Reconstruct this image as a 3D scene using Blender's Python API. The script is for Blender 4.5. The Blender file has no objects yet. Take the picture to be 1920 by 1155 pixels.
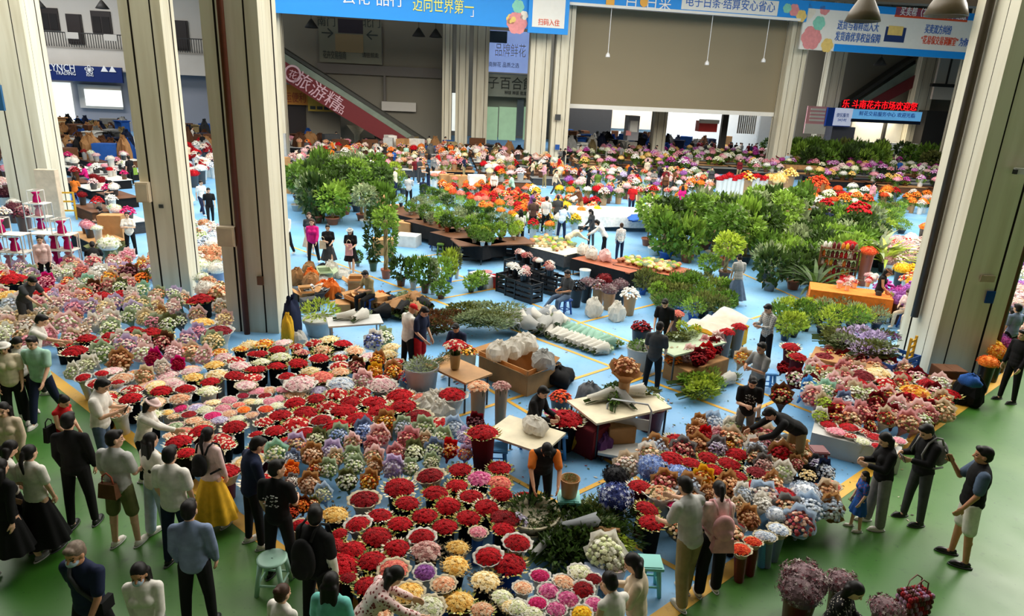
import bpy, math, random
import numpy as np
from mathutils import Matrix, Vector
C = bpy.context.scene.collection
rad = math.radians
rng = random.Random(7)

# ---------------------------------------------------------------- camera
F, NX, NY, H = 1260.0, 780.0, 4440.0, 6.3
_d = np.array([(NX-960)/F, -(NY-577.5)/F, -1.0]); _d /= np.linalg.norm(_d)
_u = -_d; _f = np.array([0, 0, -1.0]); _f = _f-_u*(_f@_u); _f /= np.linalg.norm(_f)
RC = np.stack([np.cross(_f, _u), _f, _u])
def ray(px, py): return RC@np.array([(px-960)/F, -(py-577.5)/F, -1.0])
def gp(px, py, z=0.0):                       # the place at height z that is seen at a pixel of the photograph
    r = ray(px, py); return r*((z-H)/r[2])+np.array([0, 0, H])
def onwall(px, py, y0, k):                   # the place on the vertical plane y = y0 + k x
    r = ray(px, py); t = y0/(r[1]-k*r[0]); return r*t+np.array([0, 0, H])
def pix(p):
    c = RC.T@(np.array(p)-np.array([0, 0, H])); return 960+F*c[0]/-c[2], 577.5-F*c[1]/-c[2]
def depth(p): return float((np.array(p)-np.array([0, 0, H]))@-RC[:, 2]) if False else float(-(RC.T@(np.array(p)-np.array([0, 0, H])))[2])
cam = bpy.data.objects.new('camera', bpy.data.cameras.new('camera')); C.objects.link(cam)
M4 = Matrix([list(RC[i])+[0] for i in range(3)]+[[0, 0, 0, 1]]); M4.translation = (0, 0, H)
cam.matrix_world = M4
cam.data.sensor_width = 36; cam.data.lens = F/1920*36; cam.data.clip_end = 400
S = bpy.context.scene; S.camera = cam

# ---------------------------------------------------------------- world, daylight, added fill lights, exposure
S.view_settings.view_transform = 'Standard'; S.view_settings.look = 'None'
S.view_settings.exposure = 0.05; S.view_settings.gamma = 1.0; S.view_settings.use_curve_mapping = False
S.cycles.max_bounces = 5; S.cycles.diffuse_bounces = 3; S.cycles.glossy_bounces = 2; S.cycles.transparent_max_bounces = 8
S.cycles.sample_clamp_indirect = 4.0; S.cycles.caustics_reflective = False; S.cycles.caustics_refractive = False
w = bpy.data.worlds.new('sky'); S.world = w; w.use_nodes = True
w.node_tree.nodes['Background'].inputs[0].default_value = (1.0, 0.90, 0.74, 1)
w.node_tree.nodes['Background'].inputs[1].default_value = 0.29
def area(name, loc, sx, sy, power, col=(1, 1, 1), rot=(0, 0, 0)):
    l = bpy.data.lights.new(name, 'AREA'); l.shape = 'RECTANGLE'; l.size = sx; l.size_y = sy; l.energy = power; l.color = col
    o = bpy.data.objects.new(name, l); o.location = loc; o.rotation_euler = rot; C.objects.link(o); return o
area('daylight_roof_opening', (5, 32, 17.6), 62, 38, 30000, (1.0, 0.965, 0.89))
area('gallery_fill_light', (-47, 62, 17.5), 15, 7, 3600)  # added fill light that brightens the gallery wall; its skylight is made up
so = area('aisle_fill_light', (27, 23, 14.5), 10, 8, 4200, (1.0, 0.96, 0.86)); so.rotation_euler = Vector((-19, -15, -14.5)).to_track_quat('-Z', 'Y').to_euler()  # added lamp that brightens the right aisle floor; no opening is built there
area('daylight_behind_shutter', (16, 79, 10.5), 24, 4, 4200, (1, 1, 1), (rad(50), 0, 0))
# ---------------------------------------------------------------- materials
MATS = {}
def srgb(r, g, b): return tuple((c/255/12.92 if c/255 < .04045 else ((c/255+.055)/1.055)**2.4) for c in (r, g, b))
def newmat(name):
    m = bpy.data.materials.new(name); m.use_nodes = True
    nt = m.node_tree; return m, nt, nt.nodes['Principled BSDF']
def plain(name, rgb, rough=.6, noise=.12, scale=3.0, metal=0.0, emit=0.0, spec=.4):
    if name in MATS: return MATS[name]
    m, nt, b = newmat(name); col = srgb(*rgb)
    b.inputs['Roughness'].default_value = rough; b.inputs['Metallic'].default_value = metal; b.inputs['Specular IOR Level'].default_value = spec
    tc = nt.nodes.new('ShaderNodeTexCoord'); n = nt.nodes.new('ShaderNodeTexNoise'); n.inputs['Scale'].default_value = scale; n.inputs['Detail'].default_value = 4
    mx = nt.nodes.new('ShaderNodeMix'); mx.data_type = 'RGBA'
    mx.inputs[6].default_value = tuple(c*(1-noise) for c in col)+(1,); mx.inputs[7].default_value = tuple(min(1, c*(1+noise)) for c in col)+(1,)
    nt.links.new(tc.outputs['Object'], n.inputs['Vector']); nt.links.new(n.outputs['Fac'], mx.inputs[0]); nt.links.new(mx.outputs[2], b.inputs['Base Color'])
    if emit:
        nt.links.new(mx.outputs[2], b.inputs['Emission Color']); b.inputs['Emission Strength'].default_value = emit
    MATS[name] = m; return m
def tint(name, rough=.7, noise=.18, scale=8.0, pattern=None, spec=.3, thru=0.0, leafy=False):
    # takes its colour from the object, with a little weave or mottling
    if name in MATS: return MATS[name]
    m, nt, b = newmat(name); b.inputs['Roughness'].default_value = rough; b.inputs['Specular IOR Level'].default_value = spec
    oi = nt.nodes.new('ShaderNodeObjectInfo'); tc = nt.nodes.new('ShaderNodeTexCoord')
    n = nt.nodes.new('ShaderNodeTexNoise'); n.inputs['Scale'].default_value = scale; n.inputs['Detail'].default_value = 3
    nt.links.new(tc.outputs['Object'], n.inputs['Vector'])
    mr = nt.nodes.new('ShaderNodeMapRange'); mr.inputs[3].default_value = 1-noise; mr.inputs[4].default_value = 1+noise
    mr.inputs[1].default_value = .3; mr.inputs[2].default_value = .7
    nt.links.new(n.outputs['Fac'], mr.inputs[0])
    v = nt.nodes.new('ShaderNodeVectorMath'); v.operation = 'SCALE'
    nt.links.new(oi.outputs['Color'], v.inputs[0]); nt.links.new(mr.outputs[0], v.inputs[3])
    out = v.outputs[0]
    if pattern:
        if pattern == 'floral':
            t = nt.nodes.new('ShaderNodeTexVoronoi'); t.inputs['Scale'].default_value = 22; nt.links.new(tc.outputs['Object'], t.inputs['Vector'])
            lt = nt.nodes.new('ShaderNodeMath'); lt.operation = 'LESS_THAN'; lt.inputs[1].default_value = .33; nt.links.new(t.outputs['Distance'], lt.inputs[0]); fac = lt.outputs[0]
            mx = nt.nodes.new('ShaderNodeMix'); mx.data_type = 'RGBA'; mx.inputs[7].default_value = (.25, .05, .05, 1)
        elif pattern == 'dark_floral':
            t = nt.nodes.new('ShaderNodeTexVoronoi'); t.inputs['Scale'].default_value = 30; nt.links.new(tc.outputs['Object'], t.inputs['Vector'])
            lt = nt.nodes.new('ShaderNodeMath'); lt.operation = 'LESS_THAN'; lt.inputs[1].default_value = .28; nt.links.new(t.outputs['Distance'], lt.inputs[0]); fac = lt.outputs[0]
            mx = nt.nodes.new('ShaderNodeMix'); mx.data_type = 'RGBA'; mx.inputs[7].default_value = (.5, .45, .4, 1)
        else:
            t = nt.nodes.new('ShaderNodeTexWave'); t.inputs['Scale'].default_value = 9 if pattern == 'stripe' else 7; t.bands_direction = 'Z'
            nt.links.new(tc.outputs['Object'], t.inputs['Vector']); fac = t.outputs['Fac']
            if pattern == 'plaid':
                t2 = nt.nodes.new('ShaderNodeTexWave'); t2.inputs['Scale'].default_value = 7; t2.bands_direction = 'X'; nt.links.new(tc.outputs['Object'], t2.inputs['Vector'])
                mu = nt.nodes.new('ShaderNodeMath'); mu.operation = 'MULTIPLY'; nt.links.new(t.outputs['Fac'], mu.inputs[0]); nt.links.new(t2.outputs['Fac'], mu.inputs[1]); fac = mu.outputs[0]
            mx = nt.nodes.new('ShaderNodeMix'); mx.data_type = 'RGBA'; mx.inputs[7].default_value = (.03, .03, .035, 1)
        nt.links.new(fac, mx.inputs[0]); nt.links.new(out, mx.inputs[6]); out = mx.outputs[2]
    if leafy:                                  # every leaf is a little lighter or darker, older or younger
        a = nt.nodes.new('ShaderNodeAttribute'); a.attribute_name = 'rnd'; q = nt.nodes.new('ShaderNodeMapRange'); q.inputs[3].default_value = .5; q.inputs[4].default_value = 1.75; nt.links.new(a.outputs['Fac'], q.inputs[0])
        v2 = nt.nodes.new('ShaderNodeVectorMath'); v2.operation = 'SCALE'; nt.links.new(out, v2.inputs[0]); nt.links.new(q.outputs[0], v2.inputs[3]); out = v2.outputs[0]
    nt.links.new(out, b.inputs['Base Color'])
    if thru:                                   # thin sheets let some light through
        tr = nt.nodes.new('ShaderNodeBsdfTranslucent'); ms = nt.nodes.new('ShaderNodeMixShader'); ms.inputs[0].default_value = thru; nt.links.new(out, tr.inputs[0])
        nt.links.new(b.outputs[0], ms.inputs[1]); nt.links.new(tr.outputs[0], ms.inputs[2]); nt.links.new(ms.outputs[0], nt.nodes['Material Output'].inputs['Surface'])
    MATS[name] = m; return m
def palette(name, cols, rough=.65, emit=0):
    # each flower of a bunch carries its own number 'rnd'; the palette turns it into one of the kinds of bloom in the bunch
    if name in MATS: return MATS[name]
    m, nt, b = newmat(name); b.inputs['Roughness'].default_value = rough; b.inputs['Specular IOR Level'].default_value = .2
    a = nt.nodes.new('ShaderNodeAttribute'); a.attribute_name = 'rnd'
    r = nt.nodes.new('ShaderNodeValToRGB'); r.color_ramp.interpolation = 'CONSTANT'
    e = r.color_ramp.elements; n = len(cols); e.remove(e[1]); e[0].position = 0; e[0].color = srgb(*cols[0])+(1,)
    for i in range(1, n): e.new(i/n).color = srgb(*cols[i])+(1,)
    oi = nt.nodes.new('ShaderNodeObjectInfo'); mr = nt.nodes.new('ShaderNodeMapRange'); mr.inputs[3].default_value = .85; mr.inputs[4].default_value = 1.12
    nt.links.new(oi.outputs['Random'], mr.inputs[0])
    v = nt.nodes.new('ShaderNodeVectorMath'); v.operation = 'SCALE'
    nt.links.new(a.outputs['Fac'], r.inputs[0]); nt.links.new(r.outputs[0], v.inputs[0]); nt.links.new(mr.outputs[0], v.inputs[3])
    nt.links.new(v.outputs[0], b.inputs['Base Color'])
    MATS[name] = m; return m
PAL = {}
def P_(k, *cols): PAL[k] = palette('blooms '+k, cols)
P_('red', (188, 6, 22), (172, 4, 18), (200, 12, 30), (150, 3, 14))
P_('deep red', (140, 6, 18), (120, 4, 14), (158, 10, 24))
P_('veiled dark red', (132, 30, 40), (150, 48, 56), (120, 20, 30))
P_('red and white', (190, 16, 22), (200, 24, 30), (236, 222, 205), (180, 12, 20), (190, 16, 22), (240, 214, 180))
P_('crimson', (160, 6, 44), (178, 12, 60), (140, 4, 36))
P_('hot pink', (212, 34, 110), (226, 60, 130), (196, 24, 92))
P_('orchid pink', (214, 96, 150), (226, 124, 170), (196, 76, 132), (236, 160, 186))
P_('pale pink', (236, 196, 196), (242, 214, 210), (228, 176, 182), (245, 228, 220))
P_('pink', (230, 150, 165), (236, 176, 184), (220, 126, 146))
P_('salmon', (232, 130, 112), (240, 156, 130), (222, 110, 100))
P_('peach', (240, 190, 150), (244, 204, 168), (232, 166, 126), (248, 220, 190))
P_('cream', (246, 226, 176), (240, 212, 150), (250, 236, 200), (232, 200, 136))
P_('yellow cream', (246, 206, 118), (240, 192, 98), (250, 220, 150), (226, 172, 80))
P_('ivory', (240, 238, 208), (232, 232, 190), (246, 244, 226), (214, 222, 170))
P_('orange', (240, 128, 36), (246, 152, 60), (226, 96, 24))
P_('orange red', (226, 74, 36), (236, 104, 50), (206, 50, 26))
P_('gold and orange', (236, 170, 40), (244, 196, 80), (222, 126, 30), (250, 226, 160), (196, 80, 24))
P_('yellow', (244, 196, 30), (250, 214, 60), (230, 170, 16))
P_('lilac', (196, 184, 214), (214, 206, 228), (176, 160, 200), (228, 224, 236))
P_('purple', (150, 84, 160), (172, 108, 184), (128, 66, 140))
P_('magenta', (176, 40, 140), (196, 70, 164), (150, 24, 116), (214, 120, 190))
P_('blue and white', (64, 78, 150), (226, 230, 240), (40, 50, 110), (190, 200, 230), (96, 116, 190))
P_('light blue', (150, 176, 226), (176, 196, 236), (126, 154, 214), (200, 214, 240))
P_('icy white', (220, 228, 236), (200, 212, 228), (236, 240, 244), (180, 194, 214))
P_('white and green', (240, 240, 222), (206, 218, 160), (246, 246, 236), (150, 176, 96), (232, 232, 206))
P_('white', (244, 240, 230), (236, 232, 222), (250, 248, 240))
P_('pink and white', (236, 186, 190), (246, 236, 228), (224, 150, 164), (242, 220, 206), (150, 160, 110))
P_('peach and cream', (236, 186, 150), (246, 226, 190), (220, 140, 100), (240, 206, 160), (120, 110, 60))
P_('red and gold', (180, 20, 26), (214, 160, 70), (160, 14, 20), (236, 206, 150), (110, 90, 40))
P_('rose and peach', (200, 96, 104), (232, 164, 140), (180, 60, 74), (240, 200, 176), (130, 60, 50))
P_('copper', (176, 110, 70), (206, 146, 100), (140, 80, 50), (230, 186, 140))
P_('dusty pink', (190, 140, 134), (206, 164, 156), (170, 118, 112), (220, 190, 180))
P_('burgundy', (96, 40, 52), (120, 60, 70), (76, 26, 38), (146, 96, 100))
P_('dried mauve', (150, 124, 130), (172, 150, 150), (120, 96, 100), (186, 176, 170), (130, 70, 80))
P_('black', (22, 22, 26), (34, 34, 38), (14, 14, 18))
P_('sage', (150, 168, 130), (176, 190, 156), (124, 146, 104), (200, 208, 180))
P_('apple green', (176, 200, 60), (196, 214, 84), (150, 180, 44))
P_('mixed', (230, 140, 150), (244, 232, 214), (236, 170, 60), (190, 30, 50), (200, 160, 200), (240, 200, 160), (120, 150, 80))
P_('mixed pale', (240, 226, 212), (236, 196, 186), (246, 240, 230), (216, 170, 170), (200, 200, 190), (240, 214, 180))
P_('mixed warm', (236, 120, 60), (240, 200, 150), (206, 40, 36), (244, 224, 200), (240, 170, 80))
P_('orchid mix', (206, 130, 196), (236, 206, 226), (180, 70, 160), (244, 240, 240), (220, 160, 210))
P_('leaf', (70, 104, 44), (88, 124, 56), (54, 84, 36), (108, 140, 66))
P_('collar green', (150, 150, 66), (196, 186, 110), (92, 104, 46), (226, 214, 160), (170, 140, 60))
P_('collar cream', (236, 226, 196), (206, 196, 150), (244, 238, 220), (150, 160, 96))
P_('collar dark', (70, 60, 40), (110, 96, 60), (44, 44, 30), (160, 140, 100))

WORDS = {'white': (232, 228, 218), 'black': (16, 16, 18), 'grey': (128, 128, 126), 'dark grey': (62, 64, 66), 'light grey': (190, 190, 186), 'cream': (222, 210, 180), 'beige': (212, 194, 168), 'tan': (176, 132, 84),
         'brown': (98, 62, 38), 'maroon': (104, 18, 26), 'red': (190, 24, 28), 'blue': (34, 84, 160), 'sky blue': (90, 160, 220), 'navy': (24, 34, 62), 'denim blue': (80, 98, 122), 'teal': (110, 190, 180), 'mint': (168, 210, 190),
         'green': (70, 124, 50), 'olive': (104, 108, 66), 'sage': (172, 188, 156), 'yellow': (222, 172, 40), 'orange': (226, 120, 40), 'pink': (226, 160, 170), 'magenta': (206, 24, 120), 'purple': (120, 70, 130), 'lilac': (206, 190, 220),
         'terracotta': (158, 86, 56), 'kraft': (182, 136, 88), 'dusty rose': (218, 160, 162), 'blush': (240, 208, 204), 'slate blue': (120, 136, 164), 'khaki': (150, 132, 92), 'pale blue': (180, 200, 220), 'silver': (170, 174, 178)}
def col(wd): return srgb(*WORDS[wd])+(1,)
CLOTH = tint('cloth', .85, .16, 9); PLAS = tint('plastic', .4, .06, 3, spec=.5); PAPER = tint('wrapping paper', .7, .10, 5, thru=.45); CARD = tint('cardboard', .85, .12, 4)
SKIN = tint('skin', .55, .06, 14); HAIRM = tint('hair', .55, .3, 40); LEAFM = tint('foliage', .45, .25, 5, thru=.3, leafy=True); BARK = tint('bark', .85, .25, 14); METAL = tint('painted metal', .35, .08, 4, spec=.6); WOOD = tint('wood', .55, .2, 2.5)
FLOR = tint('floral cloth', .85, .1, 9, 'floral'); DFLOR = tint('dark floral cloth', .85, .1, 9, 'dark_floral'); PLAID = tint('plaid cloth', .85, .1, 9, 'plaid'); STRIPE = tint('striped cloth', .85, .1, 9, 'stripe')
EYE = plain('dark eye and brow', (24, 18, 16), .4, .05); LIP = plain('lips', (150, 80, 76), .5, .05)

# ---------------------------------------------------------------- mesh helpers
class MB:
    def __init__(s): s.v = []; s.f = []; s.m = []; s.r = []; s.n = 0
    def add(s, v, f, mi=0, r=0.0):
        v = np.asarray(v, float); s.v.append(v); n = s.n
        for q in f: s.f.append([i+n for i in q])
        s.m += [mi]*len(f); s.r += [r]*len(f); s.n += len(v)
    def box(s, c, d, mi=0, rz=0.0, rot=None, r=0.0):
        x, y, z = (q/2 for q in d)
        v = np.array([(-x, -y, -z), (x, -y, -z), (x, y, -z), (-x, y, -z), (-x, -y, z), (x, -y, z), (x, y, z), (-x, y, z)])
        if rot is None: rot = np.array(Matrix.Rotation(rz, 3, 'Z'))
        s.add(v@np.array(rot).T+np.array(c), [(0, 3, 2, 1), (4, 5, 6, 7), (0, 1, 5, 4), (1, 2, 6, 5), (2, 3, 7, 6), (3, 0, 4, 7)], mi, r)
    def lathe(s, prof, n=14, mi=0, c=(0, 0, 0), wav=None, r=0.0):
        vs = []
        for j, (rr, z) in enumerate(prof):
            for i in range(n):
                a = 2*math.pi*i/n; k = 1; dz = 0
                if wav: k, dz = wav(j, i, n)
                vs.append((c[0]+rr*k*math.cos(a), c[1]+rr*k*math.sin(a), c[2]+z+dz))
        fs = [(j*n+i, j*n+(i+1) % n, (j+1)*n+(i+1) % n, (j+1)*n+i) for j in range(len(prof)-1) for i in range(n)]
        s.add(vs, fs, mi, r)
    def tube(s, pts, rr, n=7, mi=0, caps=True, r=0.0):
        pts = [np.array(p, float) for p in pts]; m = len(pts); vs = []
        rr = rr if hasattr(rr, '__len__') else [rr]*m
        for j, p in enumerate(pts):
            t = pts[min(j+1, m-1)]-pts[max(j-1, 0)]; t = t/(np.linalg.norm(t)+1e-9)
            a = np.array([0, 0, 1.0]) if abs(t[2]) < .9 else np.array([1.0, 0, 0])
            x = np.cross(a, t); x /= np.linalg.norm(x); y = np.cross(t, x)
            for i in range(n):
                q = 2*math.pi*i/n; vs.append(p+rr[j]*(math.cos(q)*x+math.sin(q)*y))
        fs = [(j*n+i, j*n+(i+1) % n, (j+1)*n+(i+1) % n, (j+1)*n+i) for j in range(m-1) for i in range(n)]
        if caps: fs += [tuple(range(n-1, -1, -1)), tuple((m-1)*n+i for i in range(n))]
        s.add(vs, fs, mi, r)
    def ell(s, c, rd, rot=None, mi=0, nu=12, nv=8, r=0.0):
        vs = [(0, 0, -1)]
        for j in range(1, nv):
            ph = -math.pi/2+math.pi*j/nv
            for i in range(nu):
                a = 2*math.pi*i/nu; vs.append((math.cos(ph)*math.cos(a), math.cos(ph)*math.sin(a), math.sin(ph)))
        vs.append((0, 0, 1)); vs = np.array(vs)*np.array(rd)
        if rot is not None: vs = vs@np.array(rot).T
        L = 1+(nv-1)*nu
        fs = [(0, 1+(i+1) % nu, 1+i) for i in range(nu)]+[(1+(j-1)*nu+i, 1+(j-1)*nu+(i+1) % nu, 1+j*nu+(i+1) % nu, 1+j*nu+i) for j in range(1, nv-1) for i in range(nu)]+[(L, 1+(nv-2)*nu+i, 1+(nv-2)*nu+(i+1) % nu) for i in range(nu)]
        s.add(vs+np.array(c), fs, mi, r)
    def cap(s, p0, p1, r0, r1, n=10):          # tapered limb with round ends
        p0 = np.array(p0, float); p1 = np.array(p1, float); t = p1-p0; L = np.linalg.norm(t)+1e-9; t /= L
        pts = []; rr = []
        for k in (0.05, .5, .87): pts.append(p0-t*r0*math.cos(k*math.pi/2)); rr.append(r0*math.sin(k*math.pi/2))
        pts += [p0, p1]; rr += [r0, r1]
        for k in (.87, .5, .05): pts.append(p1+t*r1*math.cos(k*math.pi/2)); rr.append(r1*math.sin(k*math.pi/2))
        s.tube(pts, rr, n)
    def mesh(s, name, mats=(), smooth=False):
        me = bpy.data.meshes.new(name); v = np.concatenate(s.v) if s.v else np.zeros((0, 3))
        me.from_pydata(v.tolist(), [], s.f)
        for m in mats: me.materials.append(m)
        if any(s.m): me.polygons.foreach_set('material_index', s.m)
        if smooth: me.polygons.foreach_set('use_smooth', [True]*len(s.f))
        if any(s.r):
            a = me.attributes.new('rnd', 'FLOAT', 'FACE'); a.data.foreach_set('value', s.r)
        me.update(); return me
THINGS = []
def obj(name, me, parent=None, color=None, mats=None, loc=None, rz=None, sc=None):
    o = bpy.data.objects.new(name, me); C.objects.link(o)
    if parent is not None: o.parent = parent
    if color is not None: o.color = col(color) if isinstance(color, str) else color
    if loc is not None: o.location = loc
    if rz is not None: o.rotation_euler = (0, 0, rz)
    if sc is not None: o.scale = (sc, sc, sc) if not hasattr(sc, '__len__') else sc
    for i, m in enumerate(mats or ()):
        if m is not None:
            o.material_slots[i].link = 'OBJECT'; o.material_slots[i].material = m
    return o
def tag(o, label, cat, group=None, look=None):
    o['category'] = cat
    if group: o['group'] = group
    if label: o['label'] = label
    THINGS.append((o, look)); return o
def thing(name, label, cat, loc=(0, 0, 0), rz=0.0, group=None, look=None, sc=None):
    o = bpy.data.objects.new(name, None); C.objects.link(o); o.location = loc; o.rotation_euler = (0, 0, rz); o.empty_display_size = .1
    if sc is not None: o.scale = (sc, sc, sc) if not hasattr(sc, '__len__') else sc
    return tag(o, label, cat, group, look)
def struct(name, me, **k):
    o = obj(name, me, **k); o['kind'] = 'structure'; return o
LAND = []                                    # things that labels refer to: (phrase, x, y)
def land(phrase, p): LAND.append((phrase, float(p[0]), float(p[1])))
FONTM = {}
def lettering(body, size, mat, parent, loc, width=None, name='lettering', rx=rad(90), depth=.02, ry=0.0, rz=0.0):
    c = bpy.data.curves.new(name, 'FONT'); c.body = body; c.size = size; c.extrude = depth; c.align_x = 'CENTER'; c.align_y = 'CENTER'; c.resolution_u = 2
    o = bpy.data.objects.new(name, c); C.objects.link(o); bpy.context.view_layer.update()
    me = bpy.data.meshes.new_from_object(o.evaluated_get(bpy.context.evaluated_depsgraph_get())); bpy.data.objects.remove(o); bpy.data.curves.remove(c)
    me.name = name; me.materials.clear(); me.materials.append(mat)
    q = obj(name, me, parent); q.location = loc; q.rotation_euler = (rx, ry, rz)
    if width:
        xs = [v.co.x for v in me.vertices]; wd = (max(xs)-min(xs)) if xs else 1
        q.scale = (width/max(wd, 1e-3),)+(1, 1)
    return q
# ---------------------------------------------------------------- floor, ceiling, walls, columns
def floor_mat(name, rgb, worn, rough):
    m, nt, b = newmat(name); tc = nt.nodes.new('ShaderNodeTexCoord')
    def noise(sc, de, dist=0): 
        n = nt.nodes.new('ShaderNodeTexNoise'); n.inputs['Scale'].default_value = sc; n.inputs['Detail'].default_value = de; n.inputs['Distortion'].default_value = dist
        nt.links.new(tc.outputs['Object'], n.inputs['Vector']); return n
    def ramp(n, a, c):
        q = nt.nodes.new('ShaderNodeMapRange'); q.inputs[1].default_value = a; q.inputs[2].default_value = c; nt.links.new(n.outputs['Fac'], q.inputs[0]); return q.outputs[0]
    def mix(f, a, c, k=1):
        x = nt.nodes.new('ShaderNodeMix'); x.data_type = 'RGBA'
        if k != 1:
            mm = nt.nodes.new('ShaderNodeMath'); mm.operation = 'MULTIPLY'; mm.inputs[1].default_value = k; nt.links.new(f, mm.inputs[0]); f = mm.outputs[0]
        nt.links.new(f, x.inputs[0])
        for i, q in ((6, a), (7, c)):
            if isinstance(q, tuple): x.inputs[i].default_value = q+(1,)
            else: nt.links.new(q, x.inputs[i])
        return x.outputs[2]
    base = srgb(*rgb); c1 = mix(ramp(noise(.5, 6, .6), .35, .7), base, srgb(*worn), .65)
    c2 = mix(ramp(noise(7, 5), .60, .72), c1, tuple(q*.55 for q in base), .5)
    c3 = mix(ramp(noise(18, 3), .68, .73), c2, tuple(q*.3 for q in base), .6)
    nt.links.new(c3, b.inputs['Base Color']); nt.links.new(ramp(noise(1.3, 4), .1, .9), b.inputs['Roughness'])
    q = nt.nodes.new('ShaderNodeMapRange'); q.inputs[3].default_value = rough-.08; q.inputs[4].default_value = rough+.12
    nt.links.new(noise(1.3, 4).outputs['Fac'], q.inputs[0]); nt.links.new(q.outputs[0], b.inputs['Roughness']); b.inputs['Specular IOR Level'].default_value = .45
    return m
FB = floor_mat('blue floor paint', (104, 164, 212), (150, 188, 216), .42)
FG = floor_mat('green floor paint', (48, 104, 28), (84, 124, 56), .36)
FY = floor_mat('yellow line paint', (224, 170, 46), (206, 166, 84), .5)
mb = MB(); mb.box((10, 45, -.1), (220, 140, .2)); struct('floor', mb.mesh('floor', [FB]))
Lp = gp(205, 790); Lq = gp(262, 828); LD = np.array([math.cos(rad(-38)), math.sin(rad(-38)), 0]); BP = gp(1246, 1154); BD = np.array([math.cos(rad(40.2)), math.sin(rad(40.2)), 0])
kk = np.linalg.solve(np.array([LD[:2], -BD[:2]]).T, (BP-Lp)[:2]); CO = Lp+LD*kk[0]
mb = MB(); A_ = CO-LD*60; B_ = CO+BD*70
mb.add([A_+(0, 0, .004), CO+(0, 0, .004), B_+(0, 0, .004), (80, -20, .004), (-80, -20, .004)], [(0, 4, 3, 2, 1)][::-1] and [(0, 4, 1), (4, 3, 1), (1, 3, 2)])
struct('floor_aisle', mb.mesh('floor_aisle', [FG]))
def stripe(p, q, wd=.11, z=.008, name='floor_line'):
    p = np.array(p); q = np.array(q); t = (q-p)/np.linalg.norm(q-p); n = np.array([-t[1], t[0], 0])*wd/2; u = np.array([0, 0, z])
    m = MB(); m.add([p+n+u, p-n+u, q-n+u, q+n+u], [(0, 1, 2, 3)]); struct(name, m.mesh(name, [FY]))
stripe(CO-LD*40, CO, .22, .008); stripe(CO, CO+BD*60, .22, .0085)
n1 = np.array([-LD[1], LD[0], 0])
for i, (pa, pb, ea, eb) in enumerate((((543, 461), (849, 576), 6, 11), ((1055, 592), (1176, 639), 8, 7.5), ((1055, 653), (1148, 688), 7, 4), ((1088, 833), (1133, 860), 3, 2), ((1090, 968), (1320, 1095), 3, 0), ((1430, 530), (1520, 570), 3, 3))):
    a, b = gp(*pa), gp(*pb); t = (b-a)/np.linalg.norm(b-a); stripe(a-t*ea, b+t*eb, .09, .0052+.0003*i)
for i, (px, py, l0, l1) in enumerate(((1000, 528, 5, 9), (660, 560, 3, 8), (1200, 870, 3, 5), (1110, 700, 5, 2), (1530, 560, 4, 7), (1110, 600, 5, 4), (800, 480, 2, 7), (1230, 700, 2, 3))):
    a = gp(px, py); stripe(a-BD*l0, a+BD*l1, .09, .0072+.0003*i)

GREYW = plain('grey wall panel', (128, 124, 112), .8, .08, .25); DARKW = plain('dark steel', (50, 48, 46), .6, .1); CEILM = plain('ceiling board', (120, 116, 104), .9, .1)
def col_mat():
    m, nt, b = newmat('cream column paint'); b.inputs['Roughness'].default_value = .6
    tc = nt.nodes.new('ShaderNodeTexCoord'); n = nt.nodes.new('ShaderNodeTexNoise'); n.inputs['Scale'].default_value = 1.2; n.inputs['Detail'].default_value = 6
    mp = nt.nodes.new('ShaderNodeMapping'); mp.inputs['Scale'].default_value = (3, 3, .25); nt.links.new(tc.outputs['Object'], mp.inputs['Vector']); nt.links.new(mp.outputs[0], n.inputs['Vector'])
    q = nt.nodes.new('ShaderNodeMapRange'); q.inputs[1].default_value = .42; q.inputs[2].default_value = .75; nt.links.new(n.outputs['Fac'], q.inputs[0])
    x = nt.nodes.new('ShaderNodeMix'); x.data_type = 'RGBA'; x.inputs[6].default_value = srgb(226, 219, 196)+(1,); x.inputs[7].default_value = srgb(204, 194, 166)+(1,)
    nt.links.new(q.outputs[0], x.inputs[0]); nt.links.new(x.outputs[2], b.inputs['Base Color']); return m
COLM = col_mat(); GROOVE = plain('dark joint', (52, 46, 36), .8, .1); PIPE = tint('painted pipe', .4, .1, 6)
def column(p, wx, wy, h, rz, z0=0):
    # square casing with two open joints on every face
    m = MB()
    def face(w): return [-w/2, -w*.27, -w*.27+.045, w*.27-.045, w*.27, w/2]
    pts = []
    for sx, (wa, wb) in enumerate(((wx, wy), (wy, wx), (wx, wy), (wy, wx))):
        a = sx*math.pi/2; f = face(wa); d = wb/2
        for i, (x, y) in enumerate(((f[0], -d), (f[1], -d), (f[1], -d+.06), (f[2], -d+.06), (f[2], -d+.015), (f[3], -d+.015), (f[3], -d+.06), (f[4], -d+.06), (f[4], -d))):
            pts.append((x*math.cos(a)-y*math.sin(a), x*math.sin(a)+y*math.cos(a)))
    n = len(pts); vs = [(x, y, 0) for x, y in pts]+[(x, y, h) for x, y in pts]
    for i in range(n):
        g = (i % 9) in (1, 2, 3, 5, 6, 7)
        m.add([vs[i], vs[(i+1) % n], vs[n+(i+1) % n], vs[n+i]], [(0, 1, 2, 3)], 1 if g else 0)
    o = struct('column', m.mesh('column', [COLM, GROOVE]), loc=(p[0], p[1], z0), rz=rz); return o
COLS = {}
for k, px, py, wx, wy, rz in (('A0', 62, 402, 1.75, 1.5, .12), ('A1', 322, 556, 1.05, .95, .12), ('A2', 478, 622, 1.3, 1.2, .0), ('F', 1790, 700, 1.5, 1.5, .0)):
    p = gp(px, py); p[1] += wy*.45; COLS[k] = p; column(p, wx, wy, 17.6, rz)
K2, Y2 = .2, 62.0; A2R = math.atan(K2)
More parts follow.
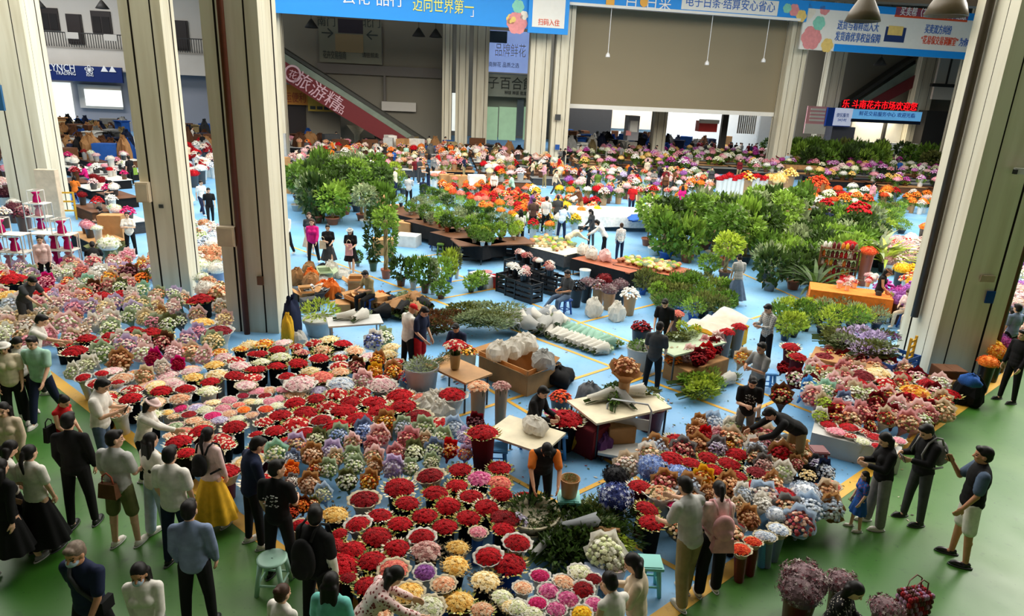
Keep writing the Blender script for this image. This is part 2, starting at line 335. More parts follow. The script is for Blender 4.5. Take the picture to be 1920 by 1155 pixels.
for k, px in (('B', 514), ('C', 1008), ('D', 1478), ('E', 1812)):
    p = onwall(px, 170, Y2, K2); COLS[k] = p; p[2] = 0; column(p, 1.75, 1.3, 17.6, A2R*.7)
p = onwall(1052, 170, Y2-.4, K2); p[2] = 0; COLS['C2'] = p; column(p, 1.5, 1.2, 17.6, A2R*.7)
land('the brown pipe pillar', COLS['A2']); land('the wide pillar', COLS['F']); land('the plain first pillar', COLS['A1']); land('the far single pillar', COLS['B']); land('the far twin pillars', COLS['C']); land('the pillar ending the shutter', COLS['D']); land('the white cabinet pillar', COLS['E'])
# ceiling with the daylight opening, walls
mb = MB()
for c, d in (((-52, 14, 17.9), (52, 88, .5)), ((-52, 93, 17.9), (52, 54, .5)), ((-67, 62, 17.9), (22, 8, .5)), ((-33, 62, 17.9), (14, 8, .5)), ((70, 45, 17.9), (68, 150, .5)), ((5, -11, 17.9), (62, 48, .5)), ((5, 86, 17.9), (62, 70, .5))): mb.box(c, d)  # the gap over the gallery is made up to go with its fill light
struct('ceiling', mb.mesh('ceiling', [CEILM]))
Y3, K3 = 80.0, .1
def wallbox(x0, x1, z0, z1, th, y0, k, name, mat, off=0):
    m = MB(); a = math.atan(k); c = ((x0+x1)/2, y0+k*(x0+x1)/2+off, (z0+z1)/2); m.box((0, 0, 0), ((x1-x0)/math.cos(a), th, z1-z0)); return struct(name, m.mesh(name, [mat]), loc=c, rz=a)
wallbox(-90, 100, 0, 18, .4, Y3+14, K3, 'wall_back', GREYW)
m = MB(); m.box((0, 0, 9), (.4, 110, 18)); struct('wall_left', m.mesh('wall_left', [GREYW]), loc=(-76, 42, 0))
m = MB(); m.box((0, 0, 9), (.4, 130, 18)); struct('wall_right', m.mesh('wall_right', [GREYW]), loc=(88, 45, 0))

# ---- a board on an upright plane, given by its left edge (top, bottom) and right edge in the photo
class Board:
    def __init__(s, xl, yt, yb, xr, y0, k, name, label, cat, th=.15, mat=None, color=None, group=None, tk=None, part='panel'):
        P = onwall(xl, yb, y0, k); Q = onwall(xl, yt, y0, k); R = onwall(xr, yb+.05*(xr-xl), y0, k)
        s.w = float(np.hypot(*(R-P)[:2])); s.h = float(Q[2]-P[2]); s.k = s.w/(xr-xl); s.kz = s.h/(yb-yt); s.xl, s.xr, s.yt, s.yb = xl, xr, yt, yb
        s.o = thing(name, label, cat, P, math.atan(k), group); s.th = th
        if mat is not None:
            m = MB(); m.box((s.w/2, 0, s.h/2), (s.w, th, s.h)); s.p = obj(part, m.mesh(part, [mat]), s.o, color)
    def X(s, px): return (px-s.xl)*s.k
    def Z(s, py, px=None): return (s.yb-(py-(.05*(px-s.xl) if px is not None else 0)))*s.kz
    def rect(s, x0, x1, z0, z1, name, mat, color=None, out=.02, th=.04):
        m = MB(); m.box(((x0+x1)/2, -s.th/2-out, (z0+z1)/2), (x1-x0, th, z1-z0)); return obj(name, m.mesh(name, [mat]), s.o, color)
    def text(s, body, x, z, size, mat, width=None, out=.06, ry=0): return lettering(body, size, mat, s.o, (x, -s.th/2-out, z), width, ry=ry)
BAN = plain('blue banner', (32, 150, 238), .5, .03); WHT = plain('white board', (240, 238, 230), .6, .04); T_Y = plain('yellow lettering', (246, 236, 110), .5, .03); T_W = plain('white lettering', (246, 246, 246), .5, .03)
T_B = plain('blue lettering', (60, 110, 190), .5, .03); T_R = plain('red lettering', (226, 82, 50), .5, .03); T_D = plain('dark lettering', (48, 56, 52), .6, .03); T_P = plain('pale rose lettering', (220, 180, 190), .6, .03)
PASTEL = [plain('soft pink paint', (236, 150, 150), .6, .25, 4), plain('soft yellow paint', (244, 206, 120), .6, .2, 4), plain('soft mint paint', (140, 214, 190), .6, .2, 4), plain('pale cream paint', (240, 232, 214), .6, .1, 4)]
def blobs(b, items):
    # printed flowers: flat discs of petals fixed to the board
    m = MB()
    for i, (x, z, r) in enumerate(items):
        for q in range(6):
            a = q*math.pi/3+i; cx, cz = x+math.cos(a)*r*.5, z+math.sin(a)*r*.5; n = 9
            m.add([(cx+math.cos(t*2*math.pi/n)*r*.55, -b.th/2-.02-.004*q, cz+math.sin(t*2*math.pi/n)*r*.55) for t in range(n)], [tuple(range(n))], i % 4)
    obj('printed_flowers', m.mesh('printed_flowers', PASTEL), b.o)
b = Board(484, -70, 22, 992, Y2-1.9, K2, 'banner', 'long blue banner with yellow lettering over the escalator side of the hall', 'banner', .2, BAN)
b.text('迈向世界第一', b.X(823), b.Z(6, 823), 1.15, T_Y, b.X(600)-b.X(484)); b.text('」', b.X(884), b.Z(17, 884), .8, T_W); b.text('品行', b.X(722), b.Z(-4, 722), 1.1, T_W); b.text('云花', b.X(660), b.Z(-7, 660), 1.1, T_W)
blobs(b, [(b.X(967), b.Z(36, 967), .85), (b.X(955), b.Z(28, 955), .4), (b.X(968), b.Z(2, 968), .5), (b.X(980), b.Z(20, 980), .35)])
b = Board(989, -70, 61, 1064, Y2-2.3, K2, 'notice_board', 'blue bordered white notice board with small red words above the twin pillars', 'notice board', .2, BAN)
b.rect(b.X(996), b.X(1056), b.Z(50, 1000), b.Z(-60, 1000), 'white_sheet', WHT); b.text('扫码入住', b.X(1027), b.Z(42, 1027), .55, T_R, 1.8)
b = Board(1064, -70, 9, 1512, Y2-1.9, K2, 'banner', 'blue banner with a white rounded strip of blue words above the great grey shutter', 'banner', .2, BAN)
b.rect(b.X(1268), b.X(1452), b.Z(12, 1268), b.Z(-18, 1268), 'white_strip', WHT); b.text('电子白条·结算安心省心', b.X(1360), b.Z(1, 1360)+.0, .95, T_B, b.X(1446)-b.X(1276)); b.rect(b.X(1066), b.X(1500), -.0, .22, 'white_edge', WHT)
b.text('白', b.X(1176), b.Z(2, 1176), 1.2, T_W); b.text('日采', b.X(1225), b.Z(4, 1225), 1.2, T_W); b.text('●', b.X(1199), b.Z(2, 1199), 1.0, plain('orange lettering', (244, 176, 70), .5, .03)); b.text('■', b.X(1138), b.Z(0, 1138), 1.0, MATS['orange lettering'])
blobs(b, [(b.X(1484), b.Z(8, 1484), .5), (b.X(1500), b.Z(20, 1500), .5), (b.X(1470), b.Z(5, 1470), .4)])
b = Board(1497, 0, 92, 1868, Y2-1.7, K2, 'banner', 'white banner with a red ribbon heading and blue edge between the two pillars', 'banner', .2, WHT)
X, Z = b.X, b.Z
b.rect(X(1558), X(1868), 0, .62, 'blue_edge', BAN); b.rect(X(1497), X(1868), Z(14, 1497), b.h, 'blue_edge', BAN); b.rect(X(1656), X(1792), Z(29, 1720), Z(10, 1720), 'red_ribbon', plain('red ribbon', (226, 84, 46), .5, .05))
b.text('买卖帮（花易贷）开单记账', X(1726), Z(19, 1726), .8, T_W, X(1786)-X(1662), .09)
b.text('送货与看样出入大', X(1594), Z(47, 1594), .85, T_B, X(1632)-X(1558)); b.text('发货商优享权益保障', X(1597), Z(69, 1597), .85, T_B, X(1638)-X(1556))
b.text('买卖双方纠纷', X(1741), Z(50, 1741), .85, T_B, X(1766)-X(1716)); b.text('“花易保交易调解室”', X(1748), Z(72, 1748), .8, T_R, X(1784)-X(1714)); b.text('为你保驾护航', X(1812), Z(75, 1812), .8, T_B, X(1838)-X(1786))
b.rect(X(1645), X(1682), Z(75, 1664), Z(46, 1664), 'printed_card', plain('navy print', (40, 60, 110), .5, .05)); b.rect(X(1649), X(1676), Z(62, 1664), Z(44, 1664), 'printed_card', PASTEL[1], None, .05)
b.rect(X(1842), X(1851), Z(69, 1846), Z(62, 1846), 'red_mark', T_R); b.text('√', X(1863), Z(66, 1863), .8, plain('green lettering', (80, 170, 90), .5, .03))
blobs(b, [(X(1515), Z(70, 1515), 1.0), (X(1545), Z(84, 1545), .6), (X(1524), Z(42, 1524), .6), (X(1504), Z(20, 1504), .6), (X(1530), Z(15, 1530), .5)])

# great shutter between the pillars
b = Board(1067, 11, 197, 1484, Y2+.6, K2, 'shutter', 'great plain grey-brown roller shutter hanging between the pillars', 'shutter', .25, plain('shutter sheet', (146, 134, 108), .75, .05, .15))
b.rect(-.3, b.w, -.25, .12, 'bottom_rail', WHT); b.rect(-.35, .05, 0, b.h, 'side_rail', WHT)
for px, y0, y1 in ((1140, 20, 100), (1326, 36, 115), (1432, 60, 110)):
    t = thing('hanging_lamp', 'small lamp on a white cord before the shutter, at the '+{1140: 'end by the twin pillars', 1326: 'middle', 1432: 'end by the single pillar'}[px], 'lamp', onwall(px, y1, Y2-1.6, K2)); L_ = 17.65-t.location.z
    m = MB(); m.tube([(0, 0, 0), (0, 0, L_)], .03, 5); obj('cord', m.mesh('cord', [T_W]), t); m = MB(); m.lathe([(.02, .1), (.18, -.1), (.2, -.3), (.02, -.32)], 8); obj('lamp_shade', m.mesh('lamp_shade', [T_W]), t)
# ---------------------------------------------------------------- the far side of the hall
WALLG = plain('warm grey wall', (132, 126, 112), .85, .06, .2); PALEW = plain('pale wall panel', (206, 200, 190), .8, .06, .4); DOORM = plain('dark brown door', (44, 36, 34), .5, .1); GLASSD = plain('dark window pane', (52, 50, 50), .15, .1, 1)
def lit(name, rgb, e): return plain(name, rgb, .5, .15, 1.5, emit=e)
LITW = lit('lit white window', (236, 240, 232), 1.0); LITG = lit('lit green shop window', (150, 184, 150), .55); LITO = lit('lit warm shop window', (246, 206, 150), .8)
class Plane:                                  # boxes on an upright plane, by photo corners
    def __init__(s, y0, k): s.y0, s.k, s.a = y0, k, math.atan(k)
    def box(s, xl, yt, yb, xr, th=.2, out=0.0):
        P = onwall(xl, yb, s.y0-out, s.k); Q = onwall(xl, yt, s.y0-out, s.k); R = onwall(xr, yb+.05*(xr-xl), s.y0-out, s.k)
        return (P+R)/2*np.array([1, 1, 0])+np.array([0, 0, (P[2]+Q[2])/2]), (float(np.hypot(*(R-P)[:2])), th, float(Q[2]-P[2]))
    def st(s, name, mat, *a, **k):
        c, d = s.box(*a, **k); m = MB(); m.box((0, 0, 0), d); return struct(name, m.mesh(name, [mat]), loc=c, rz=s.a)
PB = Plane(Y3, K3); PM = Plane(Y2+9, .1)
# gallery building at the far end, seen between the first pillars
PB.st('wall_gallery', PALEW, -60, -60, 82, 470, th=.3); PB.st('wall_gallery_parapet', plain('tiled parapet', (212, 204, 192), .7, .1, .6), -60, 82, 122, 470, th=.4, out=1.5); PB.st('wall_gallery_base', plain('grey blue wall', (150, 152, 160), .8, .06, .3), -60, 122, 260, 520, th=.3)
m = MB()
for i in range(14):
    c, d = PB.box(52+12*i, 84, 119, 52.5+12*i, th=.42, out=1.5)
for n, (xl, yt, yb, xr) in enumerate(((44, 22, 78, 66), (131, 26, 82, 160), (329, 38, 94, 357)), 1):
    c, d = PB.box(xl, yt, yb, xr, th=.2, out=.2); m = MB(); m.box((0, 0, 0), d); m.box((0, -.12, 0), (d[0]*.8, .05, d[2]*.9)); struct('door_%d' % n, m.mesh('door', [DOORM]), loc=c, rz=PB.a)
for n, (xl, yt, yb, xr) in enumerate(((78, 14, 56, 114), (175, 20, 62, 212)), 1):
    c, d = PB.box(xl, yt, yb, xr, th=.2, out=.2); m = MB(); m.box((0, 0, 0), d); w_ = struct('window_%d' % n, m.mesh('window', [DOORM]), loc=c, rz=PB.a)
    for k in (-1, 1): m = MB(); m.box((k*d[0]*.23, -.12, -.1*d[2]), (d[0]*.38, .05, d[2]*.7)); obj('pane', m.mesh('pane', [GLASSD]), w_)
c, d = PB.box(50, 57, 84, 460, th=.1, out=2.0); t = thing('balcony_railing', 'dark metal railing along the gallery above the blue shop sign', 'railing', c, PB.a)
m = MB(); m.box((0, 0, d[2]/2), (d[0], .08, .1)); obj('handrail', m.mesh('handrail', [DARKW]), t); m = MB()
for i in range(90): m.box((-d[0]/2+d[0]*i/89, 0, 0), (.06, .05, d[2]))
obj('balusters', m.mesh('balusters', [DARKW]), t)
for px, py, ph in ((136, 66, 'middle'), (208, 70, 'far end')):
    c, d = PB.box(px-12, py-6, py+6, px+12, th=.06, out=2.15); m = MB(); m.box((0, 0, 0), d)
    tag(obj('plaque', m.mesh('plaque', [PALEW]), loc=c, rz=PB.a), 'small pale plaque fixed to the gallery railing at its '+ph, 'plaque')
b = Board(58, 119, 148, 232, Y3-2.2, K3, 'shop_sign', 'dark blue shop sign with white words and a yellow flower emblem under the gallery', 'sign', .3, plain('dark blue sign', (24, 44, 104), .5, .05))
b.text('LYNCH', b.X(120), b.Z(128, 120), 1.0, T_W, b.X(145)-b.X(95)); b.text('TRADING', b.X(127), b.Z(138, 127), .5, T_W, b.X(146)-b.X(109)); blobs(b, [(b.X(85), b.Z(127, 85), .35), (b.X(86), b.Z(135, 86), .25)])
b.text('❀', b.X(172), b.Z(132, 172), 1.1, T_W); b.text('KING', b.X(172), b.Z(142, 172), .3, T_W); b.text('▲▲', b.X(208), b.Z(131, 208), .8, T_W)
w_ = PB.st('window_3', LITW, 64, 152, 236, 144, th=.2, out=.4); w_ = PB.st('window_4', PALEW, 152, 158, 202, 232, th=.2, out=.4); c, d = PB.box(162, 167, 198, 231, th=.1, out=.6); m = MB(); m.box((0, 0, 0), d); q = obj('pane', m.mesh('pane', [LITW]), loc=c, rz=PB.a); q['kind'] = 'structure'; q.name = 'window_5'
for px, py in ((73, 10), (192, 12), (584, 48), (785, 64), (817, 66), (1650, 118)):
    P = onwall(px, py+4, Y3-6 if px < 300 else Y2+6, K3); t = thing('pendant_lamp', None, 'lamp', P, look='dark bell shaped pendant lamp'); mt = obj('shade', bpy.data.meshes.get('bell_shade') or (lambda m: (m.lathe([(.05, .75), (.12, .7), (.3, .45), (.62, .0), (.58, -.02), (.1, .4)], 14), m.mesh('bell_shade', [DARKW], True))[1])(MB()), t)
    m = MB(); m.tube([(0, 0, .7), (0, 0, 17.65-P[2])], .025, 5); obj('cord', m.mesh('cord', [DARKW]), t)
# middle bay: back wall, poster, ledges, escalator, yellow shop front
PM.st('wall_bay', WALLG, 500, 10, 270, 846, th=.4, out=-1.0); PM.st('trim_1', plain('ledge', (112, 106, 100), .8, .05), 596, 118, 136, 846, th=.7, out=-.7); PM.st('trim_2', PALEW, 716, 190, 207, 780, th=.4, out=-.5)
PM.st('trim_3', MATS['ledge'], 712, 50, 122, 718, th=.5, out=-.6); PM.st('trim_4', MATS['ledge'], 720, 140, 190, 724, th=.5, out=-.6)
b = Board(600, 34, 116, 716, Y2+9.3, .1, 'poster', 'grey direction poster with arrows and a picture of flowers on the bay wall', 'poster', .1, plain('grey poster', (128, 126, 108), .7, .05))
b.rect(b.X(630), b.X(682), b.Z(98, 656), b.Z(64, 656), 'flower_picture', palette('picture', [(150, 130, 96), (90, 70, 40), (160, 110, 60), (120, 60, 50)])); b.rect(b.X(636), b.X(682), b.Z(62, 656), b.Z(36, 656), 'dark_picture', plain('dark plum print', (48, 40, 50), .7, .1))
b.text('南门', b.X(615), b.Z(42, 615), .9, T_D); b.text('北门', b.X(698), b.Z(44, 698), .9, T_D); b.text('→', b.X(616), b.Z(62, 616), 1.4, T_D, 1.1); b.text('←', b.X(699), b.Z(66, 699), 1.4, T_D, 1.1); b.text('花卉交易指南', b.X(628), b.Z(104, 628), .8, T_D, 2.2); b.text('请往前走', b.X(695), b.Z(104, 695), .5, T_D, 1.6)
def slab(PL, pts, th, name, mat, parent=None, out=0.0, org=None):
    v = [onwall(x, y, PL.y0-out, PL.k) for x, y in pts]; org = org if org is not None else v[0]
    nrm = np.array([math.sin(PL.a), -math.cos(PL.a), 0]); n = len(v); vs = [p-org+nrm*th/2 for p in v]+[p-org-nrm*th/2 for p in v]
    m = MB(); m.add(vs, [tuple(range(n)), tuple(range(2*n-1, n-1, -1))]+[(i, n+i, n+(i+1) % n, (i+1) % n) for i in range(n)]); return m.mesh(name, [mat]), org
def escalator(PL, red, glass, rail, label, txt, tsz):
    org = onwall(*red[0], PL.y0, PL.k); org[2] = 0; t = thing('escalator', label, 'escalator', org)
    for nm, pts, th, mat in (('side_panel', red, 1.7, plain('dull red panel', (112, 36, 40), .6, .08)), ('glass_balustrade', glass, 1.3, plain('greenish balustrade', (126, 138, 124), .25, .3, 1.2)), ('handrail', rail, 1.5, plain('dark handrail', (58, 58, 52), .5, .1))):
        me, _ = slab(PL, pts, th, nm, mat, org=org); obj(nm, me, t)
    for body, px, py, sz, an in txt:
        P = onwall(px, py, PL.y0-.92, PL.k)-org; q = lettering(body, sz, T_P, t, P, ry=an, depth=.02); q.rotation_euler = (rad(90), -an, PL.a)
    return t
PE = Plane(Y2+5, .1)
escalator(PE, [(505, 96), (640, 178), (764, 258), (764, 268), (720, 262), (634, 212), (505, 131)], [(505, 81), (697, 202), (775, 252), (764, 258), (640, 178), (505, 96)], [(505, 72), (720, 210), (800, 262), (795, 266), (716, 214), (505, 78)], 'escalator with a red side panel of pale words rising behind the single pillar', [('旅游精', 596, 173, 1.55, -.56), ('品', 637, 205, .9, -.56), ('○', 549, 141, 2.0, 0), ('花', 549, 141, .8, -.3)], 1)
escalator(Plane(Y2+18.5, .1), [(1590, 208), (1660, 168), (1830, 72), (1830, 100), (1712, 160), (1625, 206)], [(1580, 206), (1700, 126), (1830, 46), (1830, 72), (1660, 168), (1590, 208)], [(1560, 206), (1690, 118), (1830, 30), (1830, 36), (1694, 122), (1568, 208)], 'escalator with a red side panel rising behind the red word display', [], 1)
PS = Plane(Y2+7.5, .1)
b = Board(522, 158, 195, 612, Y2+7.2, .1, 'shop_sign', 'yellow shop sign with orange words under the red escalator', 'sign', .2, plain('amber board', (196, 130, 44), .6, .08)); b.text('货运便利', b.X(548), b.Z(184, 548), 1.0, plain('dark orange lettering', (150, 60, 20), .5), 2.6)
PS.st('wall_shop', WALLG, 575, 194, 265, 640, th=.3, out=-.3); PS.st('door_4', DOORM, 530, 195, 262, 576, th=.3, out=-.1)
b = Board(578, 178, 208, 640, Y2+6.9, .1, 'menu_board', 'small yellow board with dark squares beside the amber shop sign', 'board', .1, plain('yellow board', (190, 160, 60), .6, .1))
for i in range(3): b.rect(b.X(582+13*i), b.X(592+13*i), b.Z(205, 590), b.Z(199, 590), 'picture', T_D)
# inner pillars, lily shop, billboard
for px, wd in ((866, 1.2), (900, 1.5), (838, .9)):
    P = onwall(px, 170, Y2+7, K3); P[2] = 0; column(P, wd, 1.0, 17.6, PM.a)
PB.st('window_6', LITW, 846, 174, 245, 859, th=.2, out=5); PB.st('window_7', LITW, 884, 192, 240, 892, th=.2, out=5)
PM.st('wall_lily_shop', plain('grey green front', (132, 140, 128), .7, .06, .4), 905, 136, 200, 1004, th=.4, out=-.5)
b = Board(912, 56, 134, 1000, Y2+8.5, .1, 'billboard', 'blue and white lit billboard above the grey green shop sign', 'billboard', .25, lit('lit blue billboard', (150, 176, 236), .55)); b.text('品牌鲜花', b.X(955), b.Z(96, 955), 1.3, T_W, 3); b.text('云南鲜花 品质之选', b.X(940), b.Z(122, 940), .5, T_D, 3.4); b.rect(b.X(914), b.X(948), b.Z(80, 930), b.Z(58, 930), 'dark_leaves', plain('blue green print', (70, 90, 110), .7, .3, 2))
b = Board(912, 138, 180, 998, Y2+8.0, .1, 'shop_sign', 'grey green shop sign with large dark characters beside the twin pillars', 'sign', .25, plain('sign grey green', (150, 158, 146), .6, .05)); b.text('子百合館', b.X(957), b.Z(158, 957), 1.25, T_D, b.X(998)-b.X(913)); b.text('种球 种苗 批发', b.X(966), b.Z(175, 966), .4, T_D, 2.2)
for n, (a, c_) in enumerate(((912, 932), (934, 966), (980, 992))): PM.st('window_%d' % (8+n), LITG, a, 200, 262, c_, th=.2, out=-.2)
PM.st('trim_5', plain('blue grey post', (96, 110, 118), .6), 967, 186, 255, 979, th=.5, out=.1)
# bright bay beneath the shutter
PW = Plane(Y2+25, .12)
PW.st('wall_bright_bay', WHT, 1040, 150, 276, 1520, th=.3); PW.st('door_5', DARKW, 1056, 190, 270, 1142, th=.3, out=.6); PW.st('trim_6', plain('cream wall', (236, 214, 190), .8, .05), 1144, 190, 240, 1226, th=.2, out=.5)
P = onwall(1237, 220, Y2+8, .12); P[2] = 0; column(P, 1.3, 1.2, 6.2, PW.a); P = onwall(1360, 220, Y2+8, .12); P[2] = 0; m = MB(); m.box((0, 0, 3), (.6, .6, 6)); struct('column', m.mesh('column', [DARKW]), loc=P)
b = Board(1380, 196, 250, 1414, Y2+10, .12, 'strip_curtain', 'white plastic strip curtain hanging in the bright bay', 'curtain', .1)
for i in range(9): b.rect(b.w*i/9+.03, b.w*(i+1)/9-.03, 0, b.h, 'strip', WHT)
PW.st('wall_bay_end', plain('cool grey wall', (150, 150, 146), .8, .05), 1418, 190, 270, 1450, th=.3, out=4)
b = Board(1306, 226, 246, 1340, Y2+7, .12, 'kiosk', 'small red kiosk front in the bright bay under the shutter', 'kiosk', 1.0, plain('red kiosk', (196, 50, 48), .5, .1)); b.rect(0, b.w, b.h*.8, b.h*1.15, 'awning', WHT, None, .1, .5)
b = Board(1172, 216, 262, 1192, Y2+6, .12, 'cold_room', 'tall grey machine cabinet standing in the bright bay', 'cabinet', 1.5, plain('machine grey', (150, 150, 154), .4, .05)); b.rect(b.w*.15, b.w*.85, b.h*.35, b.h*.8, 'door', WHT); b.rect(-.2, b.w*.3, b.h*.2, b.h*.4, 'orange_panel', PASTEL[0])
# right bay
PR = Plane(Y2+20, .1)
PR.st('wall_right_bay', WALLG, 1480, 20, 300, 1960, th=.4)
PR.st('trim_7', PALEW, 1745, 100, 186, 1850, th=.3, out=6); PR.st('trim_8', DARKW, 1745, 156, 162, 1850, th=.4, out=6.2)
for px in (1772, 1794, 1816): PR.st('trim_9', DARKW, px, 100, 160, px+1.2, th=.4, out=6.2)
for px, wd in ((1560, 2.0), (1732, 2.2)):
    P = onwall(px, 150, Y2+17.5, .1); P[2] = 0; column(P, wd, 1.2, 17.6, PR.a)
b = Board(1575, 188, 202, 1718, Y2+14.5, .1, 'word_display', 'black display with a running line of glowing red characters over the flower booth', 'display', .2, plain('black display', (22, 18, 18), .5)); b.text('乐 斗南花卉市场欢迎您', b.w/2, b.h/2, 1.0, plain('glowing red lettering', (255, 20, 30), .5, .02, emit=1.6), b.w*.97)
b = Board(1594, 204, 222, 1724, Y2+14.2, .1, 'shop_sign', 'light blue sign of the flower booth under the red word display', 'sign', .3, lit('lit light blue sign', (110, 184, 240), .45)); b.text('鲜花交易服务中心 欢迎光临', b.w/2, b.h*.55, .55, T_B, b.w*.8); b.rect(0, b.w, -.35, 0, 'dark_edge', plain('dark edge', (20, 34, 60), .5))
b = Board(1546, 201, 236, 1592, Y2+14.2, .1, 'shop_sign', 'white panel on deep blue at the corner of the flower booth', 'sign', .3, plain('deep blue board', (20, 70, 170), .5)); b.rect(b.w*.28, b.w, .1, b.h, 'white_panel', lit('lit pale panel', (206, 216, 246), .4)); b.text('便民服务', b.w*.62, b.h*.6, .5, T_B, b.w*.5); b.text('24小时', b.w*.62, b.h*.35, .4, T_B, b.w*.35)
b = Board(1506, 198, 250, 1545, Y2+14.6, .1, 'notice_board', 'tall pink and white notice board beside the flower booth', 'notice board', .15, plain('pink notice', (232, 170, 176), .6, .08)); b.rect(0, b.w, 0, b.h*.36, 'white_part', WHT)
for i in range(4): b.rect(b.w*.15, b.w*.85, b.h*(.46+.13*i), b.h*(.53+.13*i), 'white_bar', WHT, None, .03)
PK = Plane(Y2+16, .1); org = onwall(1546, 265, PK.y0, PK.k); org[2] = 0
t = thing('flower_booth', 'lit flower booth with a display of blooms behind glass under the blue sign', 'booth', org)
for nm, mat, xl, yt, yb, xr, th in (('side_wall', plain('booth grey', (84, 86, 96), .6), 1548, 236, 275, 1590, 1.5), ('back_wall', WHT, 1588, 225, 275, 1724, .2), ('post', DARKW, 1650, 226, 272, 1654, .4), ('front_counter', plain('counter white', (206, 206, 206), .6), 1588, 264, 285, 1716, 1.0), ('shutter_panel', DARKW, 1716, 206, 275, 1790, 1.5)):
    c, d = PK.box(xl, yt, yb, xr, th=th, out={'back_wall': -2}.get(nm, 0)); m = MB(); m.box((0, 0, 0), d); q = obj(nm, m.mesh(nm, [mat]), t); q.location = Vector(c)-Vector(org); q.rotation_euler = (0, 0, PK.a)
l = bpy.data.lights.new('booth_lamp', 'AREA'); l.energy = 420; l.size = 5; l.color = (1, .85, .6); o = bpy.data.objects.new('booth_lamp', l); C.objects.link(o); o.location = onwall(1650, 226, Y2+16.8, .1)
land('the red word display', onwall(1645, 196, Y2+14, .1)); land('the light blue booth sign', onwall(1650, 215, Y2+14, .1))
# near roof beam, lamps, pipes and boxes on the pillars
a0 = gp(1400, -26, 9.3); a1 = gp(1890, -2, 9.3); d_ = a1-a0; m = MB(); m.box((0, 0, 0), (float(np.linalg.norm(d_))+30, .35, .5)); m.box((0, .6, -.05), (float(np.linalg.norm(d_))+30, .12, .3)); struct('beam', m.mesh('beam', [plain('dark beam', (54, 44, 34), .7, .15)]), loc=(a0+a1)/2, rz=math.atan2(d_[1], d_[0]))
BR = plain('bronze lamp', (84, 72, 50), .45, .15, 5, spec=.5)
for px, py, dz, lb in ((1617, 40, 8.0, 'bronze bell lamp hanging before the white banner, by its blue print end'), (1773, 30, 8.4, 'bronze bell lamp hanging over the red ribbon of the white banner')):
    r = ray(px, py); P = np.array([0, 0, H])+r*((dz-H)/r[2]); t = thing('pendant_lamp', lb, 'lamp', P); s_ = depth(P)/11*(.62 if px < 1700 else .74)
    m = MB(); m.lathe([(.04, .85), (.12, .82), (.14, .62), (.2, .52), (.36, .24), (.44, .0), (.42, -.01), (.34, .22), (.16, .5)], 22); obj('shade', m.mesh('shade', [BR], True), t, sc=s_)
    m = MB(); m.tube([(0, 0, .8*s_), (0, 0, 17.65-P[2])], .03, 6); obj('rod', m.mesh('rod', [BR]), t)
def pipe(pts, r, color, label, cat='pipe', name='drain_pipe'):
    m = MB(); m.tube(pts, r, 10); tag(obj(name, m.mesh(name, [PIPE], True), color=srgb(*color)+(1,)), label, cat)
p = COLS['A2']; pipe([(p[0]-.13, p[1]-.72, 0), (p[0]-.13, p[1]-.72, 17.6)], .075, (92, 44, 26), 'brown fire pipe running down the face of the second pillar')
p = COLS['F']; pipe([(p[0]+.95, p[1]-.5, 0), (p[0]+.95, p[1]-.5, 17.6)], .085, (70, 36, 30), 'dark red pipe standing along the outer side of the wide pillar'); pipe([(p[0]-.86, p[1]+.1, 1.2), (p[0]-.86, p[1]+.1, 17.6)], .09, (70, 60, 46), 'dark pipe standing along the inner side of the wide pillar')
p = gp(318, 440, 2.0); pipe([(p[0]+.9, p[1]+6, 0), (p[0]+.9, p[1]+6, 17)], .06, (206, 196, 170), 'thin white pole with brackets standing behind the first pillars', 'pole', 'standpipe')
def wallcase(P, d, color, label, cat, name, mat=METAL, rz=0.0, handle=True):
    t = thing(name, label, cat, P, rz); m = MB(); m.box((0, 0, 0), d); obj('case', m.mesh('case', [mat]), t, color)
    if handle: m = MB(); m.box((0, -d[1]/2-.01, 0), (d[0]*.86, .02, d[2]*.88)); obj('door', m.mesh('door', [mat]), t, color)
q = COLS['A2']; wallcase((q[0]-.42, q[1]-.72, 2.55), (.42, .22, .48), 'beige', 'beige meter box on the pillar with the brown pipe', 'meter box', 'meter_box')
q = COLS['A1']; wallcase((q[0]-.35, q[1]-.62, 3.1), (.34, .2, .55), 'beige', 'beige meter box on the plain pillar beside the brown pipe one', 'meter box', 'meter_box', rz=.12)
wallcase((COLS['A2'][0]+.28, COLS['A2'][1]-.64, 1.42), (.16, .04, .22), 'brown', 'small brown framed plate low on the pillar with the brown pipe', 'plate', 'plate'); 
wallcase((COLS['A1'][0]+.04, COLS['A1'][1]-.5, 2.7), (.12, .04, .1), 'dark grey', 'small dark socket plate on the plain first pillar', 'socket', 'socket', handle=False)
P = onwall(1815, 240, Y2-1.2, K2); wallcase(P, (2.2, .5, 3.0), 'light grey', 'large white control cabinet on the far pillar beside the red word display', 'cabinet', 'control_cabinet', rz=A2R)
P = onwall(524, 272, Y2-1.2, K2); wallcase(P, (1.1, .4, 1.9), 'light grey', 'grey fire cabinet with a red front at the foot of the single far pillar', 'cabinet', 'fire_cabinet', rz=A2R); m = MB(); m.box((0, 0, 0), (.5, .04, .3)); obj('red_label', m.mesh('red_label', [METAL]), THINGS[-1][0], 'red').location = (0, -.24, .5)
P = onwall(1045, 276, Y2-1.3, K2); wallcase(P, (.4, .05, .45), 'blue', 'small blue sign low on the twin pillars', 'sign', 'sign', handle=False); P = onwall(1046, 220, Y2-1.3, K2); wallcase(P, (.5, .05, .5), 'dark grey', 'small dark box on the twin pillars', 'box', 'switch_box', handle=False)
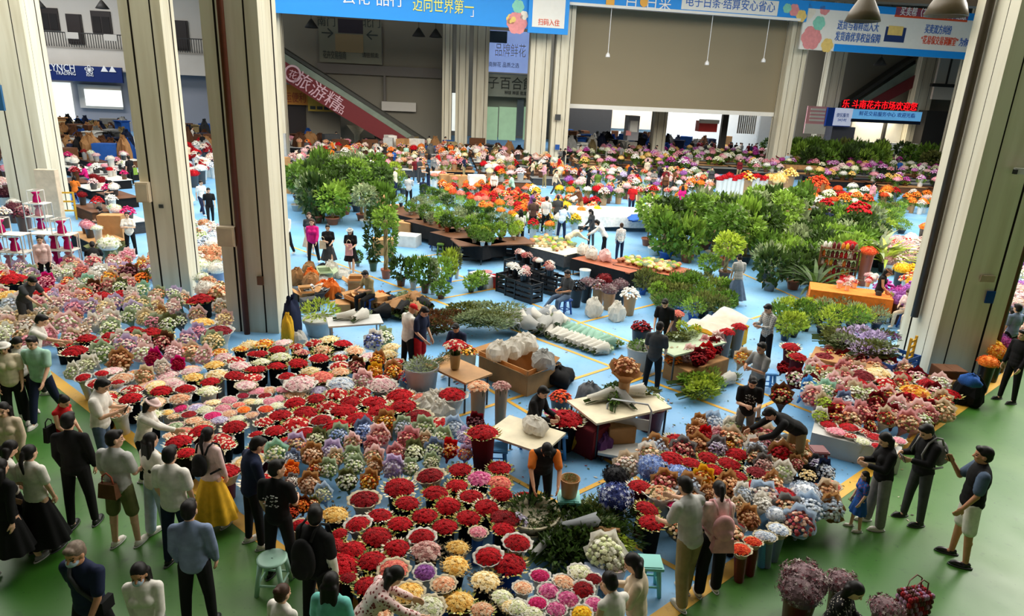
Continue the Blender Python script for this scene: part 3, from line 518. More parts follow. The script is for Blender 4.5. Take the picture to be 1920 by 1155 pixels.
q = COLS['F']; wallcase((q[0]+.28, q[1]-.78, 2.05), (.2, .03, .3), 'blue', 'small blue notice with white print on the wide pillar', 'notice', 'notice', PAPER, handle=False); wallcase((q[0]+.1, q[1]-.78, 2.5), (.34, .03, .16), 'beige', 'small pale notice plate on the wide pillar above the blue one', 'notice', 'notice', PAPER, handle=False)
t = thing('security_camera', 'small white security camera on a thin arm on the wide pillar', 'camera', (q[0]+.15, q[1]-.95, 5.05)); m = MB(); m.box((0, 0, 0), (.42, .12, .13), rz=-.3); obj('housing', m.mesh('housing', [METAL]), t, 'light grey'); m = MB(); m.tube([(.1, .1, .02), (.9, .2, .05)], .025, 6); obj('arm', m.mesh('arm', [METAL]), t, 'dark grey'); m = MB(); m.box((-.2, .02, -.02), (.05, .1, .1)); obj('lens', m.mesh('lens', [METAL]), t, 'black')
q = COLS['A0']; b = Board(-30, 158, 206, 10, float(q[1])-4, .1, 'sign', 'blue hanging sign at the edge of the hall beside the first pillar', 'sign', .1, plain('steel blue sign', (40, 90, 130), .5, .08))
# ---------------------------------------------------------------- flowers, paper and pots: one of each kind, copied later
def rmat(ax, ay, az): return np.array(Matrix.Rotation(az, 3, 'Z')@Matrix.Rotation(ay, 3, 'Y')@Matrix.Rotation(ax, 3, 'X'))
def align(d, spin=0.0):
    d = np.array(d, float); d /= np.linalg.norm(d); a = np.array([0, 0, 1.0]) if abs(d[2]) < .95 else np.array([1.0, 0, 0])
    x = np.cross(a, d); x /= np.linalg.norm(x); y = np.cross(d, x); c, s = math.cos(spin), math.sin(spin)
    return np.stack([x*c+y*s, y*c-x*s, d], 1)
def rose_geo(n=6):
    vs = []; prof = [(.3, -.55), (.85, -.1), (1.0, .3), (.72, .42), (.5, .25), (.42, .5), (.1, .42)]
    for j, (r, z) in enumerate(prof):
        for i in range(n):
            a = 2*math.pi*(i+.5*(j % 2))/n; k = 1+.13*((i+j) % 2); vs.append((r*k*math.cos(a), r*k*math.sin(a), z))
    fs = [(j*n+i, j*n+(i+1) % n, (j+1)*n+(i+1) % n, (j+1)*n+i) for j in range(len(prof)-1) for i in range(n)]
    return np.array(vs), fs
def bud_geo(n=5):
    vs = []; prof = [(.4, -.5), (1.0, .1), (.8, .5), (.25, .62)]
    for j, (r, z) in enumerate(prof):
        for i in range(n):
            a = 2*math.pi*(i+.5*(j % 2))/n; vs.append((r*math.cos(a), r*math.sin(a), z))
    return np.array(vs), [(j*n+i, j*n+(i+1) % n, (j+1)*n+(i+1) % n, (j+1)*n+i) for j in range(len(prof)-1) for i in range(n)]+[tuple(3*n+i for i in range(n))]
def star_geo(n=5):
    vs = [(0, 0, .1)]
    for i in range(2*n):
        a = math.pi*i/n; r = 1.0 if i % 2 == 0 else .38; vs.append((r*math.cos(a), r*math.sin(a), .35 if i % 2 == 0 else .05))
    return np.array(vs), [(0, 1+i, 1+(i+1) % (2*n)) for i in range(2*n)]
def leaf_geo():
    return np.array([(0, 0, 0), (.24, .4, .07), (0, .5, -.03), (-.24, .4, .07), (0, 1, -.16)]), [(0, 1, 2), (0, 2, 3), (1, 4, 2), (2, 4, 3)]
def dome(geo, count, R, hgt, size, r, jit=.12, full=1.0, z0=0.0, tuck=.9):
    v, f = geo; m = MB()
    for i in range(count):
        t = math.sqrt((i+.5)/count)*full; a = i*2.39996; x, y = R*t*math.cos(a), R*t*math.sin(a); z = hgt*(1-t*t)
        d = np.array([x*tuck/R, y*tuck/R, 1.0]); s = size*r.uniform(.85, 1.15)
        m.add((v*s)@align(d, r.uniform(0, 6)).T+np.array([x+r.gauss(0, jit*size), y+r.gauss(0, jit*size), z0+z+r.gauss(0, jit*size*1.6)]), f, 0, r.uniform(.001, .999))
    return m
ROSE, BUD, STAR, LEAF = rose_geo(), bud_geo(), star_geo(), leaf_geo()
DEFM = PAL['red']; r_ = random.Random(3)
DOME = [dome(ROSE, 100, .88, .36, .11, random.Random(s)).mesh('blooms', [DEFM]) for s in (1, 2, 3)]          # tight dome of roses
LOOSE = [dome(BUD, 74, .95, .66, .135, random.Random(s), .4).mesh('blooms', [DEFM]) for s in (4, 5, 6)]        # looser mixed heads
def cloud(s, n=260):
    r = random.Random(s); m = MB(); v, f = STAR
    m.ell((0, 0, -.02), (.8, .8, .58), r=.5, nu=14)
    for i in range(n):
        d = np.array([r.gauss(0, 1), r.gauss(0, 1), r.gauss(.35, .8)]); d /= np.linalg.norm(d)
        if d[2] < -.25: d[2] *= -1
        R = r.uniform(.8, 1.0)*(1+.12*math.sin(5*d[0]+s)*math.cos(4*d[1])); p = d*np.array([.95, .95, .7])*R
        m.add((v*.11*r.uniform(.7, 1.3))@align(d+np.array([r.gauss(0, .3) for _ in range(3)]), r.uniform(0, 6)).T+p, f, 0, r.uniform(.001, .999))
    return m.mesh('blooms', [DEFM])
CLOUD = [cloud(s) for s in (7, 8)]
def collar(s, n=44, mi=0):
    r = random.Random(s); m = MB(); v, f = LEAF
    for i in range(n):
        a = 2*math.pi*i/n+r.uniform(-.08, .08); up = r.uniform(-.1, .5); d = np.array([math.cos(a)*math.cos(up), math.sin(a)*math.cos(up), math.sin(up)]); y = d; x = np.array([-math.sin(a), math.cos(a), 0]); z = np.cross(x, y); L = r.uniform(.22, .36)
        m.add((v*np.array([L*1.1, L, L]))@np.stack([x, y, z], 1).T+np.array([math.cos(a)*.82, math.sin(a)*.82, r.uniform(-.1, .06)]), f, 0, r.uniform(.001, .999))
    return m.mesh('leaf_collar', [PAL['collar green']])
COLLAR = [collar(9), collar(10)]
def frill(s, flat=False):
    r = random.Random(s); ph = [r.uniform(0, 6) for _ in range(3)]; m = MB()
    def wav(j, i, n):
        q = 2*math.pi*i/n; k = (0, .15, .5, 1, 1.15)[min(j, 4)]; wv = math.sin(9*q+ph[0])+.6*math.sin(15*q+ph[1]); return 1+.045*k*wv, .035*k*math.sin(13*q+ph[2])
    m.lathe([(.5, -.75), (.72, -.2), (.86, .0), (1.02, .07), (.98, .04), (.84, -.03)] if not flat else [(.4, -.55), (.78, -.12), (.92, .02), (1.0, .05), (.96, .0), (.8, -.06)], 54, 0, wav=wav); return m.mesh('paper_frill', [PAPER], True)
FRILL = [frill(11), frill(12)]; DISH = [frill(13, True), frill(14, True)]
def pot(prof, n=20, name='pot', mat=PLAS): m = MB(); m.lathe(prof, n); return m.mesh(name, [mat], True)
CONE = pot([(.02, -1), (.5, -1), (.53, -.96), (.72, -.15), (.84, .02), (.7, .0), (.3, -.3)], 18, 'wrap', PAPER)
CUP = pot([(.02, -1), (.46, -1), (.5, -.97), (.68, -.02), (.73, .0), (.7, .03), (.64, .0), (.5, -.3)], 20, 'bucket')
BUCKET = pot([(.02, 0), (.72, 0), (.76, .03), (.96, .92), (1.03, .93), (1.03, 1.0), (.95, 1.0), (.9, .7), (.02, .62)], 20, 'bucket')   # unit bucket: radius 1, height 1
FPOT = pot([(.02, 0), (.66, 0), (.7, .03), (.9, .8), (1.0, .8), (1.02, 1.0), (.92, 1.0), (.88, .86), (.02, .84)], 16, 'pot')
def paperwrap(s):
    # a sheet folded into a cone: high pointed back, low front, rippled edge
    r = random.Random(s); n = 26; vs = []; m = MB(); ph = r.uniform(0, 6)
    prof = [(.10, -1.2), (.16, -.9), (.42, -.45), (.74, -.12), (.93, .06)]
    for sh, (k0, lift) in enumerate(((1.0, 0), (.86, .12))):
        base = []
        for j, (rr, z) in enumerate(prof):
            for i in range(n):
                a = 2*math.pi*i/n; back = .5+.5*math.sin(a); t = j/4; w_ = math.sin(6*a+ph+sh)+.7*math.sin(10*a+2*ph)
                q = rr*(1+.10*t*w_)*k0; base.append((q*math.cos(a), q*math.sin(a)*(1-.12*t*back), z+t*t*((back**2)*.6+lift*.4-.14+.07*w_)))
        m.add(base, [(j*n+i, j*n+(i+1) % n, (j+1)*n+(i+1) % n, (j+1)*n+i) for j in range(4) for i in range(n)], sh)
    return m.mesh('wrapping_paper', [PAPER, PAPER], True)
WRAP = [paperwrap(s) for s in (15, 16, 17)]
def spray(n, rx, rz, L, s, name='foliage', wide=1.0, droop=.0, shell=.35, mats=None, up=.55):
    r = random.Random(s); m = MB(); v, f = LEAF
    for i in range(n):
        d = np.array([r.gauss(0, 1), r.gauss(0, 1), r.gauss(0, 1)]); d /= np.linalg.norm(d); R = r.uniform(shell, 1)**.6; p = d*np.array([rx, rx, rz])*R
        y = d+np.array([r.gauss(0, .35), r.gauss(0, .35), up-droop+r.gauss(0, .4)]); y /= np.linalg.norm(y); A = align(y, r.uniform(0, 6)); l = L*r.uniform(.7, 1.3)
        B = np.stack([A[:, 0], A[:, 2], A[:, 1]], 1); m.add((v*np.array([l*wide, l, l]))@B.T+p, f, 0, r.uniform(.001, .999))
    return m.mesh(name, mats or [LEAFM])
BUSH = [spray(300, .5, .42, .19, s, wide=1.3, up=.35) for s in (21, 22)]; CROWN = [spray(430, .5, .42, .165, s, wide=1.4, droop=.6) for s in (23, 24, 25)]; FINE = [spray(320, .5, .36, .15, s, wide=.7, up=.8) for s in (26, 27)]; TALLB = [spray(300, .24, .8, .17, s, wide=1.3, up=.4) for s in (28,)]
def palm(n, L, s):
    r = random.Random(s); m = MB()
    for i in range(n):
        a = r.uniform(0, 6.28); el = r.uniform(.5, 1.4); P = []; w0 = L*.045
        for k in range(6):
            t = k/5; h = L*t*math.cos(el-.75*t); P.append((math.cos(a)*h, math.sin(a)*h, L*(math.sin(el)*t-.45*t*t)))
        sx, sy = -math.sin(a), math.cos(a); vs = []
        for k, p in enumerate(P):
            w_ = w0*math.sin(math.pi*min(.98, .12+.88*k/5)); vs += [(p[0]+sx*w_, p[1]+sy*w_, p[2]+w_*.4), (p[0]-sx*w_, p[1]-sy*w_, p[2]+w_*.4)]
        m.add(vs, [(2*k, 2*k+1, 2*k+3, 2*k+2) for k in range(5)], 0, r.uniform(.001, .999))
    return m.mesh('foliage', [LEAFM])
PALM = [palm(34, 1.0, 31), palm(60, 1.0, 32)]
def trunkmesh(braid=True):
    m = MB()
    if braid:
        for q in range(3): m.tube([(math.cos(q*2.09+k*.9)*.045, math.sin(q*2.09+k*.9)*.045, k/9) for k in range(10)], [.04-.001*k for k in range(10)], 6)
    else: m.tube([(0, 0, 0), (.01, 0, .5), (0, .01, 1)], [.035, .03, .025], 7)
    return m.mesh('trunk', [BARK], True)
TRUNK = [trunkmesh(True), trunkmesh(False)]
def stems(n, s):
    r = random.Random(s); m = MB()
    for i in range(n):
        a = r.uniform(0, 6.28); q = r.uniform(0, 1)**.5; m.tube([(math.cos(a)*.3*q, math.sin(a)*.3*q, 0), (math.cos(a)*.75*q, math.sin(a)*.75*q, 1)], .035, 4)
    return m.mesh('stems', [LEAFM])
STEMS = stems(22, 33)

def tcol(k, r): return k
GREENS = {'dark green': (56, 78, 32), 'green': (88, 120, 42), 'bright green': (124, 154, 58), 'yellow green': (156, 172, 58), 'grey green': (136, 148, 108), 'olive green': (104, 110, 56)}
WORDS.update(GREENS)
def rz_(): return rng.uniform(0, 6.28)
def rose_bucket(p, R, pal, pot_, style='leaf', hz=None, group=None, label=None):
    """dome of roses with a collar of leaves or a paper frill, standing in a wrapped pot: p is the middle of the collar"""
    z = p[2]; look = {'leaf': f'{pal} dome, leafy collar, {pot_} pot', 'frill': f'{pal} dome, ruffled collar, {pot_} pot', 'dish': f'low {pal} dome in pale cup', 'dark': f'{pal} dome, dark collar, {pot_} pot'}[style]
    t = thing('flower_dome' if style != 'dish' else 'flower_cup', label, 'flower arrangement', (p[0], p[1], p[2]), rz_(), group, look); t.rotation_euler = (rng.gauss(0, .06), rng.gauss(0, .06), rz_())
    obj('blooms', rng.choice(DOME if style != 'dish' else DOME), t, mats=[PAL[pal]], sc=(R, R, R*(1.0 if style != 'dish' else .65)))
    if style in ('leaf', 'dark'): obj('leaf_collar', rng.choice(COLLAR), t, mats=[PAL[('collar green', 'collar cream')[rng.random() < .4] if style == 'leaf' else 'collar dark']], sc=(R*1.08, R*1.08, R))
    elif style == 'frill': obj('paper_frill', rng.choice(FRILL), t, {'white': 'white', 'black': 'white'}.get(pot_, 'cream'), sc=R*1.12)
    else: obj('paper_cup', rng.choice(DISH), t, rng.choice(('white', 'white', 'cream', 'blush')), sc=(R*1.12, R*1.12, R))
    q = obj('pot', CONE if style != 'frill' else CUP, t, pot_, sc=(R*.95, R*.95, max(z-.01, .05))); q.location = (0, 0, -.02 if style != 'dish' else -.04)
    return t
def bouquet(p, R, pal, paper, paper2=None, face=None, lean=.42, group=None, label=None, h=None):
    """hand tied bouquet in folded paper: p is the middle of the blooms"""
    t = thing('wrapped_bouquet', label, 'bouquet', p, 0, group, f'{pal} bouquet in {paper} paper'); f = face if face is not None else rng.uniform(-.5, .5)
    L = max(p[2]/1.3/R, .75); L = min(L, 1.7)
    t.rotation_euler = (rng.gauss(lean, .1), rng.gauss(0, .12), f)
    obj('blooms', rng.choice(LOOSE), t, mats=[PAL[pal]], sc=(R*.9, R*.86, R*.82))
    q = obj('wrapping_paper', rng.choice(WRAP), t, sc=(R, R, R*L), mats=None, color=paper)
    return t
def cloudpot(p, R, pal, pot_, label=None, name='flower_cloud', word='airy flower mass', group=None):
    t = thing(name, label, 'flowers', (p[0], p[1], p[2]), rz_(), group, f'{pal} {word} in {pot_} bucket')
    obj('blooms', rng.choice(CLOUD), t, mats=[PAL[pal]], sc=R); h = max(p[2]-.02, .1); q = obj('bucket', BUCKET, t, pot_, sc=(R*.62, R*.62, h)); q.location = (0, 0, -p[2]); return t
def bunch(p, R, pal, pot_, hgt=.85, label=None, group=None, name='cut_flowers', small=True, loose=True):
    """cut flowers standing in a plain bucket on the floor (p on the floor)"""
    t = thing(name, label, 'flowers', p, rz_(), group, f'{pal} ' + {'orchid_pot': 'orchids in', 'flower_pot': 'flowers in', 'mixed_blooms': 'blooms in'}.get(name, 'cut flowers in') + f' {pot_} ' + ('pot' if name in ('orchid_pot', 'flower_pot', 'mixed_blooms') else 'bucket'))
    if loose and rng.random() < .55: q = obj('blooms', rng.choice(CLOUD), t, mats=[PAL[pal]], sc=(R*.95, R*.95, R*rng.uniform(.8, 1.15))); q.location = (0, 0, hgt-R*.25)
    else: q = obj('blooms', rng.choice(LOOSE if loose else DOME), t, mats=[PAL[pal]], sc=(R, R, R*1.15)); q.location = (0, 0, hgt-R*.4)
    obj('bucket', BUCKET, t, pot_, sc=(R*.66, R*.66, max(hgt-R*.35, hgt*.5)))
    if name in ('orchid_pot', 'flower_pot', 'mixed_blooms') and R > .2 or (name == 'flower_bucket' and rng.random() < .4): s = obj('leaves', rng.choice(BUSH), t, rng.choice(('green', 'dark green', 'bright green')), sc=(R*1.9, R*1.9, R*1.3)); s.location = (0, 0, hgt-R*.75)
    if not small: s = obj('stems', STEMS, t, 'green', sc=(R, R, hgt*.6)); s.location = (0, 0, hgt*.35)
    return t
def plant(p, kind, Hh, R, leaf, pot_, label=None, group=None, potr=None, poth=None):
    """potted plant standing at p: bush, crown (on a trunk), fine, tall or palm"""
    pw = {'bush': 'bushy plant', 'crown': 'leafy tree', 'fine': 'fine leaved plant', 'tall': 'slim tall plant', 'palm': 'arching palm plant', 'twin': 'twin trunk tree'}[kind]
    t = thing({'crown': 'potted_tree', 'palm': 'potted_palm', 'twin': 'potted_tree', 'bush': 'potted_bush'}.get(kind, 'potted_plant'), label, 'plant', p, rz_(), group, f'{leaf} {pw} in {pot_} pot'); t['hh'] = round(Hh, 2)
    pr = potr or R*.45; ph = poth or min(.34, Hh*.3); obj('pot', FPOT, t, pot_, sc=(pr, pr, ph)); c = list(col(leaf)); k = rng.uniform(.85, 1.2); c = (c[0]*k, c[1]*k, c[2]*k, 1)
    if kind in ('crown', 'twin'):
        tr = Hh-R*1.0; q = obj('trunk', TRUNK[rng.random() < .4], t, 'khaki', sc=(1.0, 1.0, max(tr-ph*.8, .1))); q.location = (0, 0, ph*.8)
        q = obj('foliage', rng.choice(CROWN), t, c, sc=(R*2, R*2, R*2.0)); q.location = (0, 0, Hh-R*.8)
    elif kind == 'palm': q = obj('foliage', rng.choice(PALM), t, c, sc=Hh-ph); q.location = (0, 0, ph*.9)
    else:
        me = rng.choice({'bush': BUSH, 'fine': FINE, 'tall': TALLB}[kind]); hz = Hh-ph*.8
        q = obj('foliage', me, t, c, sc=(R*2, R*2, hz/.84) if kind != 'tall' else (R*3, R*3, hz/1.6)); q.location = (0, 0, ph*.8+hz*.5)
        if kind in ('bush', 'tall'): q = obj('stem', TRUNK[1], t, 'olive green', sc=(.6, .6, hz*.5)); q.location = (0, 0, ph*.8)
    return t
# ---- furniture and goods
def table(p, sx, sy, hh, rz, top, label, leg='dark grey', skirt=None, name='table', legs=True):
    t = thing(name, label, 'table', p, rz); m = MB(); m.box((0, 0, hh-.02), (sx, sy, .04)); obj('tabletop', m.mesh('tabletop', [WOOD]), t, top)
    if legs:
        for a in (-1, 1):
            for b_ in (-1, 1): m = MB(); m.tube([(a*(sx/2-.08), b_*(sy/2-.06), 0), (a*(sx/2-.08), b_*(sy/2-.06), hh-.03)], .022, 6); obj('leg', m.mesh('leg', [METAL]), t, leg)
    if skirt:
        m = MB(); n = int((sx+sy)*8); per = []
        for i in range(n):
            q = i/n*2*(sx+sy)
            if q < sx: x, y = -sx/2+q, -sy/2
            elif q < sx+sy: x, y = sx/2, -sy/2+q-sx
            elif q < 2*sx+sy: x, y = sx/2-(q-sx-sy), sy/2
            else: x, y = -sx/2, sy/2-(q-2*sx-sy)
            per.append((x, y))
        vs = [(x*1.01, y*1.01, hh+.004) for x, y in per]+[(x*(1.03+.02*math.sin(i*2.1)), y*(1.03+.02*math.sin(i*2.1)), hh*.3+.02*math.sin(i)) for i, (x, y) in enumerate(per)]
        m.add(vs, [(i, (i+1) % n, n+(i+1) % n, n+i) for i in range(n)]+([tuple(range(n))] if skirt not in ('black', 'dark grey') else [])); obj('cloth', m.mesh('cloth', [CLOTH]), t, skirt)
    return t
def carton(p, d, rz, color, label, opened=False, name='cardboard_box', group=None, look=None):
    t = thing(name, label, 'box', p, rz, group, look); x, y, z = d; m = MB(); tk = .02
    for c, q in (((0, 0, tk/2), (x, y, tk)), ((0, -y/2, z/2), (x, tk, z)), ((0, y/2, z/2), (x, tk, z)), ((-x/2, 0, z/2), (tk, y, z)), ((x/2, 0, z/2), (tk, y, z))): m.box(c, q)
    obj('body', m.mesh('body', [CARD]), t, color)
    if opened:
        for a, s in ((0, y), (math.pi/2, x), (math.pi, y), (-math.pi/2, x)):
            w_ = (x if a in (0, math.pi) else y)*.96; dd = s/2; m = MB(); rot = np.array(Matrix.Rotation(a, 3, 'Z')@Matrix.Rotation(-.6, 3, 'X')); m.box((math.sin(a)*(dd+.1), -math.cos(a)*(dd+.1), z-.06), (w_, .24, .012), rot=rot); obj('flap', m.mesh('flap', [CARD]), t, color)
    else: m = MB(); m.box((0, 0, z), (x*1.0, y*1.0, tk)); m.box((0, 0, z+.012), (x*.12, y, .004)); obj('lid', m.mesh('lid', [CARD]), t, color)
    return t
def crate(p, d, rz, color, label, group=None, look=None):
    t = thing('crate', label, 'crate', p, rz, group, look); x, y, z = d; m = MB(); m.box((0, 0, .02), (x, y, .04))
    for sx, sy, L, a in ((0, -y/2, x, 0), (0, y/2, x, 0), (-x/2, 0, y, 1), (x/2, 0, y, 1)):
        for k in range(4): m.box((sx, sy, z*(.14+.26*k)), (L if not a else .025, .025 if not a else L, z*.15))
    for a in (-1, 1):
        for b_ in (-1, 1): m.box((a*x/2, b_*y/2, z/2), (.05, .05, z))
    obj('lattice', m.mesh('lattice', [PLAS]), t, color); return t
def stool(p, s, hh, color, label, rz=0, rnd=True):
    t = thing('stool', label, 'stool', p, rz); m = MB()
    if rnd: m.lathe([(.02, hh-.03), (s*.9, hh-.03), (s, hh-.02), (s, hh), (s*.85, hh+.008), (s*.2, hh-.004), (.01, hh-.004)], 24)
    else: m.box((0, 0, hh-.02), (2*s, 2*s, .04)); m.box((0, 0, hh), (1.7*s, 1.7*s, .02))
    obj('seat', m.mesh('seat', [PLAS], rnd), t, color)
    for q in range(4):
        a = math.pi/4+q*math.pi/2; m = MB(); c, s_ = math.cos(a), math.sin(a); m.tube([(c*s*1.25, s_*s*1.25, 0), (c*s*.85, s_*s*.85, hh-.02)], [.03, .035], 6); obj('leg', m.mesh('leg', [PLAS], True), t, color)
    m = MB(); ring = [(math.cos(a)*s*1.12, math.sin(a)*s*1.12, hh*.32) for a in [math.pi/4+k*math.pi/2 for k in range(5)]]; m.tube(ring, .016, 6); obj('brace', m.mesh('brace', [PLAS]), t, color); return t
def bag(p, d, color, label, seed=1, name='bag', cat='bag', group=None, look=None, mat=None, handles=False):
    r = random.Random(seed); t = thing(name, label, cat, p, rz_(), group, look); m = MB(); n = 14; ph = [r.uniform(0, 6) for _ in range(4)]
    def wav(j, i, n): q = 2*math.pi*i/n; return 1+.14*math.sin(3*q+ph[0]+j)+.08*math.sin(5*q+ph[1]), .06*math.sin(4*q+ph[2]+j)
    m.lathe([(.02, 0), (.86, .0), (1.0, .16), (1.02, .42), (.86, .7), (.55, .86), (.3, .93), (.34, 1.0), (.02, .97)], n+4, wav=wav); m.v[0] += np.array([[r.gauss(0, .05), r.gauss(0, .05), abs(r.gauss(0, .03))] for _ in m.v[0]]); q = obj('sack', m.mesh('sack', [mat or PAPER], mat is not None), t, color, sc=(d[0]/2, d[1]/2, d[2]))
    if handles:
        for k in (-.06, .06): m = MB(); m.tube([(-.09, k, d[2]), (-.08, k, d[2]+.14), (0, k, d[2]+.2), (.08, k, d[2]+.14), (.09, k, d[2])], .008, 6); obj('handle', m.mesh('handle', [PLAS]), t, 'black')
    return t
def greenbunch(p, L, R, leaf, label, rz=0, wrap=None, look=None, group=None, fl=None):
    """a sheaf lying on the floor or a table: stems at one end, leaves at the other, paper or plastic round the middle"""
    t = thing('leafy_bunch', label, 'bunch', (p[0], p[1], p[2]), rz, group, look); t.rotation_euler = (0, 0, rz); c = col(leaf)
    q = obj('foliage', rng.choice(FINE+BUSH), t, c, sc=(L*.9, R*(2.0 if not wrap else 1.6), R*(1.9 if not wrap else 1.3))); q.location = (L*(.2 if not wrap else .34), 0, R*.7)
    m = MB(); r = random.Random(5)
    for i in range(10): y = r.uniform(-.5, .5)*R; m.tube([(-L*.55, y*.7, R*.4+y*.3), (0, y, R*.6)], .012, 4)
    obj('stems', m.mesh('stems', [LEAFM]), t, 'green')
    if wrap: m = MB(); m.lathe([(R*.5, -L*.42), (R*.7, -L*.1), (R*1.08, L*.32), (R*1.0, L*.32)], 14, wav=lambda j, i, n: (1+.1*math.sin(3*i+j*1.3)+.06*math.sin(5*i), .03*math.sin(2.3*i))); q = obj('wrapping', m.mesh('wrapping', [PAPER], True), t, wrap); q.rotation_euler = (0, rad(90), 0); q.location = (0, 0, R*.85)
    if fl: q = obj('blooms', rng.choice(LOOSE), t, mats=[PAL[fl]], sc=(R*.9, R*.9, R*.6)); q.location = (L*.42, 0, R*.75)
    return t
# ---------------------------------------------------------------- people
def voxel(mb, size, name, mats, smooth=2):
    me = mb.mesh('shape'); o = bpy.data.objects.new('shape', me); C.objects.link(o)
    r = o.modifiers.new('r', 'REMESH'); r.mode = 'VOXEL'; r.voxel_size = size; r.use_smooth_shade = True
    if smooth: s = o.modifiers.new('s', 'SMOOTH'); s.factor = .5; s.iterations = smooth
    bpy.context.view_layer.update(); out = bpy.data.meshes.new_from_object(o.evaluated_get(bpy.context.evaluated_depsgraph_get()))
    bpy.data.objects.remove(o); bpy.data.meshes.remove(me); out.name = name; out.materials.clear()
    for m in mats: out.materials.append(m)
    out.polygons.foreach_set('use_smooth', [True]*len(out.polygons)); return out
# angles: arms (forward, outward, elbow, inward) right then left; legs (forward, outward, knee)
POSES = {
 'stand': dict(R=(6, 8, 14, 4), L=(2, 9, 18, 4), r=(3, 4, 2), l=(-4, 5, 2), hp=8),
 'stand_down': dict(R=(10, 7, 40, 12), L=(4, 9, 30, 8), r=(4, 4, 4), l=(-3, 5, 2), hp=32, lean=4),
 'look_left': dict(R=(4, 8, 12, 4), L=(4, 10, 20, 6), r=(2, 4, 2), l=(-3, 5, 2), hp=10, yaw=45),
 'look_right': dict(R=(12, 8, 60, 20), L=(2, 8, 16, 4), r=(4, 5, 4), l=(-3, 5, 2), hp=12, yaw=-45),
 'hold': dict(R=(18, 6, 85, 24), L=(16, 6, 82, 24), r=(3, 4, 2), l=(-3, 5, 2), hp=28, lean=3),
 'phone': dict(R=(34, 6, 112, 12), L=(6, 8, 20, 4), r=(3, 4, 2), l=(-5, 4, 2), hp=4),
 'walk': dict(R=(-18, 7, 14, 2), L=(20, 7, 22, 2), r=(20, 3, 6), l=(-16, 3, 14), hp=10, lean=3),
 'walk_hold': dict(R=(14, 6, 80, 26), L=(14, 8, 60, 20), r=(-15, 3, 14), l=(20, 3, 6), hp=14, lean=3),
 'reach': dict(R=(58, 6, 14, 8), L=(14, 8, 50, 10), r=(10, 4, 8), l=(-8, 4, 4), hp=24, lean=14),
 'reach_low': dict(R=(48, 10, 8, 6), L=(40, 8, 20, 10), r=(10, 5, 6), l=(-6, 5, 6), hp=30, lean=32),
 'bend': dict(R=(46, 8, 20, 10), L=(42, 8, 26, 12), r=(8, 6, 6), l=(-4, 6, 8), hp=20, lean=62),
 'crouch': dict(R=(50, 10, 40, 14), L=(46, 10, 44, 14), r=(104, 12, 132), l=(98, 14, 136), hp=18, lean=34),
 'sit': dict(R=(24, 8, 62, 22), L=(20, 8, 66, 22), r=(84, 7, 84), l=(80, 8, 78), hp=26, lean=10),
 'sit_cross': dict(R=(18, 8, 66, 24), L=(18, 10, 62, 26), r=(88, -4, 40), l=(80, 8, 74), hp=26, lean=-8),
 'hug': dict(R=(30, 12, 70, 40), L=(26, 12, 80, 44), r=(4, 4, 4), l=(-3, 4, 4), hp=10),
}
def vec(f, o, side): f, o = rad(f), rad(o); return np.array([side*math.sin(o), math.sin(f)*math.cos(o), -math.cos(f)*math.cos(o)])
def skel(pose, fem):
    P = POSES[pose]; ln = rad(P.get('lean', 0)); piv = np.array([0, 0, .93]); RX = lambda a: np.array([[1, 0, 0], [0, math.cos(a), math.sin(a)], [0, -math.sin(a), math.cos(a)]])
    U = RX(ln); up = lambda x, y, z: piv+U@(np.array([x, y, z])-piv); k = {}
    k['U'], k['up'] = U, up
    HR = RX(ln*.6+rad(P.get('hp', 0)))@np.array(Matrix.Rotation(rad(P.get('yaw', 0)), 3, 'Z')); k['HR'] = HR; neck = up(0, -.005, 1.45); k['neck'] = neck; k['head'] = neck+HR@np.array([0, .022, .135])
    sw = .152 if fem else .175
    for s, a in ((1, 'R'), (-1, 'L')):
        f, o, e, i = P[a]; sh = up(s*sw, 0, 1.37); el = sh+.275*vec(f, o, s); d = vec(f+e, -i, s); k[a] = (sh, el, el+.24*d, d, s)
    for s, a in ((1, 'r'), (-1, 'l')):
        f, o, kn = P[a]; h = np.array([s*.088, 0, .9]); kk = h+.42*vec(f, o, s); an = kk+.41*vec(f-kn, o*.3, s); k[a] = (h, kk, an, s)
    dz = .078-min(k['r'][2][2], k['l'][2][2]); k['dz'] = dz; k['top'] = k['head']+np.array([0, -.01, .125])+np.array([0, 0, dz]); k['pel'] = np.array([0, 0, .93+dz]); return k
def torso(m, k, fem, g):
    up, U = k['up'], k['U']; w = .9 if fem else 1.0
    m.ell(up(0, .0, 1.26), (.155*w+g, .105+g, .2+g), U, nu=16, nv=10); m.ell(up(0, .005, 1.08), (.135*w+g, .1+g, .19+g), U, nu=16, nv=10)
    m.cap(k['R'][0], k['L'][0], .05+g*.55, .05+g*.55, 12); m.cap(up(0, 0, 1.36), up(0, -.008, 1.455), .078+g*.6, .052+g*.3, 12)
    for a in ('R', 'L'): m.cap(up(0, -.012, 1.42), k[a][0], .052+g*.3, .044+g*.5, 10)
    if fem: m.ell(up(.065, .085, 1.25), (.06+g, .055+g, .06+g), U); m.ell(up(-.065, .085, 1.25), (.06+g, .055+g, .06+g), U)
CACHE = {}
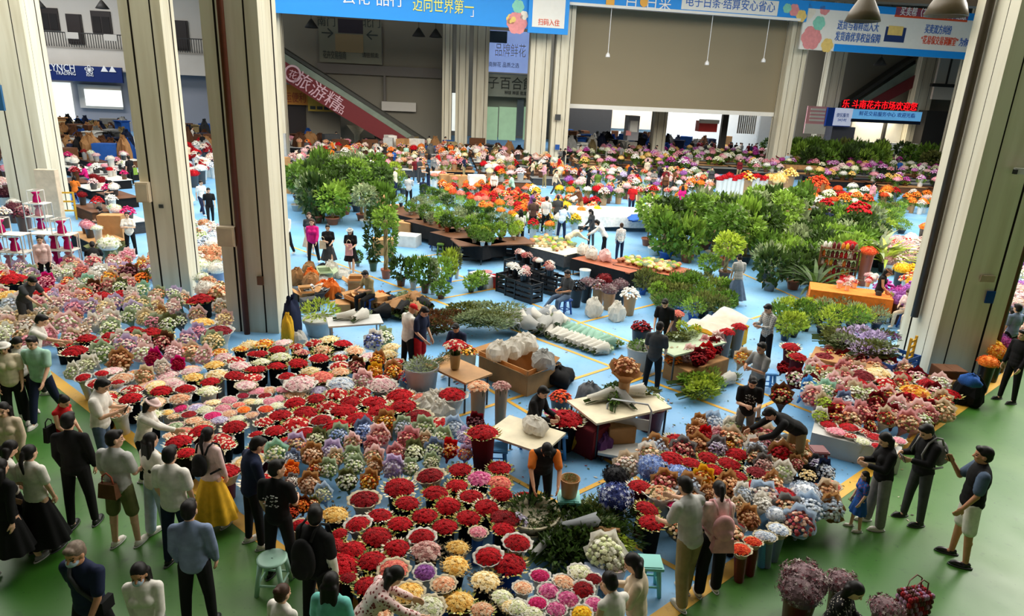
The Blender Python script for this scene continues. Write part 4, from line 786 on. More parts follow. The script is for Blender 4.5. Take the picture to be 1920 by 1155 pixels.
def body(pose, fem, fine):
    key = ('b', pose, fem, fine)
    if key in CACHE: return CACHE[key]
    k = skel(pose, fem); m = MB(); torso(m, k, fem, -.006); up = k['up']
    m.ell(np.array([0, 0, .92]), (.145, .105, .13))
    HR, hc = k['HR'], k['head']; hd = lambda x, y, z: hc+HR@np.array([x, y, z])
    m.cap(k['neck']+np.array([0, 0, -.03]), hd(0, -.012, -.05), .052, .05, 12); m.ell(hd(0, -.004, .022), (.075, .094, .095), HR, nu=18, nv=12); m.ell(hd(0, .026, -.045), (.056, .066, .074), HR, nu=16, nv=10)
    m.cap(hd(0, .086, .008), hd(0, .103, -.022), .011, .015, 8)
    for s in (1, -1): m.ell(hd(s*.076, -.004, -.01), (.012, .024, .034), HR); m.ell(hd(s*.032, .068, -.022), (.024, .02, .02), HR)
    for a in ('R', 'L'):
        sh, el, wr, d, s = k[a]; m.cap(sh, el, .046, .037, 10); m.cap(el, wr, .037, .026, 10)
        n = np.array([-s, 0, 0.]); n = n-d*(n@d); n /= np.linalg.norm(n); ac = np.cross(n, d)*s; ac = ac if ac[1]+ac[2] > -5 else -ac
        A = np.stack([ac, n, d], 1); m.ell(wr+d*.045, (.038, .02, .055), A)
        for q, L in ((-.028, .062), (-.0095, .078), (.0095, .084), (.028, .074)):
            p0 = wr+d*.085+ac*q; p1 = p0+d*L*.5+n*.006; p2 = p1+d*L*.38+n*.02; m.cap(p0, p1, .0105, .0098, 7); m.cap(p1, p2, .0098, .009, 7)
        p0 = wr+d*.03+ac*.032; p1 = p0+d*.034+ac*.022+n*.008; m.cap(p0, p1, .0125, .011, 7); m.cap(p1, p1+d*.03+ac*.004+n*.012, .011, .0095, 7)
    for a in ('r', 'l'):
        h, kn, an, s = k[a]; m.cap(h, kn, .078, .052, 12); m.cap(kn, an, .054, .036, 12); m.cap(kn+(an-kn)*.28+np.array([0, -.014, 0]), kn+(an-kn)*.45, .044, .04, 10); m.cap(an+np.array([0, -.02, -.03]), an+np.array([0, .12, -.045]), .033, .028, 8)
    me = voxel(m, .0088 if fine else .015, 'body', [SKIN, EYE, LIP], 1 if fine else 2)
    n = len(me.polygons); c = np.zeros(n*3); me.polygons.foreach_get('center', c); q = (c.reshape(-1, 3)-hc)@HR; x, y, z = np.abs(q[:, 0]), q[:, 1], q[:, 2]; mi = np.zeros(n, int)
    mi[(y > .06) & (((x-.031)/.017)**2+((z-.0)/.0085)**2 < 1)] = 1; mi[(y > .06) & (np.abs(x-.032) < .02) & (np.abs(z-.026) < .005)] = 1; mi[(y > .06) & (x < .022) & (np.abs(z+.066) < .007)] = 2
    me.polygons.foreach_set('material_index', mi.tolist()); CACHE[key] = me; return me
def topmesh(pose, fem, kind):
    key = ('t', pose, fem, kind)
    if key in CACHE: return CACHE[key]
    k = skel(pose, fem); m = MB(); g = {'jacket': .03, 'loose': .028, 'vest': .032, 'over': .03}.get(kind, .018); torso(m, k, fem, g); m.ell(k['up'](0, 0, 1.0), (.143+g, .106+g, .17), k['U'], nu=16); m.ell(np.array([0, 0, .92]), (.15+g, .113+g, .12 if kind != 'tank' else .09), nu=16)
    for a in ('R', 'L'):
        sh, el, wr, d, s = k[a]
        if kind in ('tee', 'loose', 'over'): m.cap(sh, sh+(el-sh)*.72, .062+g*.4, .056+g*.5, 12)
        elif kind in ('long', 'jacket'): m.cap(sh, el, .056+g*.5, .044+g*.5, 12); m.cap(el, el+(wr-el)*.9, .044+g*.5, .034+g*.4, 12)
    me = voxel(m, .014, 'top', [CLOTH], 2); CACHE[key] = me; return me
def botmesh(pose, fem, kind):
    key = ('l', pose, fem, kind)
    if key in CACHE: return CACHE[key]
    k = skel(pose, fem); m = MB()
    if kind in ('skirt', 'midi', 'long_skirt'):
        zt, zb, rb = 1.03, {'skirt': .52, 'midi': .38, 'long_skirt': .2}[kind], {'skirt': .25, 'midi': .29, 'long_skirt': .36}[kind]
        def wav(j, i, n): return 1+.07*(j/6)*math.sin(2*math.pi*i/n*9), 0
        pr = [(.13, 0), (.152, -.1*(zt-zb)/.5)]+[(.155+(rb-.155)*t**.9, -(zt-zb)*(.2+.8*t)) for t in (.05, .3, .6, .85, 1)]
        m.lathe(pr, 54, c=(0, 0, zt), wav=wav); v = m.v[0]; v[:, 1] *= .8; me = m.mesh('skirt', [CLOTH], True)
    else:
        m.ell(np.array([0, 0, .93]), (.158, .12, .12), nu=16); wide = {'trousers': 0, 'shorts': .014, 'wide': .02, 'jeans': .004}[kind]
        for a in ('r', 'l'):
            h, kn, an, s = k[a]; m.cap(h, kn, .094+wide*.3, .066+wide, 12)
            if kind != 'shorts': m.cap(kn, kn+(an-kn)*.94, .066+wide, .05+wide*1.3, 12)
        if kind == 'shorts':
            m = MB(); m.ell(np.array([0, 0, .93]), (.16, .122, .12), nu=16)
            for a in ('r', 'l'): h, kn, an, s = k[a]; m.cap(h, h+(kn-h)*.86, .1, .088, 12)
        me = voxel(m, .014, kind, [CLOTH], 2)
    CACHE[key] = me; return me
def hairmesh(pose, fem, kind):
    key = ('h', pose, fem, kind)
    if key in CACHE: return CACHE[key]
    k = skel(pose, fem); HR, hc = k['HR'], k['head']; hd = lambda x, y, z: hc+HR@np.array([x, y, z]); m = MB()
    if kind in ('cap', 'hat'):
        m.ell(hd(0, -.008, .055), (.086, .104, .078), HR, nu=18, nv=10); m.cap(hd(-.03, .1, .045), hd(.03, .1, .045), .018, .018) if kind == 'cap' else [m.cap(hd(.11*math.cos(a), .12*math.sin(a), .045), hd(.11*math.cos(a+.5), .12*math.sin(a+.5), .045), .018, .018, 6) for a in np.arange(0, 6.3, .45)]
        if kind == 'cap': m.cap(hd(-.045, .12, .04), hd(.045, .12, .04), .014, .014)
    elif kind == 'mask': m.ell(hd(0, .052, -.044), (.06, .066, .052), HR, nu=16)
    else:
        m.ell(hd(0, -.02, .042), (.084, .1, .092), HR, nu=18, nv=12); m.ell(hd(0, -.038, -.002), (.08, .078, .09), HR, nu=16, nv=10)
        if kind == 'short': m.ell(hd(0, .05, .092), (.06, .045, .035), HR)
        if kind in ('long', 'bob'):
            L = .42 if kind == 'long' else .16; b = hd(0, -.075, -.02); dn = np.array([0, 0, -1.0])*.75+(-(k['U'][:, 2]))*.25; e = b+dn*L; e = e-k['U'][:, 1]*.03
            for s in (-.05, 0, .05): m.cap(b+HR@np.array([s, 0, 0]), e+HR@np.array([s*1.2, 0, 0]), .05, .035, 10)
            for s in (-1, 1): m.cap(hd(s*.076, -.02, .02), hd(s*.08, -.02, -.12), .02, .016, 8)
        if kind == 'pony': b = hd(0, -.12, .03); m.ell(hd(0, -.115, .04), (.03, .03, .03)); m.cap(b, b+np.array([0, 0, -.12])-k['U'][:, 1]*.05, .035, .03); m.cap(b+np.array([0, 0, -.12])-k['U'][:, 1]*.05, b+np.array([0, 0, -.3])-k['U'][:, 1]*.04, .03, .012)
        if kind == 'bun': m.ell(hd(0, -.1, .075), (.045, .045, .045))
    me = voxel(m, .011, 'hair' if kind not in ('cap', 'hat', 'mask') else kind, [HAIRM if kind not in ('cap', 'hat', 'mask') else CLOTH], 2); CACHE[key] = me; return me
def shoemesh(pose, fem, side):
    key = ('s', pose, fem, side)
    if key in CACHE: return CACHE[key]
    k = skel(pose, fem); h, kn, an, s = k[side]; m = MB(); c = an+np.array([s*.004, .05, -.038])
    m.ell(c+np.array([0, .01, -.012]), (.046, .135, .026), nu=14); m.ell(c+np.array([0, -.06, .012]), (.04, .06, .045), nu=12); m.ell(c+np.array([0, .05, .004]), (.042, .075, .034), nu=12)
    me = voxel(m, .011, 'shoe', [PLAS], 1); CACHE[key] = me; return me
def solemesh(pose, fem, side):
    key = ('o', pose, fem, side)
    if key in CACHE: return CACHE[key]
    k = skel(pose, fem); an, s = k[side][2], k[side][3]; c = an+np.array([s*.004, .05, -.072]); m = MB(); m.lathe([(.01, -.006), (.9, -.006), (1, 0), (1, .014), (.9, .016)], 20); v = m.v[0]; v[:, 0] *= .049; v[:, 1] *= .148; m.v[0] = v+c; me = m.mesh('sole', [PLAS], True); CACHE[key] = me; return me
SKINC = {'fair': (224, 178, 148), 'tan': (196, 142, 108), 'brown': (160, 108, 80)}
HAIRC = {'black': (20, 17, 16), 'brown': (66, 42, 28), 'grey': (120, 104, 90)}
PEOPLE = []
def person(hx, hy, h, ang, pose, fem, hair, top, tc, bot, bc, label, look=None, shoe='white', skin='fair', hc='black', fine=True, mat=None, botmat=None, mask=False, hat=None, hatc='red', ph=None, group=None, z0=0.0, far=False, pr_=None, over=None):
    k = skel(pose, fem); s = h/1.7*(1 if pose not in () else 1); tp = k['top']*s; rz = rad(ang-90); c, sn = math.cos(rz), math.sin(rz)
    p = gp(hx, hy, z0+tp[2]); x, y = p[0]-(c*tp[0]-sn*tp[1]), p[1]-(sn*tp[0]+c*tp[1])
    t = thing('person', label, 'person', (x, y, z0), rz, group, look, sc=s); dz = (0, 0, k['dz'])
    def part(nm, me, cl, mm=None): q = obj(nm, me, t, srgb(*cl)+(1,) if isinstance(cl, tuple) else cl); q.location = dz; (mm and (setattr(q.material_slots[0], 'link', 'OBJECT'), setattr(q.material_slots[0], 'material', mm))); return q
    part('body', body(pose, fem, fine), SKINC[skin])
    if hair: part('hair', hairmesh(pose, fem, hair), HAIRC[hc])
    if hat: part(hat, hairmesh(pose, fem, hat), hatc)
    if mask: part('face_mask', hairmesh(pose, fem, 'mask'), 'pale blue')
    part({'jacket': 'jacket', 'tank': 'vest'}.get(top, 'shirt'), topmesh(pose, fem, top), tc, mat)
    if over: part('vest' if over[0] == 'vest' else 'overshirt', topmesh(pose, fem, over[0]), over[1])
    part({'shorts': 'shorts', 'skirt': 'skirt', 'midi': 'skirt', 'long_skirt': 'skirt'}.get(bot, 'trousers'), botmesh(pose, fem, bot), bc, botmat)
    for sd in ('r', 'l'):
        q = part('shoe', shoemesh(pose, fem, sd), shoe)
        if fine: obj('sole', solemesh(pose, fem, sd), q, 'light grey' if shoe != 'black' else 'dark grey')
    if pr_:                                    # pale print on the back or chest of a t-shirt
        m = MB(); r = random.Random(4); y = -.135 if pr_ == 'back' else .14
        for i in range(26): a, b_ = r.uniform(-.1, .1), r.uniform(-.1, .09); m.box((a, y-(.012 if y < 0 else -.012), 1.24+b_), (r.uniform(.01, .035), .012, .008))
        q = next(c for c in t.children if c.name.startswith('shirt')); obj('print', m.mesh('print', [CLOTH]), q, 'light grey')
    PEOPLE.append((t, k, s, rz)); 
    if ph: land(ph, (x, y))
    if pose in ('sit', 'sit_cross'): stool((x, y, z0), .16, k['pel'][2]*s-.125*s, 'blue' if not far else 'dark grey', None, rz=rz, rnd=False); THINGS[-1] = (THINGS[-1][0], 'low plastic stool under a seated person')
    return t
def at(i, x, y, z):                            # a place in the frame of a person, for what they carry
    t, k, s, rz = PEOPLE[i]; c, sn = math.cos(rz), math.sin(rz); return (t.location.x+s*(c*x-sn*y), t.location.y+s*(sn*x+c*y), s*z+t.location.z)
def hand(i, a):
    t, k, s, rz = PEOPLE[i]; sh, el, wr, d, sd = k[a]; q = wr+d*.1; return at(i, q[0], q[1], q[2]+k['dz'])
def backpack(i, color, label, w_=.27, hh=.4, zc=1.2):
    t, k, s, rz = PEOPLE[i]; q = thing('backpack', label, 'backpack', at(i, 0, -.2, zc-hh/2), rz, sc=s); m = MB(); m.ell((0, 0, hh/2), (w_/2, .085, hh/2*1.05), nu=16, nv=10); m.ell((0, -.07, hh*.32), (w_*.36, .05, hh*.25)); q1 = obj('sack', voxel(m, .014, 'sack', [CLOTH], 2), q, color)
    for a in (-1, 1): m = MB(); m.tube([(a*.08, .04, hh*.95), (a*.095, .1, hh+.09), (a*.1, .2, hh+.115), (a*.105, .31, hh+.03), (a*.11, .375, hh*.6), (a*.15, .35, hh*.25), (a*.205, .2, .06), (a*.15, .03, .05)], .016, 6); obj('strap', m.mesh('strap', [CLOTH], True), q, color)
    return q
def shoulderbag(i, color, label, d=(.26, .1, .2), off=(.24, -.02, .92), strap=True, name='handbag', hc_='cream'):
    t, k, s, rz = PEOPLE[i]; q = thing(name, label, 'bag', at(i, off[0], off[1], off[2]-d[2]/2), rz, sc=s); m = MB(); vs = [(-d[0]/2, -d[1]/2, 0), (d[0]/2, -d[1]/2, 0), (d[0]/2, d[1]/2, 0), (-d[0]/2, d[1]/2, 0), (-d[0]*.42, -d[1]*.3, d[2]), (d[0]*.42, -d[1]*.3, d[2]), (d[0]*.42, d[1]*.3, d[2]), (-d[0]*.42, d[1]*.3, d[2])]
    m.add(vs, [(0, 3, 2, 1), (4, 5, 6, 7), (0, 1, 5, 4), (1, 2, 6, 5), (2, 3, 7, 6), (3, 0, 4, 7)]); obj('pouch', m.mesh('pouch', [CLOTH]), q, color)
    m = MB(); m.tube([(-d[0]*.3, 0, d[2]), (-d[0]*.24, 0, d[2]+.1), (0, 0, d[2]+.15), (d[0]*.24, 0, d[2]+.1), (d[0]*.3, 0, d[2])], .012, 6); obj('handle', m.mesh('handle', [CLOTH], True), q, hc_); return q
def phone(i, a, label):
    t, k, s, rz = PEOPLE[i]; p = hand(i, a); q = thing('phone', label, 'phone', (p[0], p[1], p[2]-.02), rz); m = MB(); m.box((0, .03, .03), (.075, .012, .15), rot=rmat(-.5, 0, 0)); obj('case', m.mesh('case', [PLAS]), q, 'black'); m = MB(); m.box((0, .023, .027), (.068, .004, .14), rot=rmat(-.5, 0, 0)); obj('screen', m.mesh('screen', [PLAS]), q, 'dark grey')
# ---------------------------------------------------------------- the people of the photo
Pn = person
Pn(30, 632, 1.62, 330, 'stand_down', 1, 'bob', 'tee', 'light grey', 'trousers', 'black', 'person with bobbed black hair in a patterned grey top behind the teal shirt man', mat=DFLOR, ph='the patterned top woman')
Pn(4, 640, 1.66, 300, 'stand', 1, 'long', 'loose', 'cream', 'wide', 'black', 'person in a loose cream top and wide black trousers at the edge of the aisle beside the teal shirt man', hat='hat', hatc='white')
Pn(58, 630, 1.75, 275, 'walk', 0, 'short', 'loose', 'mint', 'jeans', 'navy', 'person in a pale teal t-shirt and navy jeans walking up the green aisle', ph='the teal t-shirt man')
Pn(74, 590, 1.70, 20, 'reach', 0, 'short', 'tee', 'white', 'jeans', 'dark grey', 'person in a white t-shirt leaning to the flowers behind the teal shirt man', ph='the leaning man in white')
Pn(58, 518, 1.68, 345, 'reach_low', 0, 'short', 'loose', 'dark grey', 'shorts', 'dark grey', 'person in a dark grey t-shirt leaning over cream flowers by the shelves', ph='the leaning dark grey man')
Pn(3, 755, 1.58, 280, 'stand', 1, 'long', 'long', 'beige', 'trousers', 'khaki', 'person in a beige long sleeved cardigan cut off by the photo edge', fine=True)
Pn(14, 828, 1.6, 60, 'stand_down', 1, 'bob', 'tee', 'white', 'skirt', 'black', 'person with black bobbed hair cut off by the photo edge above the black dress')
Pn(-4, 862, 1.64, 80, 'walk', 1, 'long', 'long', 'black', 'midi', 'black', 'person in a long black dress and grey slippers walking at the edge of the photo', shoe='grey')
Pn(52, 835, 1.60, 80, 'stand', 1, 'pony', 'tee', 'white', 'long_skirt', 'black', 'person in a white t-shirt and long black skirt with a ponytail', shoe='black', ph='the black skirt woman')
Pn(118, 742, 1.42, 350, 'stand_down', 1, 'bun', 'tank', 'red', 'trousers', 'maroon', 'person in a red pinafore half hidden behind the man all in black', ph='the red pinafore girl')
Pn(125, 775, 1.78, 96, 'stand', 0, 'short', 'long', 'black', 'trousers', 'black', 'person all in black with long sleeves seen from behind on the green aisle', shoe='black', ph='the man all in black')
Pn(188, 710, 1.72, 10, 'hold', 0, 'short', 'loose', 'white', 'jeans', 'denim blue', 'person in a cream t-shirt and jeans looking down at a phone by the flowers', ph='the phone watching man')
Pn(282, 745, 1.60, 10, 'reach', 1, 'bob', 'long', 'white', 'trousers', 'black', 'person in a white sweater and pale beret reaching out over the flower cups', hat='hat', hatc='blush', ph='the beret woman')
Pn(212, 808, 1.76, 82, 'look_right', 0, 'short', 'loose', 'light grey', 'shorts', 'olive', 'person in a pale grey shirt and olive shorts with a brown handbag at his back', ph='the brown handbag man')
Pn(280, 812, 1.62, 62, 'stand', 1, 'long', 'long', 'white', 'wide', 'pale blue', 'person with long black hair in a white top and pale blue jeans', ph='the pale jeans woman')
Pn(316, 838, 1.74, 84, 'stand', 0, 'short', 'loose', 'white', 'jeans', 'navy', 'person in a plain white t-shirt and dark jeans seen from behind', shoe='black', ph='the plain white t-shirt man')
Pn(388, 802, 1.60, 74, 'stand', 1, 'pony', 'long', 'blush', 'long_skirt', 'yellow', 'person in a long yellow skirt with a small black backpack', ph='the yellow skirt woman')
Pn(480, 820, 1.70, 40, 'stand_down', 0, 'short', 'jacket', 'navy', 'trousers', 'black', 'person in a navy denim jacket facing the bouquets', ph='the navy jacket man')
Pn(518, 864, 1.72, 80, 'look_right', 0, 'short', 'tee', 'black', 'jeans', 'black', 'person in a black t-shirt with white print on the back by the round stool', shoe='black', ph='the printed t-shirt man', pr_='back')
Pn(352, 940, 1.74, 96, 'stand', 0, 'short', 'long', 'slate blue', 'trousers', 'black', 'person in a slate blue long sleeved shirt and black trousers seen from behind', shoe='black', ph='the slate blue shirt man')
Pn(138, 1018, 1.76, 262, 'walk', 0, 'short', 'tee', 'navy', 'trousers', 'black', 'older person with grey hair in a navy polo and white face mask', hc='grey', mask=True, skin='tan', ph='the navy polo man')
Pn(258, 1058, 1.58, 280, 'walk', 1, 'bob', 'long', 'white', 'trousers', 'grey', 'person in a white blouse with a shoulder strap and pale face mask', mask=True, skin='tan', ph='the masked woman in white')
Pn(588, 950, 1.74, 66, 'look_left', 0, 'short', 'long', 'white', 'trousers', 'black', 'person in black with white under sleeves and a black backpack by the red domes', shoe='black', ph='the big backpack man', over=('over', 'black'))
Pn(620, 1075, 1.60, 82, 'stand', 1, 'long', 'loose', 'teal', 'trousers', 'black', 'person in a bright teal top with very long black hair', ph='the teal top woman')
Pn(528, 1097, 1.45, 60, 'stand', 1, 'bun', 'tee', 'white', 'trousers', 'grey', 'person with brown hair in a bun below the round stool', hc='brown', ph='the brown bun child')
Pn(738, 1064, 1.60, 20, 'reach_low', 1, 'bob', 'long', 'blush', 'trousers', 'black', 'person in a flowered pink blouse leaning over the yellow cream domes', mat=FLOR, ph='the flowered blouse woman')
Pn(1146, 1076, 1.58, 120, 'stand_down', 1, 'bun', 'tank', 'white', 'trousers', 'white', 'person with bare shoulders in a white top among the pink domes', ph='the bare shouldered woman')
Pn(1190, 1040, 1.60, 165, 'hold', 1, 'long', 'long', 'beige', 'trousers', 'khaki', 'person with very long black hair in an olive beige jacket', ph='the beige jacket woman')
Pn(1288, 896, 1.76, 118, 'reach', 0, 'short', 'loose', 'light grey', 'wide', 'khaki', 'person in a pale t-shirt and khaki trousers holding out a red dome', ph='the khaki trousers man')
Pn(1351, 905, 1.64, 94, 'stand_down', 1, 'pony', 'long', 'blush', 'wide', 'black', 'person in a pale pink top and flared black trousers beside the khaki trousers man', ph='the flared trousers woman')
Pn(1606, 1092, 1.56, 320, 'sit', 1, 'bob', 'long', 'black', 'trousers', 'black', 'person in a dark floral top sitting by the dried flowers at the bottom edge', mat=DFLOR, ph='the seated floral woman')
Pn(1664, 812, 1.64, 178, 'hold', 1, 'long', 'jacket', 'black', 'wide', 'grey', 'person with long black hair in a black jacket and grey trousers on the green aisle', ph='the black jacket woman')
Pn(1624, 884, 1.02, 178, 'stand', 1, 'long', 'tee', 'blue', 'skirt', 'blue', 'child in a colourful blue dress beside the black jacket woman', mat=FLOR, fine=True)
Pn(1742, 796, 1.74, 186, 'hold', 0, 'short', 'jacket', 'black', 'jeans', 'dark grey', 'person in a black jacket carrying a grey backpack and looking at a phone', shoe='black', ph='the grey backpack man')
Pn(1850, 838, 1.86, 158, 'phone', 0, 'short', 'loose', 'denim blue', 'shorts', 'white', 'person in white shorts and a black vest over a denim shirt holding a phone up', shoe='black', skin='tan', ph='the white shorts man', over=('vest', 'black'))
Pn(1922, 618, 1.74, 190, 'stand', 0, 'short', 'long', 'black', 'trousers', 'black', 'person in black trousers cut off by the photo edge on the green aisle', shoe='black')
Pn(1026, 830, 1.64, 275, 'reach_low', 0, 'short', 'tee', 'orange', 'trousers', 'black', 'person in an orange t-shirt and black apron bending by the folding table', skin='tan', hat='cap', hatc='black', ph='the orange t-shirt keeper', over=('vest', 'black'))
Pn(1018, 724, 1.66, 330, 'sit', 0, 'short', 'jacket', 'black', 'trousers', 'black', 'person in a black cardigan sitting bent over behind the paper covered table', ph='the black cardigan keeper')
Pn(1447, 764, 1.68, 186, 'bend', 0, 'short', 'jacket', 'black', 'trousers', 'khaki', 'person in a black jacket bending deeply over the blue floor', shoe='black', ph='the bending black jacket man')
Pn(1413, 706, 1.60, 262, 'hold', 0, 'short', 'tee', 'black', 'jeans', 'grey', 'person in a black t-shirt with small print and grey trousers facing this way', ph='the black t-shirt boy', pr_='front')
Pn(1430, 642, 1.68, 205, 'hug', 0, 'short', 'tee', 'grey', 'shorts', 'black', 'person in a grey t-shirt and black shorts hugging a paper of yellow flowers', skin='tan', shoe='black', ph='the flower hugging man')
Pn(1442, 570, 1.68, 200, 'hold', 0, 'short', 'long', 'light grey', 'trousers', 'black', 'person in a checked grey shirt standing by the long floor plants', mat=PLAID, ph='the checked shirt man')
Pn(1238, 604, 1.70, 60, 'stand_down', 0, 'short', 'tee', 'dark grey', 'trousers', 'black', 'person in a dark grey t-shirt standing beside the stall of cut greens', shoe='black', ph='the dark grey t-shirt man')
Pn(1248, 560, 1.66, 240, 'stand_down', 0, 'short', 'tee', 'black', 'trousers', 'black', 'person in black standing behind the stall of cut greens', fine=False)
Pn(773, 570, 1.70, 40, 'stand_down', 0, None, 'loose', 'white', 'jeans', 'black', 'person in a white t-shirt and red cap standing by the wooden table', hat='cap', hatc='red', skin='tan', ph='the red cap man')
Pn(795, 575, 1.68, 330, 'stand_down', 0, 'short', 'loose', 'navy', 'shorts', 'red', 'person in a navy t-shirt and red shorts beside the red cap man', ph='the red shorts man')
Pn(855, 606, 1.6, 250, 'sit', 0, 'short', 'tee', 'navy', 'trousers', 'black', 'person in a dark top sitting behind the red flowers on the wooden table', skin='tan', fine=False)
Pn(685, 507, 1.62, 230, 'sit', 0, 'short', 'tee', 'khaki', 'trousers', 'black', 'person in a khaki t-shirt sitting among boxes beside the brown pipe pillar', skin='tan', ph='the seated khaki person')
Pn(1065, 506, 1.70, 215, 'sit_cross', 0, 'short', 'tee', 'dark grey', 'jeans', 'denim blue', 'person in a dark t-shirt and jeans sitting with legs stretched beside the black crates', skin='tan', ph='the seated jeans man')
Pn(1388, 477, 1.66, 92, 'stand_down', 1, 'bun', 'tee', 'light grey', 'long_skirt', 'denim blue', 'person in a grey patterned blouse and long denim skirt seen from behind', mat=PLAID, ph='the denim skirt woman')
Pn(532, 396, 1.72, 262, 'walk', 0, None, 'long', 'white', 'trousers', 'black', 'person in a white shirt and dark trousers beside the brown pipe pillar', hat='hat', hatc='light grey', fine=False, ph='the hatted man in white')
Pn(579, 398, 1.66, 290, 'walk', 1, 'long', 'tee', 'dark grey', 'midi', 'beige', 'person with long brown hair behind the magenta jacket woman', hc='brown', fine=False)
Pn(584, 410, 1.72, 275, 'walk', 1, 'bob', 'jacket', 'magenta', 'trousers', 'black', 'person in a magenta jacket and black trousers walking on the blue floor', hc='brown', fine=False, ph='the magenta jacket woman')
Pn(614, 421, 1.62, 285, 'walk_hold', 1, 'bun', 'tee', 'black', 'midi', 'dark grey', 'person in a dark dress holding bags beside the magenta jacket woman', fine=False)
Pn(656, 427, 1.66, 270, 'walk_hold', 1, 'bob', 'tee', 'black', 'skirt', 'black', 'person in a short black dress and white cap holding a patterned bag', hat='hat', hatc='light grey', fine=False, ph='the white cap woman')
Pn(977, 392, 1.64, 100, 'stand', 1, 'long', 'tee', 'white', 'trousers', 'black', 'person in a white top and black trousers at the corner of the plant table', fine=False)
Pn(1002, 372, 1.68, 80, 'stand_down', 0, 'short', 'tee', 'brown', 'trousers', 'black', 'person in a brown striped shirt at the corner of the plant table', mat=STRIPE, fine=False)
Pn(1003, 358, 1.66, 350, 'reach', 1, 'bun', 'tee', 'purple', 'trousers', 'navy', 'person in a purple top with orange hair tie beyond the striped shirt man', hc='brown', fine=False)
Pn(1026, 368, 1.70, 70, 'stand', 0, 'short', 'tee', 'white', 'trousers', 'black', 'person in a white t-shirt and black trousers next to a dark backpack wearer', fine=False)
Pn(1047, 366, 1.70, 90, 'stand_down', 0, 'short', 'tee', 'dark grey', 'trousers', 'black', 'person in a dark top carrying a bag beside the white t-shirt man', fine=False)
Pn(1060, 385, 1.66, 70, 'reach_low', 0, 'short', 'long', 'pale blue', 'jeans', 'navy', 'person in a pale blue denim shirt leaning over the flower tables', fine=False)
Pn(1108, 392, 1.64, 200, 'stand_down', 1, 'bob', 'long', 'dark grey', 'trousers', 'dark grey', 'person in a dark coat with red flowers before the big white sheet', fine=False)
Pn(1090, 425, 1.6, 20, 'bend', 1, 'pony', 'long', 'cream', 'trousers', 'cream', 'person in cream with a dark strap bending over the low tables', fine=False)
Pn(1120, 412, 1.66, 160, 'reach_low', 1, 'bob', 'long', 'white', 'trousers', 'black', 'person in a white blouse leaning over the low tables', fine=False)
Pn(1166, 418, 1.5, 100, 'stand', 1, 'bun', 'long', 'white', 'jeans', 'navy', 'person in a white flowered shirt and blue jeans next to the potted trees', hc='brown', fine=False, mat=FLOR)
Pn(1222, 362, 1.66, 100, 'stand_down', 0, 'short', 'loose', 'white', 'jeans', 'navy', 'person in white standing at the big white sheet before the potted trees', fine=False)
Pn(1281, 348, 1.6, 90, 'stand', 1, 'bob', 'loose', 'magenta', 'trousers', 'grey', 'person in bright pink before the red wrapped flowers', fine=False)
Pn(1527, 378, 1.68, 80, 'stand_down', 0, 'short', 'tee', 'grey', 'trousers', 'black', 'person in grey with an orange bag by the orange lilies', fine=False)
Pn(1556, 390, 1.66, 60, 'reach', 0, 'short', 'tee', 'navy', 'trousers', 'light grey', 'person in navy and pale trousers beside the one with the orange bag', fine=False)
Pn(1666, 503, 1.66, 330, 'stand_down', 1, 'bob', 'tank', 'black', 'trousers', 'dark grey', 'person in a black sleeveless top and dark hat behind the orange cloth table', skin='tan', hat='hat', hatc='brown', fine=False, ph='the dark hat woman')
Pn(1729, 528, 1.58, 200, 'reach_low', 1, 'bun', 'long', 'beige', 'trousers', 'beige', 'person in beige by the wide pillar beyond the orange cloth table', hc='brown', fine=False)
Pn(1706, 542, 1.58, 210, 'sit', 1, 'pony', 'tee', 'blush', 'trousers', 'beige', 'person in pale pink sitting by the orange cloth table', hc='brown', fine=False)
Pn(1898, 425, 1.7, 100, 'walk', 0, 'short', 'loose', 'lilac', 'trousers', 'navy', 'person in a lilac shirt beyond the wide pillar by the dark red pipe', fine=False, hat='cap', hatc='blue')
Pn(1893, 496, 1.66, 250, 'stand', 1, 'long', 'tee', 'black', 'trousers', 'black', 'person in black beyond the wide pillar by the dark red pipe', fine=False)
Pn(1900, 577, 1.3, 90, 'stand_down', 1, 'bob', 'tee', 'orange', 'trousers', 'navy', 'person in an orange t-shirt by the orange flowers beyond the wide pillar', fine=False)
Pn(1911, 570, 1.66, 100, 'stand', 0, 'short', 'tee', 'slate blue', 'trousers', 'black', 'person in slate blue at the photo edge beyond the wide pillar', fine=False)
Pn(73, 442, 1.62, 300, 'stand', 1, 'pony', 'long', 'blush', 'trousers', 'black', 'person in a cream pink blouse standing before the shelves of pink boxes', fine=False, ph='the pink blouse woman')
Pn(172, 453, 1.66, 120, 'crouch', 0, 'short', 'jacket', 'black', 'trousers', 'black', 'person in a black jacket crouching beside the pink gift bag', fine=False)
Pn(186, 387, 1.66, 170, 'sit', 0, 'short', 'tee', 'black', 'trousers', 'black', 'person in a black t-shirt sitting with a pale blue case beyond the shelves', fine=False)
Pn(139, 330, 1.62, 100, 'sit', 1, 'bob', 'tee', 'orange', 'trousers', 'black', 'person in an orange t-shirt seen from behind beyond the first pillar', fine=False)
Pn(153, 308, 1.62, 200, 'sit', 1, 'bob', 'jacket', 'magenta', 'trousers', 'grey', 'person in a magenta jacket beyond the orange t-shirt person', fine=False)
Pn(237, 397, 1.62, 290, 'hug', 1, 'pony', 'tee', 'white', 'trousers', 'black', 'person in white hugging white flowers beside the plain first pillar', fine=False)
Pn(206, 338, 1.6, 250, 'sit', 0, 'short', 'tee', 'khaki', 'trousers', 'grey', 'person in khaki sitting at the tables beside the plain first pillar', fine=False)
Pn(240, 292, 1.68, 160, 'stand', 0, 'short', 'tee', 'black', 'trousers', 'black', 'person in black standing beside the plain first pillar with a green bag', fine=False)
